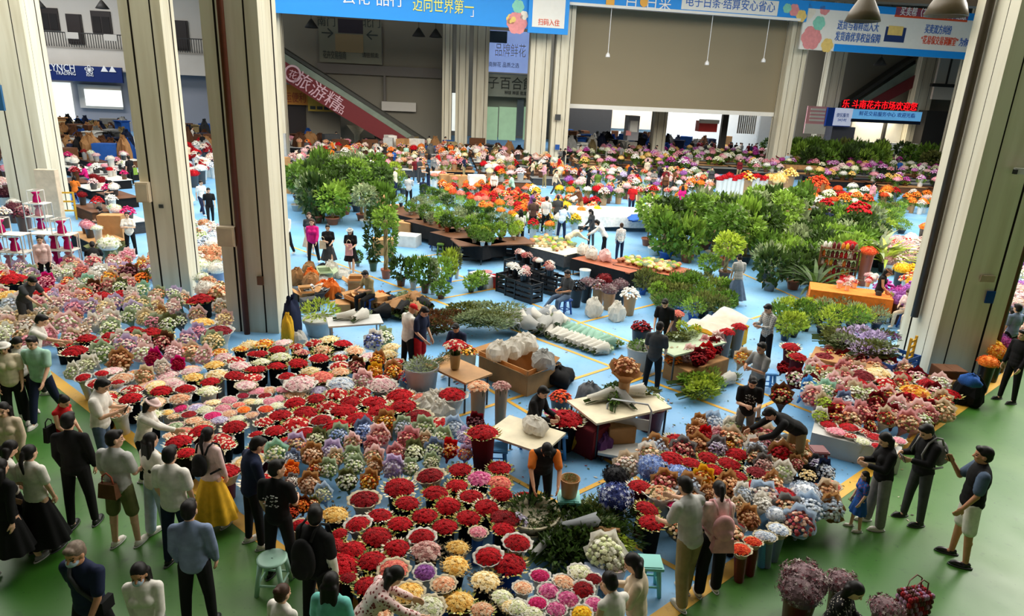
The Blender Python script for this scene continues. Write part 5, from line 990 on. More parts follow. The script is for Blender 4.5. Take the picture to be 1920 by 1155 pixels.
Pn(345, 320, 1.7, 150, 'stand', 1, 'pony', 'long', 'cream', 'long_skirt', 'cream', 'person in a long cream dress between the two near pillars', fine=False)
Pn(376, 338, 1.66, 330, 'walk', 0, 'short', 'tee', 'white', 'jeans', 'navy', 'person in a white t-shirt and jeans between the two near pillars', fine=False)
Pn(390, 352, 1.66, 300, 'walk', 0, 'short', 'tee', 'black', 'trousers', 'black', 'person in black between the two near pillars beside the jeans wearer', fine=False)
# the crowd beyond the plants
far = [(620, 262, 'orange'), (640, 300, 'white'), (658, 292, 'white'), (767, 328, 'light grey'), (794, 333, 'navy'), (927, 322, 'white'), (957, 326, 'mint'), (870, 292, 'navy'), (1050, 292, 'red'), (1084, 350, 'brown'), (1044, 318, 'beige'), (1108, 316, 'black'), (1122, 320, 'green'), (1160, 322, 'dark grey'), (1188, 345, 'red'), (1228, 318, 'grey'), (1250, 325, 'brown'), (1310, 354, 'white'), (1326, 362, 'denim blue'),
 (762, 272, 'mint'), (805, 255, 'cream'), (835, 250, 'cream'), (845, 268, 'orange'), (740, 280, 'blue'), (700, 268, 'grey'), (560, 280, 'brown'), (548, 300, 'dark grey'), (905, 268, 'white'), (915, 285, 'black'), (940, 275, 'navy'), (960, 282, 'white'), (880, 270, 'pale blue'), (1000, 300, 'cream'), (1020, 305, 'pink'), (575, 262, 'dark grey'), (630, 232, 'black'), (785, 290, 'pink'), (820, 285, 'red'),
 (145, 190, 'navy'), (112, 205, 'black'), (118, 232, 'brown'), (160, 215, 'black'), (180, 225, 'dark grey'), (205, 230, 'blue'), (222, 218, 'maroon'), (95, 250, 'black'), (130, 262, 'navy'), (168, 262, 'black'), (190, 255, 'grey'), (215, 262, 'dark grey'), (345, 225, 'dark grey'), (360, 238, 'white'), (378, 250, 'black'), (350, 270, 'beige'), (372, 285, 'white'), (100, 225, 'grey'),
 (1090, 262, 'dark grey'), (1115, 255, 'black'), (1140, 262, 'navy'), (1165, 258, 'brown'), (1200, 262, 'black'), (1215, 255, 'grey'), (1250, 258, 'dark grey'), (1265, 262, 'black'), (1285, 250, 'brown'), (1300, 255, 'grey'), (1318, 250, 'navy'), (1335, 246, 'black'), (1350, 252, 'cream'), (1370, 248, 'maroon'), (1390, 256, 'white'), (1180, 270, 'black'), (1232, 272, 'dark grey'), (1325, 268, 'dark grey'),
 (1697, 286, 'white'), (1720, 276, 'navy'), (1745, 262, 'grey'), (1640, 340, 'pink'), (1690, 300, 'blue'), (1708, 265, 'black'), (1060, 278, 'black'), (1075, 285, 'brown'), (1420, 262, 'grey'), (1510, 352, 'brown'), (1770, 355, 'blue')]
r6 = random.Random(77)
for _ in range(44): far.append((r6.uniform(560, 1480), r6.uniform(268, 318), r6.choice(('white', 'black', 'navy', 'grey', 'cream', 'pale blue', 'dark grey', 'beige', 'maroon', 'brown'))))
for _ in range(40): far.append((r6.uniform(1066, 1440), r6.uniform(240, 268), r6.choice(('black', 'dark grey', 'navy', 'grey', 'brown', 'maroon', 'black'))))
r5 = random.Random(11)
for i, (x, y, c_) in enumerate(far):
    fem = r5.random() < .5
    for _ in range(30):                        # nobody stands behind the walls of the far side
        q = gp(x, y, 1.65)
        if q[1] > 0 and q[1] < (72 if q[0] < -25 else 67 if q[0] < 2 else 80): break
        y += 3
    Pn(x, y, r5.uniform(1.6, 1.74), r5.choice((20, 90, 160, 200, 270, 330)), r5.choice(('stand', 'stand_down', 'walk', 'reach', 'hold')), int(fem), 'pony' if fem and r5.random() < .5 else 'short', r5.choice(('tee', 'long')), c_, 'trousers', r5.choice(('black', 'navy', 'dark grey', 'khaki')), None, f'person in {c_} top in the far crowd', fine=False, far=True, group='shoppers among the far stalls')
N = {}
for i, (t, k, s, rz) in enumerate(PEOPLE): N[t.get('label', '')] = i
def who(s): return next(i for n, i in N.items() if s in n)
i = who('brown handbag'); shoulderbag(i, 'brown', 'tan brown handbag with a cream handle at the back of the man in olive shorts', off=(.02, -.2, .98)); THINGS[-1][0].children[0].color = srgb(150, 74, 52)+(1,)
i = who('yellow skirt'); backpack(i, 'black', 'small black backpack on the woman in the yellow skirt', .25, .36, 1.2)
i = who('white under sleeves'); backpack(i, 'black', 'large black backpack on the man in black by the red domes', .32, .5, 1.18)
i = who('flared black'); backpack(i, 'dusty rose', 'flat pink grey backpack on the woman in flared black trousers', .3, .36, 1.2); shoulderbag(i, 'dusty rose', 'pale pink waist bag behind the woman in flared black trousers', (.3, .12, .2), (.02, -.2, .95), name='waist_bag')
i = who('grey backpack'); backpack(i, 'grey', 'grey patterned backpack on the man in the black jacket', .28, .4, 1.2); phone(i, 'L', 'black phone in the hand of the man with the grey backpack')
i = who('all in black'); shoulderbag(i, 'black', 'black shoulder bag at the side of the man all in black', (.26, .1, .3), (.25, -.05, 1.0), name='shoulder_bag', hc_='black')
i = who('looking down at a phone'); phone(i, 'R', 'phone held by the man in the cream t-shirt'); i = who('white shorts'); phone(i, 'R', 'phone held up by the man in white shorts')
i = who('orange bag'); shoulderbag(i, 'orange', 'orange bag at the side of the person in grey by the lilies', (.24, .2, .5), (-.25, -.1, 1.1))
i = who('patterned bag'); shoulderbag(i, 'dusty rose', 'patterned pink bag held by the woman in the white cap', (.25, .12, .4), (.0, .3, .95))
i = who('holding bags'); shoulderbag(i, 'beige', 'beige bag held by the person in the dark dress', (.25, .12, .3), (.2, .15, .95))
i = who('green bag'); shoulderbag(i, 'bright green', 'bright green bag carried by the person in black beside the plain pillar', (.3, .1, .4), (.3, .0, .8))
i = who('navy polo'); t, k, s, rz = PEOPLE[i]; q = thing('sling_bag', 'dark sling strap across the back of the man in the navy polo', 'bag', at(i, 0, 0, 0), rz, sc=s); m = MB(); m.tube([(.1, .02, 1.47), (.03, .15, 1.34), (-.06, .16, 1.2), (-.15, .1, 1.03), (-.18, 0, .97)], .02, 6); obj('strap', m.mesh('strap', [CLOTH], True), q, 'dark grey'); m = MB(); m.box((-.2, .02, .94), (.06, .16, .14)); obj('pouch', m.mesh('pouch', [CLOTH]), q, 'black')
# ---------------------------------------------------------------- the flower stalls: what stands where in the photo
CR = {'a': (0, 580), 'b': (480, 580), 'c': (960, 580), 'd': (1440, 580), 'e': (0, 865), 'f': (480, 865), 'g': (960, 865), 'h': (1440, 865), 'i': (0, 290), 'j': (480, 290), 'k': (960, 290), 'l': (1440, 290)}
ZS = 1/3.983
def cpx(cr, x, y): o = CR[cr]; return o[0]+x*ZS, o[1]+y*ZS
PC = dict(r='red', dr='deep red', v='veiled dark red', rw='red and white', cr='crimson', hp='hot pink', op='orchid pink', pp='pale pink', pk='pink', sa='salmon', pe='peach', cm='cream', yc='yellow cream', iv='ivory', og='orange', ored='orange red', go='gold and orange', y='yellow', li='lilac', pu='purple', mg='magenta', bw='blue and white', lb='light blue', iw='icy white', wg='white and green', wh='white', pw='pink and white', pc='peach and cream', rg='red and gold', rp='rose and peach', cp='copper', dp='dusty pink', bu='burgundy', dm='dried mauve', bk='black', sg='sage', ag='apple green', mx='mixed', mp='mixed pale', mw='mixed warm', om='orchid mix')
USED = [(COLS[k][0], COLS[k][1], .95) for k in COLS]
def free(p, R): return all((p[0]-x)**2+(p[1]-y)**2 > (.82*(R+q))**2 for x, y, q in USED)
def put(style, cr, x, y, hw, pal, arg=None, group=None, z=None):
    px, py = cpx(cr, x, y) if cr else (x, y)
    q = gp(px, py, .45); R = min(max(hw*(ZS if cr else 1)*depth(q)/F, .1), .52); zz = z if z is not None else {'D': .38, 'F': .5, 'W': .5}.get(style, .48); p = gp(px, py, zz); USED.append((p[0], p[1], R*.9)); pl = PC[pal]
    if style in 'RKF' and R < .4: R *= 1.1
    if style in 'RKFD': return rose_bucket(p, R, pl, arg or {'R': 'black', 'K': 'black', 'F': 'white', 'D': 'white'}[style], {'R': 'leaf', 'K': 'dark', 'F': 'frill', 'D': 'dish'}[style], group=group)
    if style == 'W': return bouquet(p, R*1.05, pl, arg or 'white', group=group)
    if style == 'C': return cloudpot(p, R, pl, arg or 'white', group=group)
def lst(style, cr, s, group=None):
    for it in s.split(';'):
        w = it.split()
        if len(w) >= 4: put(style, cr, float(w[0]), float(w[1]), float(w[2]), w[3], ' '.join(w[4:]) or None, group)
G1 = 'rose domes of the front stall'; G2 = 'pale flower cups of the front stall'; G3 = 'wrapped bouquets of the front stall'
lst('R', 'a', '475 255 60 r;560 315 85 r;645 220 65 r;825 200 60 r;1000 158 62 r;1130 175 75 r;755 250 55 r;975 668 78 r;1205 612 75 r;1570 545 70 r maroon;1755 500 75 r;1890 455 60 r;1890 335 45 r;1340 990 95 r;1385 1075 70 r;1750 880 85 r;1695 1010 60 rw;1640 320 55 go;1795 300 55 go;1760 385 60 rw;1600 420 70 yc;1450 510 65 yc', G1)
lst('F', 'a', '620 510 50 r;760 480 45 r;880 548 45 r;1385 598 68 r;1630 170 95 v;1520 100 75 yc;1790 425 65 pp;1620 490 70 cm', G1)
lst('D', 'a', '1345 740 55 hp;1465 735 60 li;1535 750 65 iv;1595 695 60 cm;1710 680 60 pk;1665 740 60 pk;1785 715 50 sa;1820 750 50 og;1870 690 50 cm;1815 645 45 cr;1890 620 40 pk;1410 785 60 dr;1590 795 65 hp;1450 830 65 pe;1515 860 65 pc;1640 825 65 li;1770 815 60 iv;1710 780 55 pe;1375 910 65 sa;1310 870 60 sg;1270 940 50 pe;1250 770 45 yc;1880 790 50 pe;1300 800 45 pc;900 600 75 iw;820 640 70 pc;1100 560 70 pe;1270 545 75 pp;1010 480 60 go;1250 490 75 pp;1420 445 65 pe', G2)
lst('W', 'a', '760 330 85 wg sage;900 390 95 cp kraft;940 280 85 pw lilac;1080 260 60 pw blush;1220 250 75 rp brown;1400 240 85 pw lilac;1520 350 75 pw blush;1150 370 70 cr magenta;1300 330 80 pp blush;1330 410 55 cr magenta;1480 170 60 pk lilac;500 110 90 pw blush;680 110 80 mp white;820 90 85 mp white;960 60 60 wg sage;1090 70 70 cm cream;1200 40 60 cm kraft;1260 110 70 wg olive;1340 90 60 wg grey;560 60 60 pc dusty rose;400 60 60 pc beige;1080 500 70 pc cream;1210 440 60 mp white;650 420 70 iv white;540 470 65 wg white;700 400 55 wg white', G3)
lst('R', 'b', '160 305 62 r;30 335 55 r;155 430 72 r;25 450 55 r;315 405 70 r;470 370 72 r;300 280 48 rw;430 255 60 rw;340 325 60 rp;545 230 70 cm;500 305 66 pc;650 262 70 r;740 310 62 pe;185 360 75 iv;40 395 60 iv;60 260 68 go;605 635 85 rw;780 625 80 rw;445 670 72 r;290 700 76 r;710 690 78 r;880 695 88 r;1070 650 98 r;1100 725 98 r;930 765 98 r;660 760 98 r;530 730 80 rw;370 775 88 r;180 795 82 r;770 825 98 r;300 860 95 rw;60 845 66 rw;600 875 98 r;145 910 76 r;225 995 72 r;0 935 50 r;630 470 66 pe;490 510 88 sa brown', G1)
lst('F', 'b', '485 830 76 r;380 925 78 r;1465 640 100 r;945 570 95 pp black;640 560 92 iw;330 560 102 pp', G1)
lst('D', 'b', '30 610 55 pk;100 605 56 pe;65 645 52 dr;20 690 50 iv;105 690 56 pk;180 665 45 pk;300 635 86 pe;75 745 62 ored;160 720 52 iv;470 605 76 li;205 600 60 pk;1040 610 58 pk;1225 655 62 sa;1130 630 62 og;640 335 62 iw blue', G2)
lst('W', 'b', '1140 525 50 rw sky blue;910 385 68 go kraft;1025 460 68 go kraft;890 465 58 go yellow;755 430 66 rp brown;800 540 82 pw blush;880 240 85 bw white;960 210 70 wg sage', G3)
lst('W', 'b', '810 910 84 lb slate blue;970 850 84 go tan;620 950 84 lb sage;455 985 84 iv olive;925 955 88 rp blush;870 1030 74 rp dusty rose;720 1010 78 pc blush;1100 880 74 iw sage;1260 900 92 wg sage;1140 985 92 rp dusty rose;1390 970 84 wg sage;1480 890 84 iw pale blue;1560 950 64 li lilac;1440 1050 74 mw red;1330 1060 84 wg slate blue;1180 1070 84 iv olive;1045 1090 76 rp dusty rose;880 1110 80 pc blush;720 1110 80 wg sage;570 1070 84 li lilac;420 1090 84 pe tan;300 1020 84 pc lilac;150 1080 92 wg mint;270 1120 66 iw slate blue;1600 990 58 pk lilac;1640 850 70 bu maroon;1560 1080 60 mw lilac;1270 990 70 pc beige', G3)
lst('W', 'f', '260 70 64 og orange;400 170 84 pe tan;540 60 74 wg sage;680 150 80 wg olive;740 40 74 wg sage;850 150 80 go tan;1030 50 90 li lilac;1150 50 66 wg sage;1310 10 66 iv sage;500 250 76 iv pale blue;350 330 64 og brown;270 380 56 ored brown;270 150 54 wh grey;890 40 66 pe tan;170 60 60 mw beige;600 -20 66 pc beige;450 60 66 mw tan;430 320 50 mw olive', G3)
lst('F', 'f', '1300 110 98 dr maroon;810 285 104 dr maroon;760 470 88 r;1240 565 92 r;1735 710 95 r;1660 530 64 pk blue;1260 830 74 pu;330 480 64 r maroon;1400 920 84 pe blue;1290 1090 108 iv blue;1140 985 104 yc cream;1030 810 104 sa blush', G1)
lst('R', 'f', '1525 65 86 r;1820 50 88 r;1670 130 88 op black;1820 165 84 sa black;1070 200 112 r;1500 185 82 r;1340 240 96 r;1610 265 88 r;1830 245 84 r;1130 315 88 r;1435 335 92 r;1720 350 88 r;925 405 88 r;1260 410 94 r;1585 425 88 r;1075 470 92 r;1410 490 94 r;1850 510 84 r;625 540 58 r;905 565 108 r;1050 650 94 r;725 660 94 r;870 745 104 r;835 935 98 r;1690 1110 84 pe brown;690 870 50 dr', G1)
lst('K', 'f', '1270 670 112 dp brown;590 400 98 yc;1505 645 84 yc brown;1490 780 98 yc;1715 895 108 cm;1840 1020 84 iv;1900 1090 70 cm', G1)
lst('F', 'g', '40 610 95 r;505 830 78 iv;390 900 78 pe;530 960 78 dr;210 855 68 hp;80 945 68 pe;275 970 74 op;420 1030 76 op;190 1060 68 hp;330 1105 72 op;615 1070 66 op;40 1090 76 iv;160 1140 72 iv;520 1135 72 y;610 880 62 dr;720 1085 46 dr', 'small flower cups at the corner of the front stall')
G4 = 'rose domes of the corner stall'; G5 = 'wrapped bouquets of the corner stall'
lst('C', 'g', '1040 50 132 lb sky blue;1240 110 112 lb sky blue;770 270 150 bw blue;770 110 112 bk black'); lst('C', 'h', '280 250 132 iw slate blue;60 400 82 iw slate blue')
lst('F', 'g', '1110 240 112 pc;1710 660 68 ored maroon;1800 600 62 ored maroon;1870 555 56 iw sky blue', G4)
lst('R', 'g', '955 190 88 r maroon;1010 355 84 r maroon;1040 460 94 r;1690 490 52 dr;1820 185 76 r;1830 85 76 v;1670 115 82 r;1500 65 72 r;1630 25 76 r;1340 15 72 r;1220 0 52 r;1410 570 48 dr;1210 330 48 hp', G4)
lst('W', 'g', '1430 130 84 go yellow;1540 210 66 cp tan;1720 245 78 iw white;1870 320 74 wh white;1760 430 94 cp tan;1450 240 60 cp kraft;1880 30 76 dp grey;1560 300 60 mp beige;1690 330 60 pc beige', G5)
lst('R', 'c', '1240 985 92 r;1680 1085 82 r;1465 1110 76 r;1200 1120 92 r;1330 1150 72 r;1610 1150 72 r', G4)
lst('W', 'c', '1370 920 74 cp tan;1440 960 78 r red;1530 1040 82 li grey;1640 890 84 wg white;1760 960 68 pc brown;1820 1110 78 pc grey;1880 1000 64 pk beige;1400 850 62 pe tan;1615 1015 54 go brown;1530 930 50 pk blush', G5)
lst('R', 'h', '110 260 105 r;30 110 56 r', G4); lst('W', 'h', '110 90 84 wg white;300 110 66 cm black;420 80 84 iw navy;10 30 60 mp beige;210 20 60 rp tan;360 20 60 li dark grey', G5)
lst('F', 'h', '80 510 72 iw slate blue;5 565 48 iw slate blue;480 180 58 sa dusty rose', G4)
G6 = 'rose domes by the wide pillar'; G7 = 'wrapped bouquets by the wide pillar'
lst('R', 'd', '170 285 66 r maroon;225 360 68 r maroon;990 505 76 r;670 555 76 r;880 610 78 r;1050 660 72 r;1360 635 74 r;1240 710 74 r maroon;880 550 78 rw;1100 620 102 go', G6)
lst('F', 'd', '420 370 86 v;460 460 82 r;700 500 88 v;1195 560 76 r;815 480 92 cm', G6)
lst('W', 'd', '110 440 44 r maroon;320 500 68 wg sage;500 560 84 pw blush;300 590 74 wg sky blue;430 620 84 wg mint;650 630 84 wg beige;570 700 80 iw slate blue;420 710 74 ag beige;700 780 88 rp dusty rose;810 690 64 rg maroon;960 740 80 pw blush;1130 770 84 pc blush;880 820 78 rg beige;1040 850 88 pc dusty rose;1310 690 74 rg beige;1200 800 66 rp dusty rose;100 650 84 rg brown;760 870 60 rg maroon;390 800 60 ag white', G7)
# tidy rows and pots seen from the upper part of the stall
lst('R', 'i', '1500 1090 100 r;100 935 92 r;40 890 64 r;330 1030 72 r;460 990 62 r;755 1060 72 r;905 1045 64 r;75 1060 92 yc', G1)
lst('W', 'i', '505 890 58 wg white;605 885 64 sa dusty rose;740 880 74 wh white;850 830 74 pw blush;950 760 64 pk blush;960 900 92 bu brown;1060 820 54 go beige;820 930 74 go beige;1060 930 72 og olive;350 950 64 pk magenta;1060 1010 60 wg mint;700 1000 60 rp brown;650 960 60 wg mint;560 1000 60 pw white;500 1090 66 pw blush;250 1000 60 pk blush;420 900 60 wg white;75 1120 70 iw white;600 1080 60 pc blush;900 990 60 wg olive;980 1050 56 mp white', G3)
def inside(x, y, P):
    c = False; n = len(P)
    for i in range(n):
        (a, b), (d, e) = P[i], P[i-1]
        if (b > y) != (e > y) and x < (d-a)*(y-b)/(e-b)+a: c = not c
    return c
def fill(P, n, fn, rad_, z=.45, tries=40, seed=1):
    """fills the gaps of a patch of stall, given by its outline in the photo"""
    r = random.Random(seed); xs = [p[0] for p in P]; ys = [p[1] for p in P]; k = 0
    for _ in range(n*tries):
        if k >= n: break
        x, y = r.uniform(min(xs), max(xs)), r.uniform(min(ys), max(ys))
        if not inside(x, y, P): continue
        p = gp(x, y, z)
        if p[1] < (72 if p[0] < -25 else 67.5 if p[0] < 2 else 82) and free(p, rad_): USED.append((p[0], p[1], rad_)); fn(p, r); k += 1
def fW(pals, papers, R, g): return lambda p, r: bouquet(p, R*r.uniform(.9, 1.1), PC[r.choice(pals)], r.choice(papers), group=g)
def fR(pals, st, pots, R, g): return lambda p, r: rose_bucket(p, R*r.uniform(.9, 1.1), PC[r.choice(pals)], r.choice(pots), r.choice(st), group=g)
fill([(0, 560), (420, 560), (430, 640), (330, 700), (120, 650), (0, 640)], 46, fW(['pw', 'mp', 'pc', 'wg', 'pk', 'cm'], ['blush', 'white', 'beige', 'sage', 'lilac'], .26, G3), .2, seed=2)
fill([(0, 505), (300, 470), (330, 560), (0, 585)], 34, fW(['pw', 'mp', 'pc', 'wg', 'rp', 'mw'], ['blush', 'white', 'beige', 'sage', 'lilac'], .26, G3), .22, seed=3)
fill([(150, 690), (340, 700), (480, 640), (740, 650), (760, 740), (640, 760), (420, 790), (300, 780), (210, 790)], 30, fR(['pp', 'pe', 'iv', 'r', 'rw', 'cm'], ['leaf', 'dish', 'frill'], ['white', 'black'], .2, G1), .21, seed=4)
fill([(320, 780), (680, 760), (880, 800), (880, 900), (700, 930), (640, 1080), (560, 960), (460, 900), (340, 850)], 22, fR(['r', 'rw', 'r', 'dr', 'cm'], ['leaf', 'leaf', 'frill'], ['black', 'maroon'], .24, G1), .23, seed=5)
fill([(700, 930), (900, 890), (970, 960), (960, 1090), (1000, 1150), (680, 1150), (660, 1060)], 30, fR(['r', 'cm', 'yc', 'pe', 'dr'], ['leaf', 'dark', 'frill'], ['black', 'blue', 'brown'], .22, G1), .2, seed=6)
fill([(1170, 870), (1330, 790), (1440, 820), (1560, 880), (1560, 960), (1470, 1010), (1300, 1010), (1190, 960)], 44, fW(['r', 'pc', 'rp', 'iw', 'cp', 'mp'], ['white', 'beige', 'tan', 'grey', 'pale blue'], .25, G5), .18, seed=7)
fill([(1480, 720), (1560, 660), (1700, 690), (1810, 740), (1740, 800), (1680, 800), (1560, 790)], 36, fW(['rp', 'pc', 'pw', 'rg', 'wg'], ['blush', 'beige', 'dusty rose', 'maroon'], .25, G7), .18, seed=8)
# ---------------------------------------------------------------- tables, tubs and goods between the stalls
UR = rad(-43)
def G(px, py, z=0.0): return gp(px, py, z)
def onfloor(px, py, z): p = gp(px, py, z); p[2] = 0; return p
def sprays(px, py, z, L, R, leaf, label=None, rz=0, wrap=None, look=None, group=None, fl=None): p = gp(px, py, z); p[2] -= R*.6; p[2] = max(p[2], 0); return greenbunch(p, L, R, leaf, label, rz, wrap, look, group, fl)
def tub(px, py, z, R, hh, color, label, fill_=None, leaf=None, pal=None, name='tub', cat='tub'):
    p = onfloor(px, py, z); t = thing(name, label, cat, p, 0); obj('bucket', BUCKET, t, color, sc=(R, R, hh))
    if leaf: q = obj('foliage', rng.choice(FINE), t, leaf, sc=(R*1.9, R*1.9, R*1.2)); q.location = (0, 0, hh)
    if pal: q = obj('blooms', rng.choice(LOOSE), t, mats=[PAL[pal]], sc=(R*1.1, R*1.1, R)); q.location = (0, 0, hh)
    return t
p = onfloor(857, 690, .72); table(p, 1.35, .75, .72, UR, 'tan', 'bare wooden table with black legs before the red cap man', 'black'); land('the wooden table', p)
t = thing('vase_bouquet', 'red and white roses in a clear vase on the bare wooden table', 'bouquet', gp(853, 690, .745), 0); obj('vase', BUCKET, t, 'khaki', sc=(.12, .12, .32)); q = obj('blooms', DOME[0], t, mats=[PAL['red and white']], sc=.28); q.location = (0, 0, .5); q = obj('stems', STEMS, t, 'green', sc=(.22, .22, .3)); q.location = (0, 0, .25)
sprays(830, 672, .8, .5, .12, 'olive green', 'cut greens lying on the bare wooden table', 1.0)
tub(790, 690, .75, .36, .8, 'silver', 'large grey tub of cut greens beside the bare wooden table', leaf='grey green'); tub(877, 660, .7, .2, .7, 'cream', 'tall cream tub of orange flowers behind the bare wooden table', leaf='olive green', pal='gold and orange'); tub(764, 715, .3, .2, .4, 'light grey', 'clear tub of red and white flowers at the foot of the grey tub', pal='red and white')
carton(onfloor(968, 690, .3), (1.5, .9, .6), UR, 'kraft', 'wide open cardboard box full of white plastic beside the bare wooden table', True); land('the white plastic box', onfloor(968, 690, .3))
for i, (x, y, s_, lb) in enumerate(((935, 655, .55, 'white plastic sack at the back of the wide cardboard box'), (962, 650, .5, 'white plastic sack in the middle of the wide cardboard box'), (985, 640, .6, 'large white and red plastic sack on top of the wide cardboard box'), (1020, 672, .5, 'grey plastic sack hanging over the wide cardboard box'))):
    p = gp(x, y, .75); p[2] = .52; bag(p, (s_, s_, .42), 'white' if i < 3 else 'light grey', lb, i)
bag(G(1043, 715), (.9, .7, .4), 'black', 'black jacket and bags heaped behind the stall keeper in the black cardigan', 5, 'clothes_heap', 'clothes', mat=CLOTH)
tub(1052, 738, .4, .22, .3, 'dark grey', 'tub of orange red flowers beside the stall keeper in the black cardigan', pal='orange red')
for x, y, R, pl, pp, lb in ((897, 735, .24, 'peach', 'kraft', 'tall peach roses in kraft paper beside the white ruffled red dome'), (940, 735, .2, 'dusty pink', 'kraft', 'slim brown bunch in kraft paper by the tall peach roses')): p = onfloor(x, y, .75); t = bunch(p, R, pl, pp, .95, lb, small=False, loose=False)
for i, (x, y) in enumerate(((800, 765), (825, 775), (815, 755))): p = gp(x, y, .3); p[2] = 0; bag(p, (.55, .55, .55), 'white', ('white tissue heap below the grey tub', 'white tissue heap beside the white ruffled red dome', 'white tissue heap behind the other two')[i], 10+i, 'tissue_heap', 'wrapping')
p = onfloor(985, 812, .65); table(p, 1.15, .85, .65, rad(-30), 'cream', 'folding table covered with pale paper before the orange t-shirt stall keeper', 'dark grey'); land('the folding table', p)
p = gp(1003, 808, .66); bag(p, (.5, .4, .26), 'white', 'clear plastic bag of goods on the paper covered folding table', 21)
stool(onfloor(934, 838, .45), .17, .46, 'sky blue', 'bright blue stool beside the tall dark red wrapped roses', rnd=False); stool(onfloor(1045, 812, .45), .18, .48, 'sky blue', 'bright blue stool behind the orange t-shirt stall keeper', rnd=False); land('the bright blue stool', onfloor(934, 838, .45))
rose_bucket(gp(905, 812, .85), .28, 'red', 'maroon', 'leaf', label='tall red rose dome in dark red wrap beside a bright blue stool'); rose_bucket(gp(1060, 786, .62), .34, 'red', 'black', 'leaf', label='red rose dome in black pot beside the yellow bag'); rose_bucket(gp(1034, 774, .6), .15, 'hot pink', 'green', 'leaf', label='small hot pink dome beside the yellow bag red dome')
bag(onfloor(1078, 820, .2), (.4, .4, .45), 'yellow', 'yellow bag beside the maroon box at the greens table', 22); carton(onfloor(1102, 815, .3), (.6, .5, .55), UR, 'maroon', 'maroon box under the greens table', False); bag(onfloor(1130, 832, .2), (.42, .42, .42), 'purple', 'crinkled purple bag on the blue floor by the hand truck', 23); land('the crinkled purple bag', onfloor(1130, 832, .2))
carton(onfloor(1158, 810, .3), (.5, .5, .5), .2, 'kraft', 'brown cardboard box under the corner of the greens table')
p = onfloor(1168, 850, .1); t = thing('hand_truck', 'flat platform hand truck with a bent steel handle on the blue floor', 'hand truck', p, rad(-15)); m = MB(); m.box((0, 0, .17), (.85, .6, .05)); obj('platform', m.mesh('platform', [PLAS]), t, 'light grey'); m = MB(); m.tube([(-.4, .3, .2), (-.4, .38, .85), (-.33, .4, .95), (.33, .4, .95), (.4, .38, .85), (.4, .3, .2)], .018, 8); obj('handle', m.mesh('handle', [METAL], True), t, 'silver'); m = MB(); m.box((0, .36, .55), (.78, .02, .22)); obj('back_plate', m.mesh('back_plate', [METAL]), t, 'light grey')
for a in (-1, 1):
    for b_ in (-1, 1): m = MB(); m.ell((a*.34, b_*.22, .075), (.03, .075, .075), nu=10); obj('wheel', m.mesh('wheel', [PLAS], True), t, 'black')
land('the hand truck', p)
p = onfloor(1161, 757, .75); table(p, 1.7, 1.0, .75, rad(28), 'cream', 'pale topped table of cut greens and white flowers beside the maroon tub', 'black'); land('the greens table', p)
for i, (x, y, l_, w_, a) in enumerate(((1128, 745, 'grey green', 'white', .5), (1150, 752, 'green', None, 1.4), (1170, 748, 'grey green', 'light grey', 2.0), (1185, 735, 'olive green', 'white', .2), (1140, 735, 'dark green', None, .9))): sprays(x, y, .82, .7, .13, l_, ('white wrapped sheaf at the outer end of the greens table', 'loose green sheaf in the middle of the greens table', 'grey wrapped sheaf on the greens table', 'white wrapped sheaf at the inner end of the greens table', 'dark green sheaf at the back of the greens table')[i], a, w_, fl='white and green' if i in (0, 2) else None)
t = thing('tall_bouquet', 'tall heart shaped bunch in brown kraft paper standing behind the greens table', 'bouquet', gp(1168, 745, .76), .3); obj('vase', BUCKET, t, 'kraft', sc=(.12, .12, .4)); q = obj('wrapping_paper', WRAP[0], t, 'kraft', sc=(.34, .34, .34)); q.location = (0, 0, .55); q = obj('blooms', LOOSE[0], t, mats=[PAL['copper']], sc=.26); q.location = (0, 0, .6)
tub(1222, 760, .5, .3, .5, 'maroon', 'maroon tub of white flowers at the end of the greens table', leaf='grey green', pal='white and green'); tub(1200, 665, .4, .33, .6, 'light grey', 'white tub of greens beside the man in dark grey', leaf='green'); tub(1203, 612, .55, .25, .5, 'black', 'black tub of deep red flowers behind the white tub', pal='deep red')
bag(onfloor(1105, 742, .2), (.5, .5, .5), 'silver', 'dry grey grass bunch by the corner of the greens table', 24, 'dry_grass_bunch', 'bunch', mat=LEAFM)
p = onfloor(1281, 640, .75); table(p, 1.8, 1.1, .75, rad(35), 'sage', 'stall table of cut greens beside the man in dark grey', 'dark grey'); land('the cut greens stall', p)
for i, (x, y, l_, fl) in enumerate(((1262, 632, 'olive green', None), (1285, 632, 'grey green', None), (1300, 622, 'yellow green', 'yellow'), (1280, 615, 'yellow green', None))): sprays(x, y, .82, .6, .13, l_, ('olive sheaf at the near end of the cut greens stall', 'grey sheaf in the middle of the cut greens stall', 'yellow flowered sheaf on the cut greens stall', 'bright sheaf at the back of the cut greens stall')[i], .5*i, None, fl=fl)
t = bunch(onfloor(1268, 600, .75), .22, 'salmon', 'brown', 1.0, 'pink dome of carnations in a tall brown vase behind the cut greens stall', small=False, loose=False)
carton(onfloor(1305, 690, .2), (1.5, .7, .4), rad(38), 'kraft', 'long cardboard box of red and pink bunches before the cut greens stall', False)
for i, (x, y, pl, pa) in enumerate(((1292, 665, 'pale pink', 'blush'), (1310, 672, 'deep red', 'maroon'), (1325, 662, 'red', 'red'), (1338, 652, 'deep red', 'maroon'), (1345, 640, 'pale pink', 'blush'), (1322, 648, 'pink', 'dusty rose'))): bouquet(gp(x, y, .62), .22, pl, pa, group='red bunches in the long cardboard box')
bouquet(gp(1262, 672, .5), .24, 'orange', 'beige', label='orange flowers in pale paper leaning by the long cardboard box')
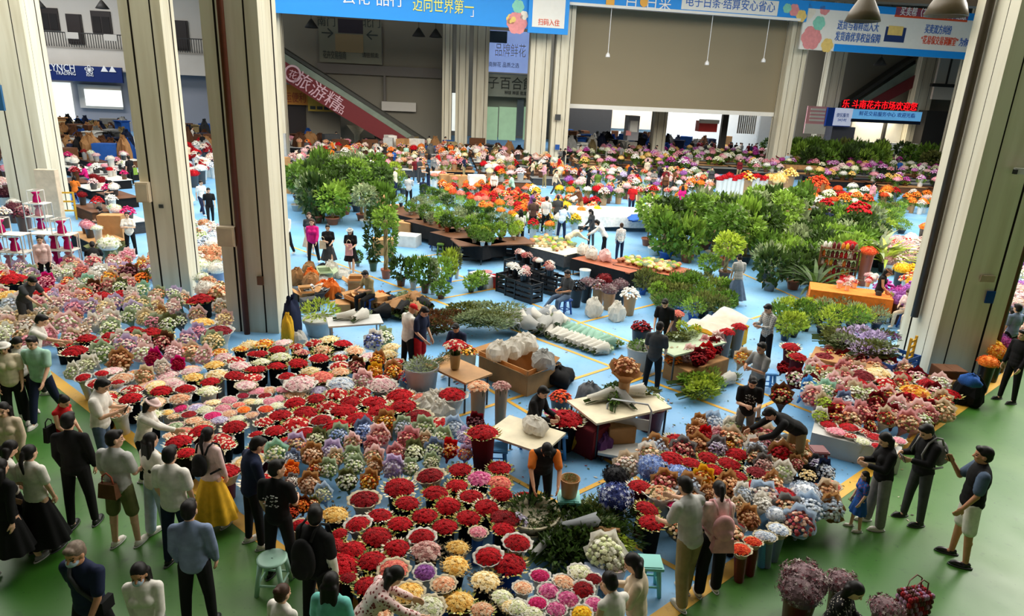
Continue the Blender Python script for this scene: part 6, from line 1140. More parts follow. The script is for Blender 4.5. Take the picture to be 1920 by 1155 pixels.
for x, y in ((1362, 630), (1385, 620)): bunch(onfloor(x, y, .72), .22, 'red', 'grey', .9, None, 'red roses beside the cut greens stall', small=False, loose=False)
p = onfloor(1348, 612, .7); table(p, 1.5, .8, .7, rad(38), 'yellow', 'table under a white sheet with yellow cloth behind the cut greens stall', skirt='yellow'); m = MB(); m.add([(-.85+.17*i, -.5+.25*j, .06*math.sin(i*1.7+j)+(.12 if i > 7 else 0)) for j in range(5) for i in range(11)], [(j*11+i, j*11+i+1, (j+1)*11+i+1, (j+1)*11+i) for j in range(4) for i in range(10)]); q = tag(obj('paper_sheet', m.mesh('paper_sheet', [PAPER], True), color='white', loc=(p[0], p[1], .8), rz=rad(38)), 'curling white paper sheet on the yellow cloth table', 'paper')
for i, (x, y, a) in enumerate(((1290, 715, .2), (1312, 722, .5), (1330, 728, .8), (1305, 735, .4), (1322, 708, .9), (1300, 722, 1.2))): sprays(x, y, .2, .9, .22, 'yellow green' if i % 2 else 'bright green', None, a, None, f'{"yellow" if i % 2 else "bright"} green sheaf in a floor heap', 'yellow green sheaves heaped on the blue floor')
sprays(1358, 715, .1, .8, .15, 'grey green', 'white wrapped sheaf lying on the floor behind the boy in black', .7, 'white'); stool(onfloor(1441, 700, .4), .17, .45, 'sky blue', 'blue stool on the open floor beside the man hugging yellow flowers', rnd=False); land('the lone blue stool', onfloor(1441, 700, .4))
bouquet(gp(1392, 672, 1.15), .2, 'gold and orange', 'beige', label='yellow bunch hugged by the man in the grey t-shirt'); stool(onfloor(1535, 842, .3), .15, .3, 'maroon', 'small maroon stool beside the white foam box', rnd=False)
k = 0
for i in range(12):
    for j in range(2):
        f_ = i/11; x, y = 1008+118*f_+14*j, 617+40*f_-12*j; k += 1; sprays(x, y, .1, .5, .17, 'sage' if k % 3 else 'bright green', None, rng.uniform(.1, 1.3), 'white' if k % 2 else 'mint', f'{("white", "pale green")[k % 2 == 0]} wrapped sheaf on the floor', 'wrapped sheaves laid out on the blue floor', ('pink and white', 'ivory', 'white and green')[k % 3])
for i in range(14): x, y = 948+8*i, 598+rng.uniform(-8, 14); sprays(x, y, .25, .6, .2, 'grey green', None, rng.uniform(0, 3), ('light grey', 'white', 'silver')[i % 3], f'{("grey", "white", "silver")[i % 3]} wrapped sheaf in a heap', 'grey sheaves heaped on the blue floor', 'mixed pale' if i % 4 == 0 else None)
for i in range(12): x, y = 855+8*i, 592+rng.uniform(-14, 14); sprays(x, y, .45, 1.0, .26, 'grey green' if i % 3 else 'olive green', None, rng.uniform(-.6, .6), None, f'{"grey" if i % 3 else "olive"} green sheaf of the tall heap', 'grey green sheaves of the tall heap')
for i in range(9): x, y = 800+13*(i % 5)+rng.uniform(-6, 6), 598+16*(i//5); sprays(x, y, .4, .7, .26, 'olive' if i % 2 else 'brown', None, rng.uniform(0, 3), None, f'{"olive" if i % 2 else "brown"} dried sheaf in a heap', 'dried sheaves behind the men at the wooden table')
plant(onfloor(598, 620, .1), 'fine', .95, .5, 'yellow green', 'light grey', 'bright yellow green bush in a white tub beside the brown pipe pillar', potr=.4, poth=.45); land('the bright yellow bush', onfloor(598, 620, .1))
p = onfloor(665, 600, .75); table(p, 1.3, .7, .75, rad(20), 'light grey', 'pale table of greens behind the bright yellow green bush', 'grey')
for x, a in ((650, .4), (675, 1.2)): sprays(x, 594, .82, .6, .14, 'grey green', ('grey sheaf on the pale table, by the bush', 'grey sheaf on the pale table, by its far end')[x > 660], a, 'white')
bag(onfloor(548, 615, .4), (.5, .4, 1.15), 'navy', 'navy and yellow folded cloth standing against the brown pipe pillar', 31, 'folded_cloth', 'cloth', mat=CLOTH); bag(onfloor(540, 622, .4), (.3, .3, .85), 'yellow', 'yellow cloth standing against the navy one by the brown pipe pillar', 33, 'folded_cloth', 'cloth', mat=CLOTH); bag(onfloor(552, 632, .2), (.6, .4, .4), 'white', 'white plastic sack at the foot of the brown pipe pillar', 32)
# boxes and paper beside the second pillar
r7 = random.Random(12)
for i in range(34):
    x, y = r7.uniform(540, 725), r7.uniform(505, 585)
    if x > 640 and y < 515+(x-640)*.5: continue
    p = G(x, y); c_ = r7.choice(('kraft', 'kraft', 'orange', 'white', 'tan', 'dark grey', 'light grey', 'sage'))
    if i % 2: carton(p, (r7.uniform(.35, .7), r7.uniform(.3, .5), r7.uniform(.25, .5)), r7.uniform(0, 3), c_, None, r7.random() < .5, look=f'{c_} packing box', group='boxes beside the brown pipe pillar')
    else: bag(p, (r7.uniform(.4, .7), .5, r7.uniform(.3, .6)), c_, None, i, 'sack', 'sack', look=f'{c_} packing sack', group='sacks beside the brown pipe pillar')
for i in range(22): x, y = r7.uniform(680, 800), r7.uniform(560, 590); sprays(x, y, .2, .6, .22, r7.choice(('dark green', 'brown', 'grey green')), None, r7.uniform(0, 3), r7.choice((None, 'kraft', 'black')), 'dark heaped sheaf', 'dark sheaves heaped by the wooden table')
# bottom edge: stools, tubs, leaf heap
p = onfloor(510, 1046, .47); stool(p, .19, .47, 'mint', 'pale green round plastic stool on the green aisle'); land('the round stool', p)
t = tub(997, 950, .5, .42, .42, 'cream', 'wide cream basin of dark leaves by the orange t-shirt stall keeper', leaf='dark green'); land('the wide cream basin', t.location); tub(985, 915, .4, .17, .22, 'red', 'small red plastic basin beside the wide cream basin')
p = onfloor(1067, 925, .55); stool(p, .17, .5, 'teal', 'teal stool carrying a kraft paper bag', rnd=False); t = thing('paper_bag', 'round kraft paper bag on the teal stool', 'bag', (p[0], p[1], .515), 0); obj('bag_body', BUCKET, t, 'kraft', sc=(.15, .15, .3)); q = obj('contents', FINE[0], t, 'olive green', sc=(.2, .2, .12)); q.location = (0, 0, .3); land('the paper bag stool', p)
for i in range(16): x, y = 1030+rng.uniform(0, 110), 985+rng.uniform(-25, 60); sprays(x, y, .25, .9, .24, rng.choice(('dark green', 'dark green', 'olive green', 'grey green')), None, rng.uniform(-1.2, 1.2), None, 'dark green leafy sheaf of the big leaf heap', 'sheaves of the big leaf heap')
land('the big leaf heap', G(1070, 1000)); sprays(1042, 1000, .3, 1.4, .09, 'grey green', 'long sheaf in clear plastic sleeve leaning on the big leaf heap', 1.0, 'light grey'); sprays(1090, 985, .4, .7, .12, 'grey green', 'silvery plastic wrapped sheaf on the big leaf heap', .3, 'silver'); sprays(1130, 1005, .3, .6, .14, 'yellow green', 'tan paper sheaf at the outer side of the big leaf heap', -.5, 'tan')
bouquet(gp(1135, 1035, .4), .3, 'ivory', 'white', label='large white paper of cream flowers beside the big leaf heap'); tub(1150, 1055, .3, .2, .3, 'blush', 'pink tub of greens beside the large white paper', leaf='olive green'); stool(onfloor(1117, 1068, .3), .14, .3, 'slate blue', 'small blue stool behind the long haired woman', rnd=False); tub(968, 985, .3, .16, .36, 'lilac', 'lilac wrapped tub beside the wide cream basin', pal='lilac'); tub(996, 992, .3, .17, .3, 'cream', 'cream paper bag tub beside the leaf heap', leaf='olive green')
p = onfloor(1221, 1048, .5); stool(p, .15, .46, 'teal', 'teal stool with a black pot beside the man in khaki trousers', rnd=False)
for i, (x, y, R, pl, nm) in enumerate(((1510, 1090, .34, 'dried mauve', 'upper'), (1500, 1110, .3, 'dried mauve', 'grey'), (1580, 1095, .24, 'dried mauve', 'small'), (1660, 1142, .22, 'dried mauve', 'far'))): cloudpot(gp(x, y, .5), R, pl, 'maroon', ('dusty dried flower cloud at the back of the bottom edge heap', 'grey dried flower cloud over a maroon bag', 'small grey dried flower cloud beside the seated woman', 'dried flower cloud between the seated woman and the woven bag')[i])
p = onfloor(1716, 1118, .25); t = thing('woven_bag', 'red and lilac woven bag with looped handles on the green aisle', 'bag', p, .3); m = MB(); r8 = random.Random(2)
for a in range(9):
    for b_ in range(4):
        for c_ in range(4): m.ell((-.18+.045*a, -.09+.06*b_, .05+.08*c_), (.028, .036, .044), nu=6, nv=4, r=r8.uniform(.001, .999))
obj('weave', m.mesh('weave', [palette('woven bag', [(150, 30, 40), (120, 40, 50), (170, 130, 160), (90, 60, 50)])]), t)
for y in (-.05, .05): m = MB(); m.tube([(-.12, y, .33), (-.1, y, .48), (0, y, .55), (.1, y, .48), (.12, y, .33)], .01, 6); obj('handle', m.mesh('handle', [PLAS], True), t, 'brown')
# goods by the wide pillar
carton(onfloor(1578, 690, .3), (1.35, .9, .55), rad(-30), 'kraft', 'large open cardboard box of limonium beside the wide pillar', False); land('the limonium box', onfloor(1578, 690, .3))
for i in range(14): x, y = 1555+rng.uniform(0, 110), 625+rng.uniform(0, 35); sprays(x, y, .72, .8, .24, rng.choice(('grey green', 'olive green', 'lilac')), None, rng.uniform(-.6, .9), None, 'limonium sheaf heaped on the cardboard box', 'limonium sheaves on the cardboard box', 'purple' if i % 2 else 'lilac')
crate(onfloor(1662, 690, .25), (1.3, .8, .6), rad(35), 'blue', 'deep blue crate beside the cardboard box of limonium'); p = onfloor(1700, 690, .3); t = thing('folding_frame', 'yellow plastic folding frame leaning on the wide pillar', 'frame', p, rad(40)); m = MB()
for i in range(7): m.box((0, 0, .1+.15*i), (.32, .03, .05))
for a in (-.16, .16): m.box((a, 0, .55), (.05, .05, 1.1))
obj('slats', m.mesh('slats', [PLAS]), t, 'yellow'); carton(onfloor(1775, 712, .2), (.6, .45, .5), 0, 'brown', 'brown cardboard box at the foot of the wide pillar'); carton(onfloor(1762, 724, .1), (.5, .4, .3), .3, 'kraft', 'low cardboard box before the brown box at the wide pillar')
t = thing('foam_box', 'long white foam box of rose cups beside the black jacket woman', 'box', onfloor(1600, 845, .1), rad(-28)); m = MB(); m.box((0, 0, .2), (1.5, .62, .4)); obj('body', m.mesh('body', [PLAS]), t, 'light grey'); land('the long foam box', t.location)
lst('D', 'd', '', None)
for x, y, hw, pl in ((450, 860, 62, 'r'), (600, 880, 76, 'r'), (510, 910, 72, 'pk'), (615, 945, 56, 'rw'), (720, 910, 52, 'rw'), (705, 985, 56, 'iv'), (805, 955, 68, 'r'), (820, 1020, 46, 'r'), (980, 980, 50, 'pk'), (530, 830, 46, 'rw'), (900, 1000, 56, 'iv')): put('D', 'd', x, y, hw, pl, 'white', 'rose cups in the long foam box', .44)
bag(onfloor(1818, 735, .3), (.6, .5, .7), 'black', 'black bag topped with blue by the aisle line beyond the wide pillar', 41); bag(gp(1818, 722, .7), (.4, .35, .25), 'blue', 'blue cloth lying on the black bag', 42, 'blue_cloth', 'cloth', mat=CLOTH)
for i, (x, y, pl, pt) in enumerate(((1850, 690, 'orange', 'black'), (1868, 672, 'gold and orange', 'black'), (1882, 655, 'magenta', 'black'), (1872, 645, 'purple', 'navy'), (1860, 660, 'yellow', 'black'), (1892, 640, 'mixed', 'black'), (1905, 628, 'mixed pale', 'grey'), (1885, 622, 'cream', 'grey'), (1916, 615, 'mixed warm', 'grey'))): bunch(onfloor(x, y, .6), .26, pl, pt, .8, None, 'bright bunches along the aisle beyond the wide pillar')
carton(onfloor(1862, 605, .4), (.9, .6, .6), .5, 'orange', 'orange red box beyond the wide pillar'); land('the orange red box', onfloor(1862, 605, .4))

# scraps of leaf and petal trodden on the floor paint
m = MB(); r = random.Random(9); v_, f_ = LEAF
for i in range(1500):
    x, y = r.uniform(520, 1720), r.uniform(430, 980); q = G(x, y); q[2] = .012; a = r.uniform(0, 6.3); L = r.uniform(.03, .1); c, s_ = math.cos(a), math.sin(a)
    m.add(np.stack([(v_[:, 0]*c-v_[:, 1]*s_)*L, (v_[:, 0]*s_+v_[:, 1]*c)*L, np.zeros(len(v_))], 1)+q, f_, 0, r.uniform(.001, .999))
o = obj('leaf_litter', m.mesh('leaf_litter', [palette('litter', [(90, 100, 50), (140, 120, 80), (70, 60, 50), (200, 190, 170), (60, 90, 40), (150, 60, 60)])])); o['kind'] = 'stuff'; tag(o, 'scraps of leaf and petal scattered over the blue floor', 'litter')
# ---------------------------------------------------------------- plants and far stalls
def Pt(px, py, kind, Hh, R, leaf, pt, label=None, group=None, **k): p = G(px, py); USED.append((p[0], p[1], R*.5)); return plant(p, kind, Hh, R, leaf, pt, label, group, **k)
Pt(700, 508, 'tall', 2.2, .34, 'dark green', 'dark green', 'slim tall plant in dark pot, the nearer of the two by the white cap woman'.replace('nearer', 'larger')); Pt(733, 497, 'tall', 2.0, .3, 'green', 'dark grey', 'slim tall plant in grey pot behind the larger one'); land('the slim tall plants', G(716, 503))
Pt(724, 522, 'crown', 2.4, .4, 'bright green', 'terracotta', 'thin stemmed young tree in a terracotta pot'); Pt(671, 499, 'bush', .55, .18, 'green', 'grey', 'small plant in a grey pot at the feet of the white cap woman')
for i, (x, y, kd, hh, R, lf, pt, lb) in enumerate(((752, 536, 'bush', .95, .36, 'dark green', 'brown', 'bushy plant in brown pot, first of the small row beside the young tree'), (775, 542, 'bush', 1.05, .26, 'green', 'light grey', 'plant in tall white pot in the small row'), (797, 549, 'bush', 1.15, .33, 'green', 'brown', 'tall bushy plant in brown pot in the small row'), (812, 552, 'tall', 1.2, .2, 'grey green', 'silver', 'clear sleeve of pale stems in the small row'), (828, 540, 'bush', 1.0, .3, 'bright green', 'silver', 'broad leaved plant in the small row'), (842, 530, 'bush', 1.1, .28, 'yellow green', 'blue', 'tall broad leaved plant in blue pot in the small row'), (856, 522, 'tall', 1.1, .2, 'olive green', 'light grey', 'white wrapped stems at the end of the small row'), (827, 560, 'bush', .55, .3, 'green', 'brown', 'low bushy plant before the small row'), (883, 548, 'bush', .55, .26, 'bright green', 'dark grey', 'low bright plant behind the grey green heap'), (900, 543, 'bush', .6, .26, 'bright green', 'dark grey', 'low bright plant next to the pink carton'))): Pt(x, y, kd, hh, R, lf, pt, lb)
tub(929, 528, .2, .2, .42, 'red', 'bright red plastic bucket on the open blue floor'); land('the bright red bucket', G(929, 530)); tub(912, 517, .2, .2, .36, 'dusty rose', 'pink plastic bucket beside the bright red one'); carton(G(903, 536), (.9, .4, .4), UR, 'light grey', 'long white and pink carton before the two buckets'); stool(G(885, 520), .15, .3, 'sky blue', 'low blue stool behind the long white carton', rnd=False); stool(G(826, 478), .14, .45, 'green', 'green stool at the end of the plant tables', rnd=False); stool(G(813, 464), .14, .4, 'blue', 'blue stool under the plant tables', rnd=False)
for i, (x, y) in enumerate(((768, 400), (822, 421), (876, 444), (924, 452))): p = onfloor(x, y, .75); table(p, 3.0, 1.3, .75, UR if i < 3 else rad(20), 'brown', ('long dark table of potted plants, at the carton end', 'long dark table of potted plants, second from the cartons', 'long dark table of potted plants at the aisle corner', 'long dark table of potted plants set across the aisle corner')[i], 'black', skirt='black' if i < 3 else None)
land('the long plant tables', onfloor(876, 444, .75))
for i, x in enumerate((880, 905, 930, 950)): crate(G(x, 486-(x-880)*.12), (.6, .5, .6), 0, 'dark grey', None, 'black crates under the plant table', 'black lattice crate under the corner plant table')
def fl_plant(kinds, hs, R, leaves, pots, g, z=0.0, **k):
    def f(p, r): p[2] = z; plant(p, r.choice(kinds), r.uniform(*hs), R*r.uniform(.85, 1.15), r.choice(leaves), r.choice(pots), None, g, **k)
    return f
def fl_bunch(pals, pots, R, hh, g, z=0.0, name='cut_flowers'):
    def f(p, r): p[2] = z; bunch(p, R*r.uniform(.85, 1.2), r.choice(pals), r.choice(pots), hh*r.uniform(.85, 1.15), None, g, name)
    return f
fill([(745, 388), (800, 368), (905, 415), (960, 432), (950, 452), (880, 452), (800, 420)], 55, fl_plant(['bush', 'fine', 'bush'], (.45, .75), .24, ['green', 'bright green', 'grey green', 'dark green'], ['light grey', 'terracotta', 'dark grey'], 'small plants on the long tables', .77), .17, .77, seed=21)
fill([(880, 446), (965, 430), (975, 445), (930, 462), (890, 462)], 14, fl_plant(['bush', 'fine'], (.4, .55), .2, ['bright green', 'yellow green', 'green'], ['light grey', 'beige'], 'small plants on the corner table', .77), .16, .77, seed=22)
fill([(800, 345), (905, 352), (985, 375), (985, 420), (940, 425), (840, 380)], 70, fl_bunch(['orange red', 'red', 'orange', 'mixed warm', 'orange', 'salmon'], ['light grey', 'white', 'green'], .26, .75, 'orange and red pots behind the plant tables', name='flower_pot'), .22, 0, seed=23)
TG = 'leafy trees by the brown pipe pillar'
fill([(525, 395), (570, 365), (640, 350), (720, 360), (750, 420), (690, 440), (620, 430), (560, 420)], 34, fl_plant(['crown', 'crown', 'bush'], (1.7, 2.5), .62, ['green', 'grey green', 'dark green', 'bright green', 'green'], ['dark grey', 'terracotta', 'light grey'], TG), .42, 0, seed=24)
fill([(640, 330), (740, 335), (760, 365), (700, 365)], 16, fl_plant(['fine', 'bush'], (.9, 1.3), .5, ['grey green', 'yellow green', 'green'], ['dark grey', 'terracotta'], 'grey green plants behind the leafy trees'), .4, 0, seed=25)
for i, (x, y, d, c_, lb) in enumerate(((712, 392, (.9, .7, .7), 'kraft', 'brown carton beside the leafy trees'), (738, 408, (.9, .7, .6), 'kraft', 'brown carton between the trees and the plant tables'), (758, 446, (.8, .6, .7), 'kraft', 'brown carton on the open floor, topped by red cloth'), (765, 460, (.9, .7, .45), 'white', 'white foam box on the open blue floor'), (718, 476, (.8, .6, .6), 'kraft', 'brown carton behind the slim tall plants'), (553, 362, (1.0, .8, 1.3), 'kraft', 'tall brown carton by the trees at the brown pipe pillar'), (528, 325, (1.0, .8, 1.1), 'tan', 'slatted tan crate box beyond the brown pipe pillar'), (785, 330, (.8, .6, 1.0), 'kraft', 'upright brown carton before the navy shirt person'), (838, 350, (1.0, .8, .8), 'kraft', 'brown carton next to the orange pots'), (858, 352, (1.2, .8, .8), 'kraft', 'larger brown carton next to the orange pots'), (893, 362, (1.0, .9, 1.1), 'white', 'tall white foam box before the white shirt man'), (820, 345, (1.0, .8, .8), 'white', 'white foam box by the brown cartons'), (832, 330, (.9, .8, .8), 'white', 'white foam box at the far side of the brown cartons'))): carton(G(x, y), d, rng.uniform(-.5, .5), c_, lb)
# low succulent tables and black racks
p = onfloor(1033, 462, .62); table(p, 2.6, 1.5, .62, UR, 'cream', 'low table of succulents behind the black racks, first from the plant tables', 'black', skirt='dark grey'); land('the first succulent table', p)
p = onfloor(1143, 492, .62); table(p, 2.5, 1.2, .6, UR, 'terracotta', 'reddish low table between the two succulent tables', 'black', skirt='black'); land('the reddish low table', p)
p = onfloor(1222, 500, .62); table(p, 2.3, 1.4, .62, UR+.15, 'terracotta', 'low table crowded with gold succulents before the potted trees', 'black', skirt='dark grey'); land('the gold succulent table', p)
def succ(p, r): p[2] = .63; t = thing('succulent_pot', None, 'plant', p, 0, 'succulents on the low tables', r.choice(('pale', 'olive', 'golden'))+' succulent in a tiny pot'); obj('pot', FPOT, t, r.choice(('cream', 'terracotta', 'light grey')), sc=(.07, .07, .07)); q = obj('rosette', CLOUD[0], t, mats=[PAL[r.choice(('sage', 'cream', 'peach and cream', 'apple green'))]], sc=(.11, .11, .1)); q.location = (0, 0, .1)
fill([(985, 452), (1035, 443), (1078, 462), (1040, 472)], 50, succ, .09, .63, seed=31); fill([(1190, 500), (1215, 488), (1280, 500), (1250, 512)], 50, succ, .09, .63, seed=32); fill([(1160, 492), (1185, 482), (1205, 490), (1180, 500)], 14, succ, .09, .63, seed=33)
for i, (x, y, c_, lb) in enumerate(((1110, 478, 'white', 'white sack on the reddish low table'), (1135, 482, 'blush', 'pale pink sack in the middle of the reddish low table'), (1092, 470, 'white', 'white box like sack at the far end of the reddish low table'))): p = gp(x, y, .75); p[2] = .63; bag(p, (.5, .4, .4), c_, lb, 50+i)
tub(1096, 522, .1, .2, .42, 'white', 'white plastic bucket at the foot of the reddish low table')
r9 = random.Random(5)
for i, (x, y) in enumerate(((968, 520), (985, 528), (1002, 536), (1019, 543), (1036, 550), (955, 548), (972, 556), (990, 563))):
    p = G(x, y); crate(p, (.7, .5, .62), UR, 'black', None, 'black racks beside the seated man', 'black lattice rack beside the seated man')
    for q in range(2): bunch((p[0]+r9.uniform(-.2, .2), p[1]+r9.uniform(-.15, .15), .63), .17, r9.choice(('dusty pink', 'white', 'pink and white', 'rose and peach')), 'black', .3, None, 'little flower pots on the black racks', 'flower_pot')
for i, (x, y) in enumerate(((1078, 575), (1098, 566), (1120, 572), (1140, 580), (1160, 570), (1178, 590), (1130, 560))): bunch(G(x, y), .3, r9.choice(('burgundy', 'deep red', 'dried mauve', 'white', 'black')), r9.choice(('black', 'kraft', 'black')), .7, None, 'dark buckets behind the seated man')
for i, (x, y) in enumerate(((1112, 592), (1155, 600))): bag(G(x, y), (.5, .5, .55), 'white', ('white plastic sack among the dark buckets', 'white spotted plastic sack at the end of the dark buckets')[i], 60+i)
fill([(1195, 545), (1290, 540), (1370, 562), (1350, 605), (1240, 600)], 46, fl_plant(['fine', 'bush'], (.6, .85), .34, ['green', 'bright green', 'green', 'olive green'], ['dark grey', 'blue', 'black'], 'black potted floor plants before the denim skirt woman'), .27, 0, seed=41)
fill([(1445, 600), (1510, 590), (1520, 620), (1470, 640)], 16, fl_plant(['fine', 'bush'], (.6, .8), .3, ['yellow green', 'green'], ['black', 'navy'], 'black potted floor plants beside the checked shirt man'), .26, 0, seed=42)
fill([(1520, 585), (1600, 575), (1660, 585), (1640, 620), (1540, 625)], 26, fl_plant(['fine'], (.6, .8), .36, ['grey green', 'green', 'yellow green'], ['black', 'navy'], 'floor plants beside the limonium box'), .28, 0, seed=43)
TK = 'potted trees in the middle of the hall'
fill([(1195, 462), (1330, 440), (1500, 430), (1490, 470), (1400, 500), (1340, 500), (1240, 490)], 46, fl_plant(['crown', 'crown', 'crown', 'bush'], (1.7, 2.4), .62, ['green', 'bright green', 'green', 'dark green', 'grey green'], ['white', 'terracotta', 'dark grey', 'blue'], TK), .45, 0, seed=44)
Pt(1357, 524, 'crown', 1.7, .5, 'yellow green', 'brown', 'slim stemmed tree in a round brown pot standing out from the potted trees'); Pt(1327, 517, 'bush', .8, .4, 'bright green', 'dark green', 'leafy bush in a dark green pot before the potted trees'); land('the round pot tree', G(1357, 524))
fill([(1410, 470), (1500, 440), (1640, 440), (1630, 480), (1540, 540), (1440, 545)], 60, fl_plant(['bush', 'bush', 'fine', 'crown'], (1.0, 1.5), .6, ['dark green', 'green', 'dark green', 'bright green', 'grey green'], ['dark grey', 'grey', 'terracotta'], 'dense dark plants beside the orange cloth table'), .45, 0, seed=45)
Pt(1523, 560, 'palm', 1.9, .5, 'dark green', 'dark grey', 'dark arching palm at the corner by the jar shelf'); Pt(1640, 500, 'palm', 2.4, .6, 'grey green', 'dark grey', 'large arching palm over the dense plants'); Pt(1655, 510, 'palm', 2.0, .5, 'yellow green', 'dark grey', 'second arching palm beside the large one')
p = onfloor(1594, 545, .78); table(p, 2.3, 1.0, .78, rad(-20), 'orange', 'table under bright orange cloth beside the jar shelf', skirt='orange'); land('the orange cloth table', p)
for i in range(16): x, y = r9.uniform(1570, 1640), r9.uniform(524, 545); q = gp(x, y, .8); bunch((q[0], q[1], .79), .12, r9.choice(('white', 'red and white', 'pink and white', 'red')), 'white', .22, None, 'little pots on the orange cloth table', 'flower_pot')
p = G(1560, 548); t = thing('jar_shelf', 'shelf of small coloured jars standing at the end of the orange cloth table', 'shelf', p, rad(-20)); m = MB()
for k in range(5): m.box((0, 0, .35+.3*k), (1.2, .3, .03))
for a in (-.6, .6): m.box((a, 0, .8), (.04, .3, 1.6))
obj('frame', m.mesh('frame', [WOOD]), t, 'brown'); m = MB(); m.lathe([(.01, 0), (.055, 0), (.06, .03), (.06, .15), (.03, .18), (.03, .21), (.01, .21)], 8); JAR = m.mesh('jar', [PLAS], True)
for k in range(5):
    for i in range(8): a = -.5+.14*i; q = obj('jar', JAR, None, r9.choice(('yellow', 'orange', 'white', 'maroon', 'olive', 'red')), loc=(p[0]+a*math.cos(rad(-20)), p[1]+a*math.sin(rad(-20)), .366+.3*k)); tag(q, None, 'jar', 'coloured jars on the jar shelf', f'small jar on the {("lowest", "second", "middle", "fourth", "top")[k]} board of the jar shelf')
bunch(G(1615, 535), .34, 'orange red', 'terracotta', 1.35, 'orange red flowers in a tall terracotta pot behind the orange cloth table', small=False); bunch(G(1580, 530), .3, 'red', 'terracotta', 1.5, 'red flowers in a tall pot beside the jar shelf', small=False); bunch(G(1722, 555), .3, 'copper', 'kraft', 1.5, 'copper flowers beside the wide pillar', small=False); carton(G(1750, 580), (.8, .6, .9), 0, 'beige', 'pale box against the inner side of the wide pillar')
fill([(1650, 475), (1760, 470), (1750, 520), (1660, 515)], 46, fl_bunch(['pale pink', 'mixed pale', 'pink and white', 'white', 'dusty pink', 'red and white'], ['white', 'light grey', 'grey'], .3, .7, 'pale flower buckets beyond the orange cloth table'), .25, 0, seed=51)
fill([(1650, 572), (1715, 575), (1722, 612), (1668, 605)], 12, fl_bunch(['purple', 'purple', 'magenta'], ['dark grey', 'brown'], .34, .7, 'purple flower buckets beside the wide pillar'), .28, 0, seed=52)
fill([(1680, 540), (1745, 540), (1740, 570), (1690, 570)], 10, fl_bunch(['hot pink', 'yellow', 'mixed warm', 'red'], ['white', 'dark grey'], .28, .8, 'bright buckets beside the beige dressed person'), .26, 0, seed=53)
p = onfloor(1745, 455, .7); t = thing('counter', 'pale grey counter with orchid baskets beside the wide pillar', 'counter', p, .1); m = MB(); m.box((0, 0, .35), (2.8, 1.0, .7)); obj('body', m.mesh('body', [METAL]), t, 'silver')
for i, (x, y, pl) in enumerate(((1730, 440, 'orange'), (1748, 425, 'magenta'), (1768, 432, 'magenta'), (1742, 438, 'copper'))): q = gp(x, y, .9); bunch((q[0], q[1], .71), .26, pl, 'dark grey', .6, None, 'orchid baskets on the pale grey counter', 'orchid_basket')
TT = None
def stalls(P, sx, sy, gx, gy, rz, tops, group, look):
    # rows of low dark stall tables laid on a grid over a patch of the hall
    global TT
    if TT is None: m = MB(); m.box((0, 0, .98), (1, 1, .06)); m2 = MB(); m2.box((0, 0, .475), (.94, .94, .95)); TT = (m.mesh('tabletop', [WOOD]), m2.mesh('cloth', [CLOTH]))
    W_ = [gp(x, y)[:2] for x, y in P]; c, s_ = math.cos(rz), math.sin(rz); U_ = [(c*x+s_*y, -s_*x+c*y) for x, y in W_]; us = [u for u, v in U_]; vs = [v for u, v in U_]; out = []
    u = min(us)+sx/2
    while u < max(us):
        v = min(vs)+sy/2
        while v < max(vs):
            if inside(u, v, U_) and s_*u+c*v < (70 if c*u-s_*v < -25 else 66 if c*u-s_*v < 2 else 80):
                x, y = c*u-s_*v, s_*u+c*v
                if all((x-COLS[k][0])**2+(y-COLS[k][1])**2 > (1.0+sx*.5)**2 for k in COLS):
                    t = thing('stall_table', None, 'table', (x, y, 0), rz, group, look); obj('tabletop', TT[0], t, rng.choice(tops), sc=(sx, sy, .5)); obj('cloth', TT[1], t, rng.choice(('black', 'dark grey', 'brown', 'black')), sc=(sx, sy, .5)); out.append((x, y))
            v += gy
        u += gx
    return out
def ontable(spots, sx, sy, rz, n, fn, rad_, total, seed):
    r = random.Random(seed); k = 0; r.shuffle(spots); c, s_ = math.cos(rz), math.sin(rz)
    for x, y in spots:
        loc = []
        for _ in range(30):
            a, b_ = r.uniform(-.5, .5)*(sx-rad_*1.4), r.uniform(-.5, .5)*(sy-rad_*1.2)
            if len(loc) < n and k < total and all((a-q)**2+(b_-w_)**2 > (rad_*1.5)**2 for q, w_ in loc): loc.append((a, b_)); k += 1; fn(np.array([x+c*a-s_*b_, y+s_*a+c*b_, .51]), r)
def orch(p, r): bunch(p, .36*r.uniform(.8, 1.2), r.choice(('orchid mix', 'magenta', 'pale pink', 'white', 'yellow cream', 'orchid mix', 'pink', 'ivory')), r.choice(('dark grey', 'white', 'green', 'brown')), .6*r.uniform(.8, 1.3), None, 'orchids of the far stalls', 'orchid_pot')
sp = stalls([(1075, 292), (1480, 285), (1640, 312), (1790, 335), (1780, 366), (1660, 362), (1400, 330), (1100, 330)], 3.4, 1.3, 3.7, 2.3, .12, ('brown', 'tan', 'grey', 'dark grey'), 'stall tables of the orchid rows', 'stall table of far orchids'); ontable(sp, 3.4, 1.3, .12, 4, orch, .36, 290, 61)
fill([(1690, 375), (1795, 375), (1790, 400), (1700, 405)], 22, fl_bunch(['mixed', 'orange', 'mixed pale'], ['kraft', 'kraft', 'white'], .3, .7, 'kraft boxed flowers beside the wide pillar', name='flower_pot'), .28, 0, seed=62)
for i in range(11): x = 1345+8.5*i; q = G(x, 372); bunch((q[0], q[1], 0), .33, 'red', 'white', 1.35+.1*(i % 3), None, 'red cones in white paper on the far stall', 'red_cone')
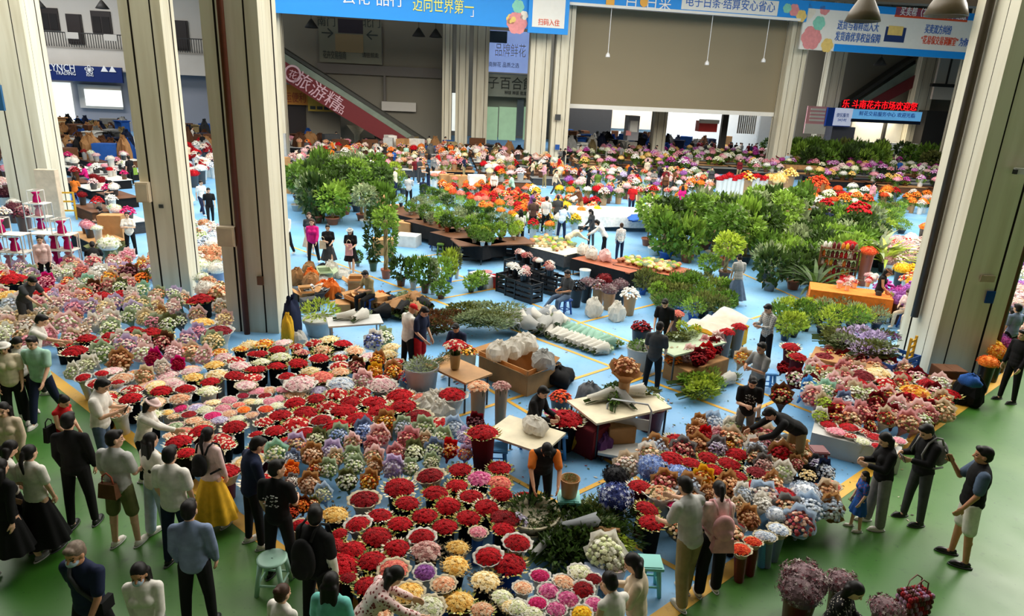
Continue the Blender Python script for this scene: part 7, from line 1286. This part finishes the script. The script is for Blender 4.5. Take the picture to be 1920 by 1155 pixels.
p = onfloor(1425, 388, .75); table(p, 5, 1.4, .75, .1, 'orange', 'far table under orange cloth behind the potted trees', skirt='orange'); p = onfloor(1195, 398, .7); table(p, 6.5, 3.0, .7, .1, 'white', 'wide table under a big white sheet beyond the potted trees', skirt='white'); land('the white sheet table', p); p = gp(1205, 410, .72); bag((p[0], p[1], .71), (2.4, 1.2, .16), 'blue', 'crumpled blue tarpaulin at the edge of the big white sheet', 71, 'tarpaulin', 'tarpaulin', mat=CLOTH)
for i, x in enumerate((1478, 1500, 1522, 1546, 1568, 1588)): carton(G(x, 326+i), (1.1, .9, .8), .1, 'kraft', None, group='brown cartons beside the far greenery', look='large brown carton in the far row of cartons')
fill([(1480, 306), (1560, 308), (1660, 312), (1640, 326), (1500, 324)], 34, fl_plant(['fine', 'bush'], (1.8, 2.8), 1.0, ['bright green', 'green', 'green', 'dark green'], ['dark grey'], 'bright far greenery under the word display'), .8, 0, seed=63)
fill([(1430, 292), (1500, 298), (1560, 304), (1800, 318), (1790, 330), (1660, 312), (1470, 304)], 30, fl_plant(['bush', 'crown'], (1.8, 2.8), 1.0, ['dark green', 'green', 'olive green'], ['dark grey'], 'dark far greenery by the far pillars'), .9, 0, seed=64)
fill([(1440, 395), (1560, 410), (1690, 395), (1690, 440), (1600, 440), (1460, 430)], 70, fl_plant(['fine', 'bush', 'fine'], (.6, .9), .42, ['green', 'bright green', 'olive green', 'yellow green'], ['dark grey', 'white'], 'low plants behind the dense dark plants'), .36, 0, seed=65)
fill([(1480, 375), (1660, 372), (1690, 392), (1560, 408), (1450, 392)], 34, fl_bunch(['white', 'orange red', 'orange', 'ivory', 'red'], ['white', 'grey', 'kraft'], .36, .95, 'lily buckets behind the low plants', name='flower_pot'), .32, 0, seed=66)
for i, (x, y, pl) in enumerate(((1515, 385, 'orange red'), (1530, 380, 'orange red'), (1600, 445, 'red'), (1440, 372, 'yellow cream'), (1475, 362, 'yellow cream'), (1395, 372, 'gold and orange'), (1455, 375, 'yellow cream'))): bunch(G(x, y), .6, pl, 'kraft', 1.5, None, 'large warm bunches of the far stalls', 'flower_sheaf')
PF = ['mixed pale', 'pale pink', 'mixed warm', 'white', 'pink', 'red', 'cream', 'mixed', 'peach and cream']
sp = stalls([(535, 276), (760, 284), (1000, 296), (1050, 312), (1060, 345), (985, 366), (900, 342), (760, 338), (700, 332), (560, 332)], 3.2, 1.3, 3.5, 2.3, .12, ('brown', 'tan', 'grey', 'light grey'), 'stall tables of the far cut flower rows', 'stall table of far cut flowers')
def ffl(p, r): bunch(p, .34*r.uniform(.8, 1.2), r.choice(PF+['orange', 'dusty pink', 'white and green', 'white']), r.choice(['white', 'light grey', 'dark grey', 'brown', 'kraft']), .55*r.uniform(.8, 1.4), None, 'flower buckets of the far stalls', 'flower_bucket')
ontable(sp, 3.2, 1.3, .12, 4, ffl, .34, 290, 71)
fill([(1050, 318), (1200, 318), (1360, 330), (1350, 360), (1290, 375), (1120, 375), (1060, 350)], 110, fl_bunch(PF+['lilac', 'purple', 'orange', 'sage'], ['white', 'kraft', 'light grey', 'brown'], .32, .8, 'mixed buckets behind the big white sheet', name='mixed_blooms'), .3, .4, seed=72)  # buckets of mixed cut flowers, not growing plants
fill([(960, 352), (1120, 368), (1130, 400), (1060, 440), (960, 430)], 44, fl_bunch(['red', 'orange', 'white', 'mixed warm', 'white', 'yellow'], ['white', 'light grey'], .28, .75, 'red and white buckets around the shoppers', name='flower_pot'), .28, .4, seed=73)
sp = stalls([(100, 300), (240, 290), (255, 400), (240, 480), (150, 470), (120, 420)], 2.4, 1.1, 3.0, 2.0, rad(-40), ('brown', 'tan', 'light grey', 'white'), 'stall tables beyond the first pillar', 'stall table of flowers beyond the first pillar')
def sfl(p, r): bunch(p, .26*r.uniform(.8, 1.2), r.choice(['pale pink', 'mixed pale', 'red', 'pink', 'white and green', 'mixed', 'white', 'deep red', 'hot pink']), r.choice(['white', 'dark grey', 'brown', 'light grey']), .45*r.uniform(.8, 1.3), None, 'bunches on the side stalls beyond the first pillar')
ontable(sp, 2.4, 1.1, rad(-40), 3, sfl, .26, 110, 74)
fill([(325, 270), (392, 262), (402, 330), (380, 345), (340, 330)], 36, fl_bunch(['white', 'red', 'mixed pale', 'icy white', 'deep red'], ['white', 'dark grey'], .38, .9, 'buckets seen between the two near pillars'), .34, .4, seed=75)
fill([(345, 430), (402, 430), (418, 590), (372, 550)], 30, fl_bunch(['white', 'icy white', 'sage', 'white and green', 'peach and cream', 'mixed pale'], ['white', 'kraft', 'light grey', 'slate blue'], .3, .6, 'pale buckets between the two near pillars'), .27, .3, seed=76)
fill([(-10, 290), (30, 290), (70, 420), (20, 440), (-10, 440)], 16, fl_bunch(['burgundy', 'pink', 'white', 'mixed pale'], ['brown', 'white'], .34, .8, 'buckets behind the first pillar at the edge'), .34, .3, seed=77)
fill([(1884, 420), (1925, 420), (1925, 600), (1880, 600)], 26, fl_bunch(['mixed', 'mixed pale', 'orange', 'pale pink', 'purple', 'white and green'], ['white', 'dark grey', 'kraft', 'black'], .32, .85, 'buckets beyond the wide pillar'), .34, .3, seed=78)
def clutter(p, r, k=1.0):
    p[2] = 0; c_ = r.choice(('black', 'black', 'dark grey', 'brown', 'khaki', 'white', 'grey', 'navy', 'blue', 'brown', 'light grey', 'kraft'))
    if r.random() < .55: bag(p, (r.uniform(.8, 1.4), .9, k*r.uniform(.6, 1.2)), c_, None, r.randint(0, 99), 'sack', 'sack', 'sacks of the far dim stalls', f'{c_} sack in the far dim stalls')
    else: carton(p, (r.uniform(.8, 1.5), .8, k*r.uniform(.6, 1.2)), r.uniform(0, 3), c_, None, r.random() < .3, group='boxes of the far dim stalls', look=f'{c_} box in the far dim stalls')
fill([(82, 243), (238, 249), (242, 300), (100, 300)], 110, lambda p, r: clutter(p, r, 1.7), .5, .4, seed=81); fill([(330, 255), (390, 258), (395, 285), (335, 285)], 22, lambda p, r: clutter(p, r, 1.8), .6, .4, seed=82); fill([(1060, 250), (1440, 256), (1440, 282), (1065, 290)], 100, lambda p, r: clutter(p, r, 1.9), .6, .4, seed=83); fill([(530, 268), (850, 282), (1000, 290), (1000, 298), (760, 288), (535, 276)], 46, lambda p, r: clutter(p, r, 1.5), .6, .4, seed=84); fill([(0, 250), (20, 250), (30, 300), (0, 300)], 8, clutter, .6, .4, seed=85)
for i, (x, y) in enumerate(((655, 262), (660, 255))): 
    if i == 0: land('the tall paper cone', G(670, 275)); t = thing('paper_cone', 'tall cream paper cone standing among the far buckets before the escalator', 'wrapping', G(670, 275)); m = MB(); m.lathe([(.02, 0), (.25, .05), (.3, 1.2), (1.0, 2.1), (.95, 2.12)], 16); obj('sheet', m.mesh('sheet', [PAPER], True), t, 'cream')
for i, (x, y) in enumerate(((625, 262), (690, 250), (705, 262))): carton(G(x, y), (2.2, 1.5, 2.2+.4*i), .1, 'brown', ('large brown carton stacked before the escalator, by the yellow shop', 'tall brown carton before the foot of the escalator', 'taller brown carton beside the foot of the escalator')[i])
# shelves of pink flower boxes at the edge
def rack(px, py, w_, tiers, label, rz=0.0):
    p = G(px, py); t = thing('display_rack', label, 'rack', p, rz); m = MB()
    for z in tiers: m.box((0, 0, z), (w_, .5, .03))
    obj('shelves', m.mesh('shelves', [PLAS]), t, 'white')
    for a in (-w_/2, w_/2):
        for b_ in (-.23, .23): m = MB(); m.box((a, b_, max(tiers)/2), (.03, .03, max(tiers))); obj('post', m.mesh('post', [METAL]), t, 'light grey')
    return p
GB = None
def giftbox(p, s_, label, cl='magenta', look=None):
    t = thing('gift_box', label, 'gift box', p, 0, 'pink flower boxes on the white racks', look, sc=s_); m = MB()
    for a in (-.5, .5):
        for b_ in (-.5, .5): m.box((a*.9, b_*.9, .55), (.05, .05, 1.1)); m.box((a*.9, 0, 1.1 if b_ > 0 else .02), (.05, .9, .05)); m.box((0, a*.9, 1.1 if b_ > 0 else .02), (.9, .05, .05))
    obj('clear_case', m.mesh('clear_case', [PLAS]), t, 'white'); m = MB(); m.lathe([(.02, 0), (.32, .05), (.26, .5), (.16, .7), (.34, .92), (.02, .98)], 10); obj('bouquet', m.mesh('bouquet', [PAPER], True), t, cl); return t
for (px, py, w_, tiers, lb, its) in ((82, 452, .75, (.45, .95, 1.45), 'tall narrow white rack of pink flower boxes by the first pillar', ((0, .97), (0, 1.47), (0, .47))), (112, 512, 1.3, (.3, .8, 1.3), 'wide white rack of pink flower boxes beside the pink gift bag', ((-.42, .32), (.0, .32), (.42, .32), (-.42, .82), (0, .82), (.42, .82), (.3, 1.32))), (18, 520, 1.5, (.3, .85, 1.4), 'white rack of pink flower boxes at the photo edge', ((-.5, .32), (.1, .32), (.5, .32), (-.2, .87), (.35, .87), (.0, 1.42)))):
    p = rack(px, py, w_, tiers, lb)
    for i, (a, z) in enumerate(its): giftbox((p[0]+a, p[1], z), .42, None, rng.choice(('magenta', 'magenta', 'pink', 'magenta')), 'clear box with a pink bouquet on a white rack')
land('the pink box racks', G(100, 512)); carton(G(131, 515), (.4, .25, .55), .2, 'magenta', 'bright pink gift bag standing before the wide white rack', False, 'gift_bag')
p = G(120, 412); t = thing('barrier', 'yellow folding barrier beside the first pillar', 'barrier', p, .3); m = MB()
for a in (-.5, .5): m.box((a, 0, .6), (.07, .05, 1.2))
for z in (.4, .8, 1.18): m.box((0, 0, z), (1.0, .04, .07))
obj('frame', m.mesh('frame', [METAL]), t, 'yellow'); carton(G(102, 415), (.8, .3, 2.2), .1, 'beige', 'tall pale board box leaning beside the first pillar'); carton(G(216, 462), (.8, .5, 1.2), .2, 'kraft', 'tall brown carton beside the white flower hugger'); carton(G(205, 482), (.9, .7, .45), .1, 'olive', 'low olive box of white green flowers beside the plain pillar', True); cloudpot(gp(204, 458, .75), .4, 'white and green', 'olive', 'white green flower mass on the low olive box')

land('the red kiosk', onwall(1322, 240, Y2+7, .12)); land('the strip curtain', onwall(1396, 230, Y2+10, .12)); land('the escalator foot', onwall(770, 262, Y2+5, .1)); land('the lily shop', onwall(940, 200, Y2+8, .1)); land('the blue shop sign', onwall(140, 140, Y3, K3)); land('the amber shop sign', onwall(560, 180, Y2+7, .1)); land('the fire cabinet', onwall(524, 272, Y2-1, K2)); land('the long orange far table', onfloor(1425, 388, .75)); land('the yellow barrier', G(120, 412))
# ---------------------------------------------------------------- labels: say which of the look-alikes each thing is
ORD = ['next to', 'second from', 'third from', 'fourth from', 'fifth from', 'sixth from', 'seventh from', 'eighth from', 'ninth from', 'tenth from', 'eleventh from', 'twelfth from']
bpy.context.view_layer.update()
for ph, k in (('the man in the teal t-shirt', 0),): pass
kinds = {}
for o, look in THINGS:
    if look: kinds.setdefault(look, []).append(o)
for look, os_ in kinds.items():
    todo = []
    for o in os_:
        if o.get('label'): continue
        todo.append(o)
    if not todo: continue
    if len(todo) == 1 and len(os_) == 1:
        o = todo[0]; l = min(LAND, key=lambda l: math.hypot(l[1]-o.location.x, l[2]-o.location.y)); o['label'] = f'{look} near {l[0]}'; continue
    ranks = {}
    for l in LAND:
        s = sorted(todo, key=lambda o: (l[1]-o.location.x)**2+(l[2]-o.location.y)**2)
        for i, o in enumerate(s[:12]): ranks.setdefault(o.name, []).append((i+.35*math.hypot(l[1]-o.location.x, l[2]-o.location.y), i, l[0]))
    for o in todo:
        c = ranks.get(o.name)
        if c: _, i, ph = min(c); o['label'] = f'{look}, {ORD[i]} {ph}'
        else: o['label'] = look
for o, look in THINGS:                         # nothing longer than sixteen words
    s = o.get('label', ''); ws = s.split()
    if len(ws) > 16:
        for a in (' flower', ' paper', ' standing', ' lying', ' cut', ' wrapped', ' thin', ' small', ' the'):
            if len(ws) > 16 and a in s: s = s.replace(a, '', 1); ws = s.split()
        o['label'] = ' '.join(ws[:16])
cnt = {}
for o, _ in THINGS: cnt.setdefault(o.get('label'), []).append(o)
for lb, os_ in cnt.items():
    if len(os_) > 1:
        g = os_[0].get('group') or lb
        for o in os_: o['group'] = g
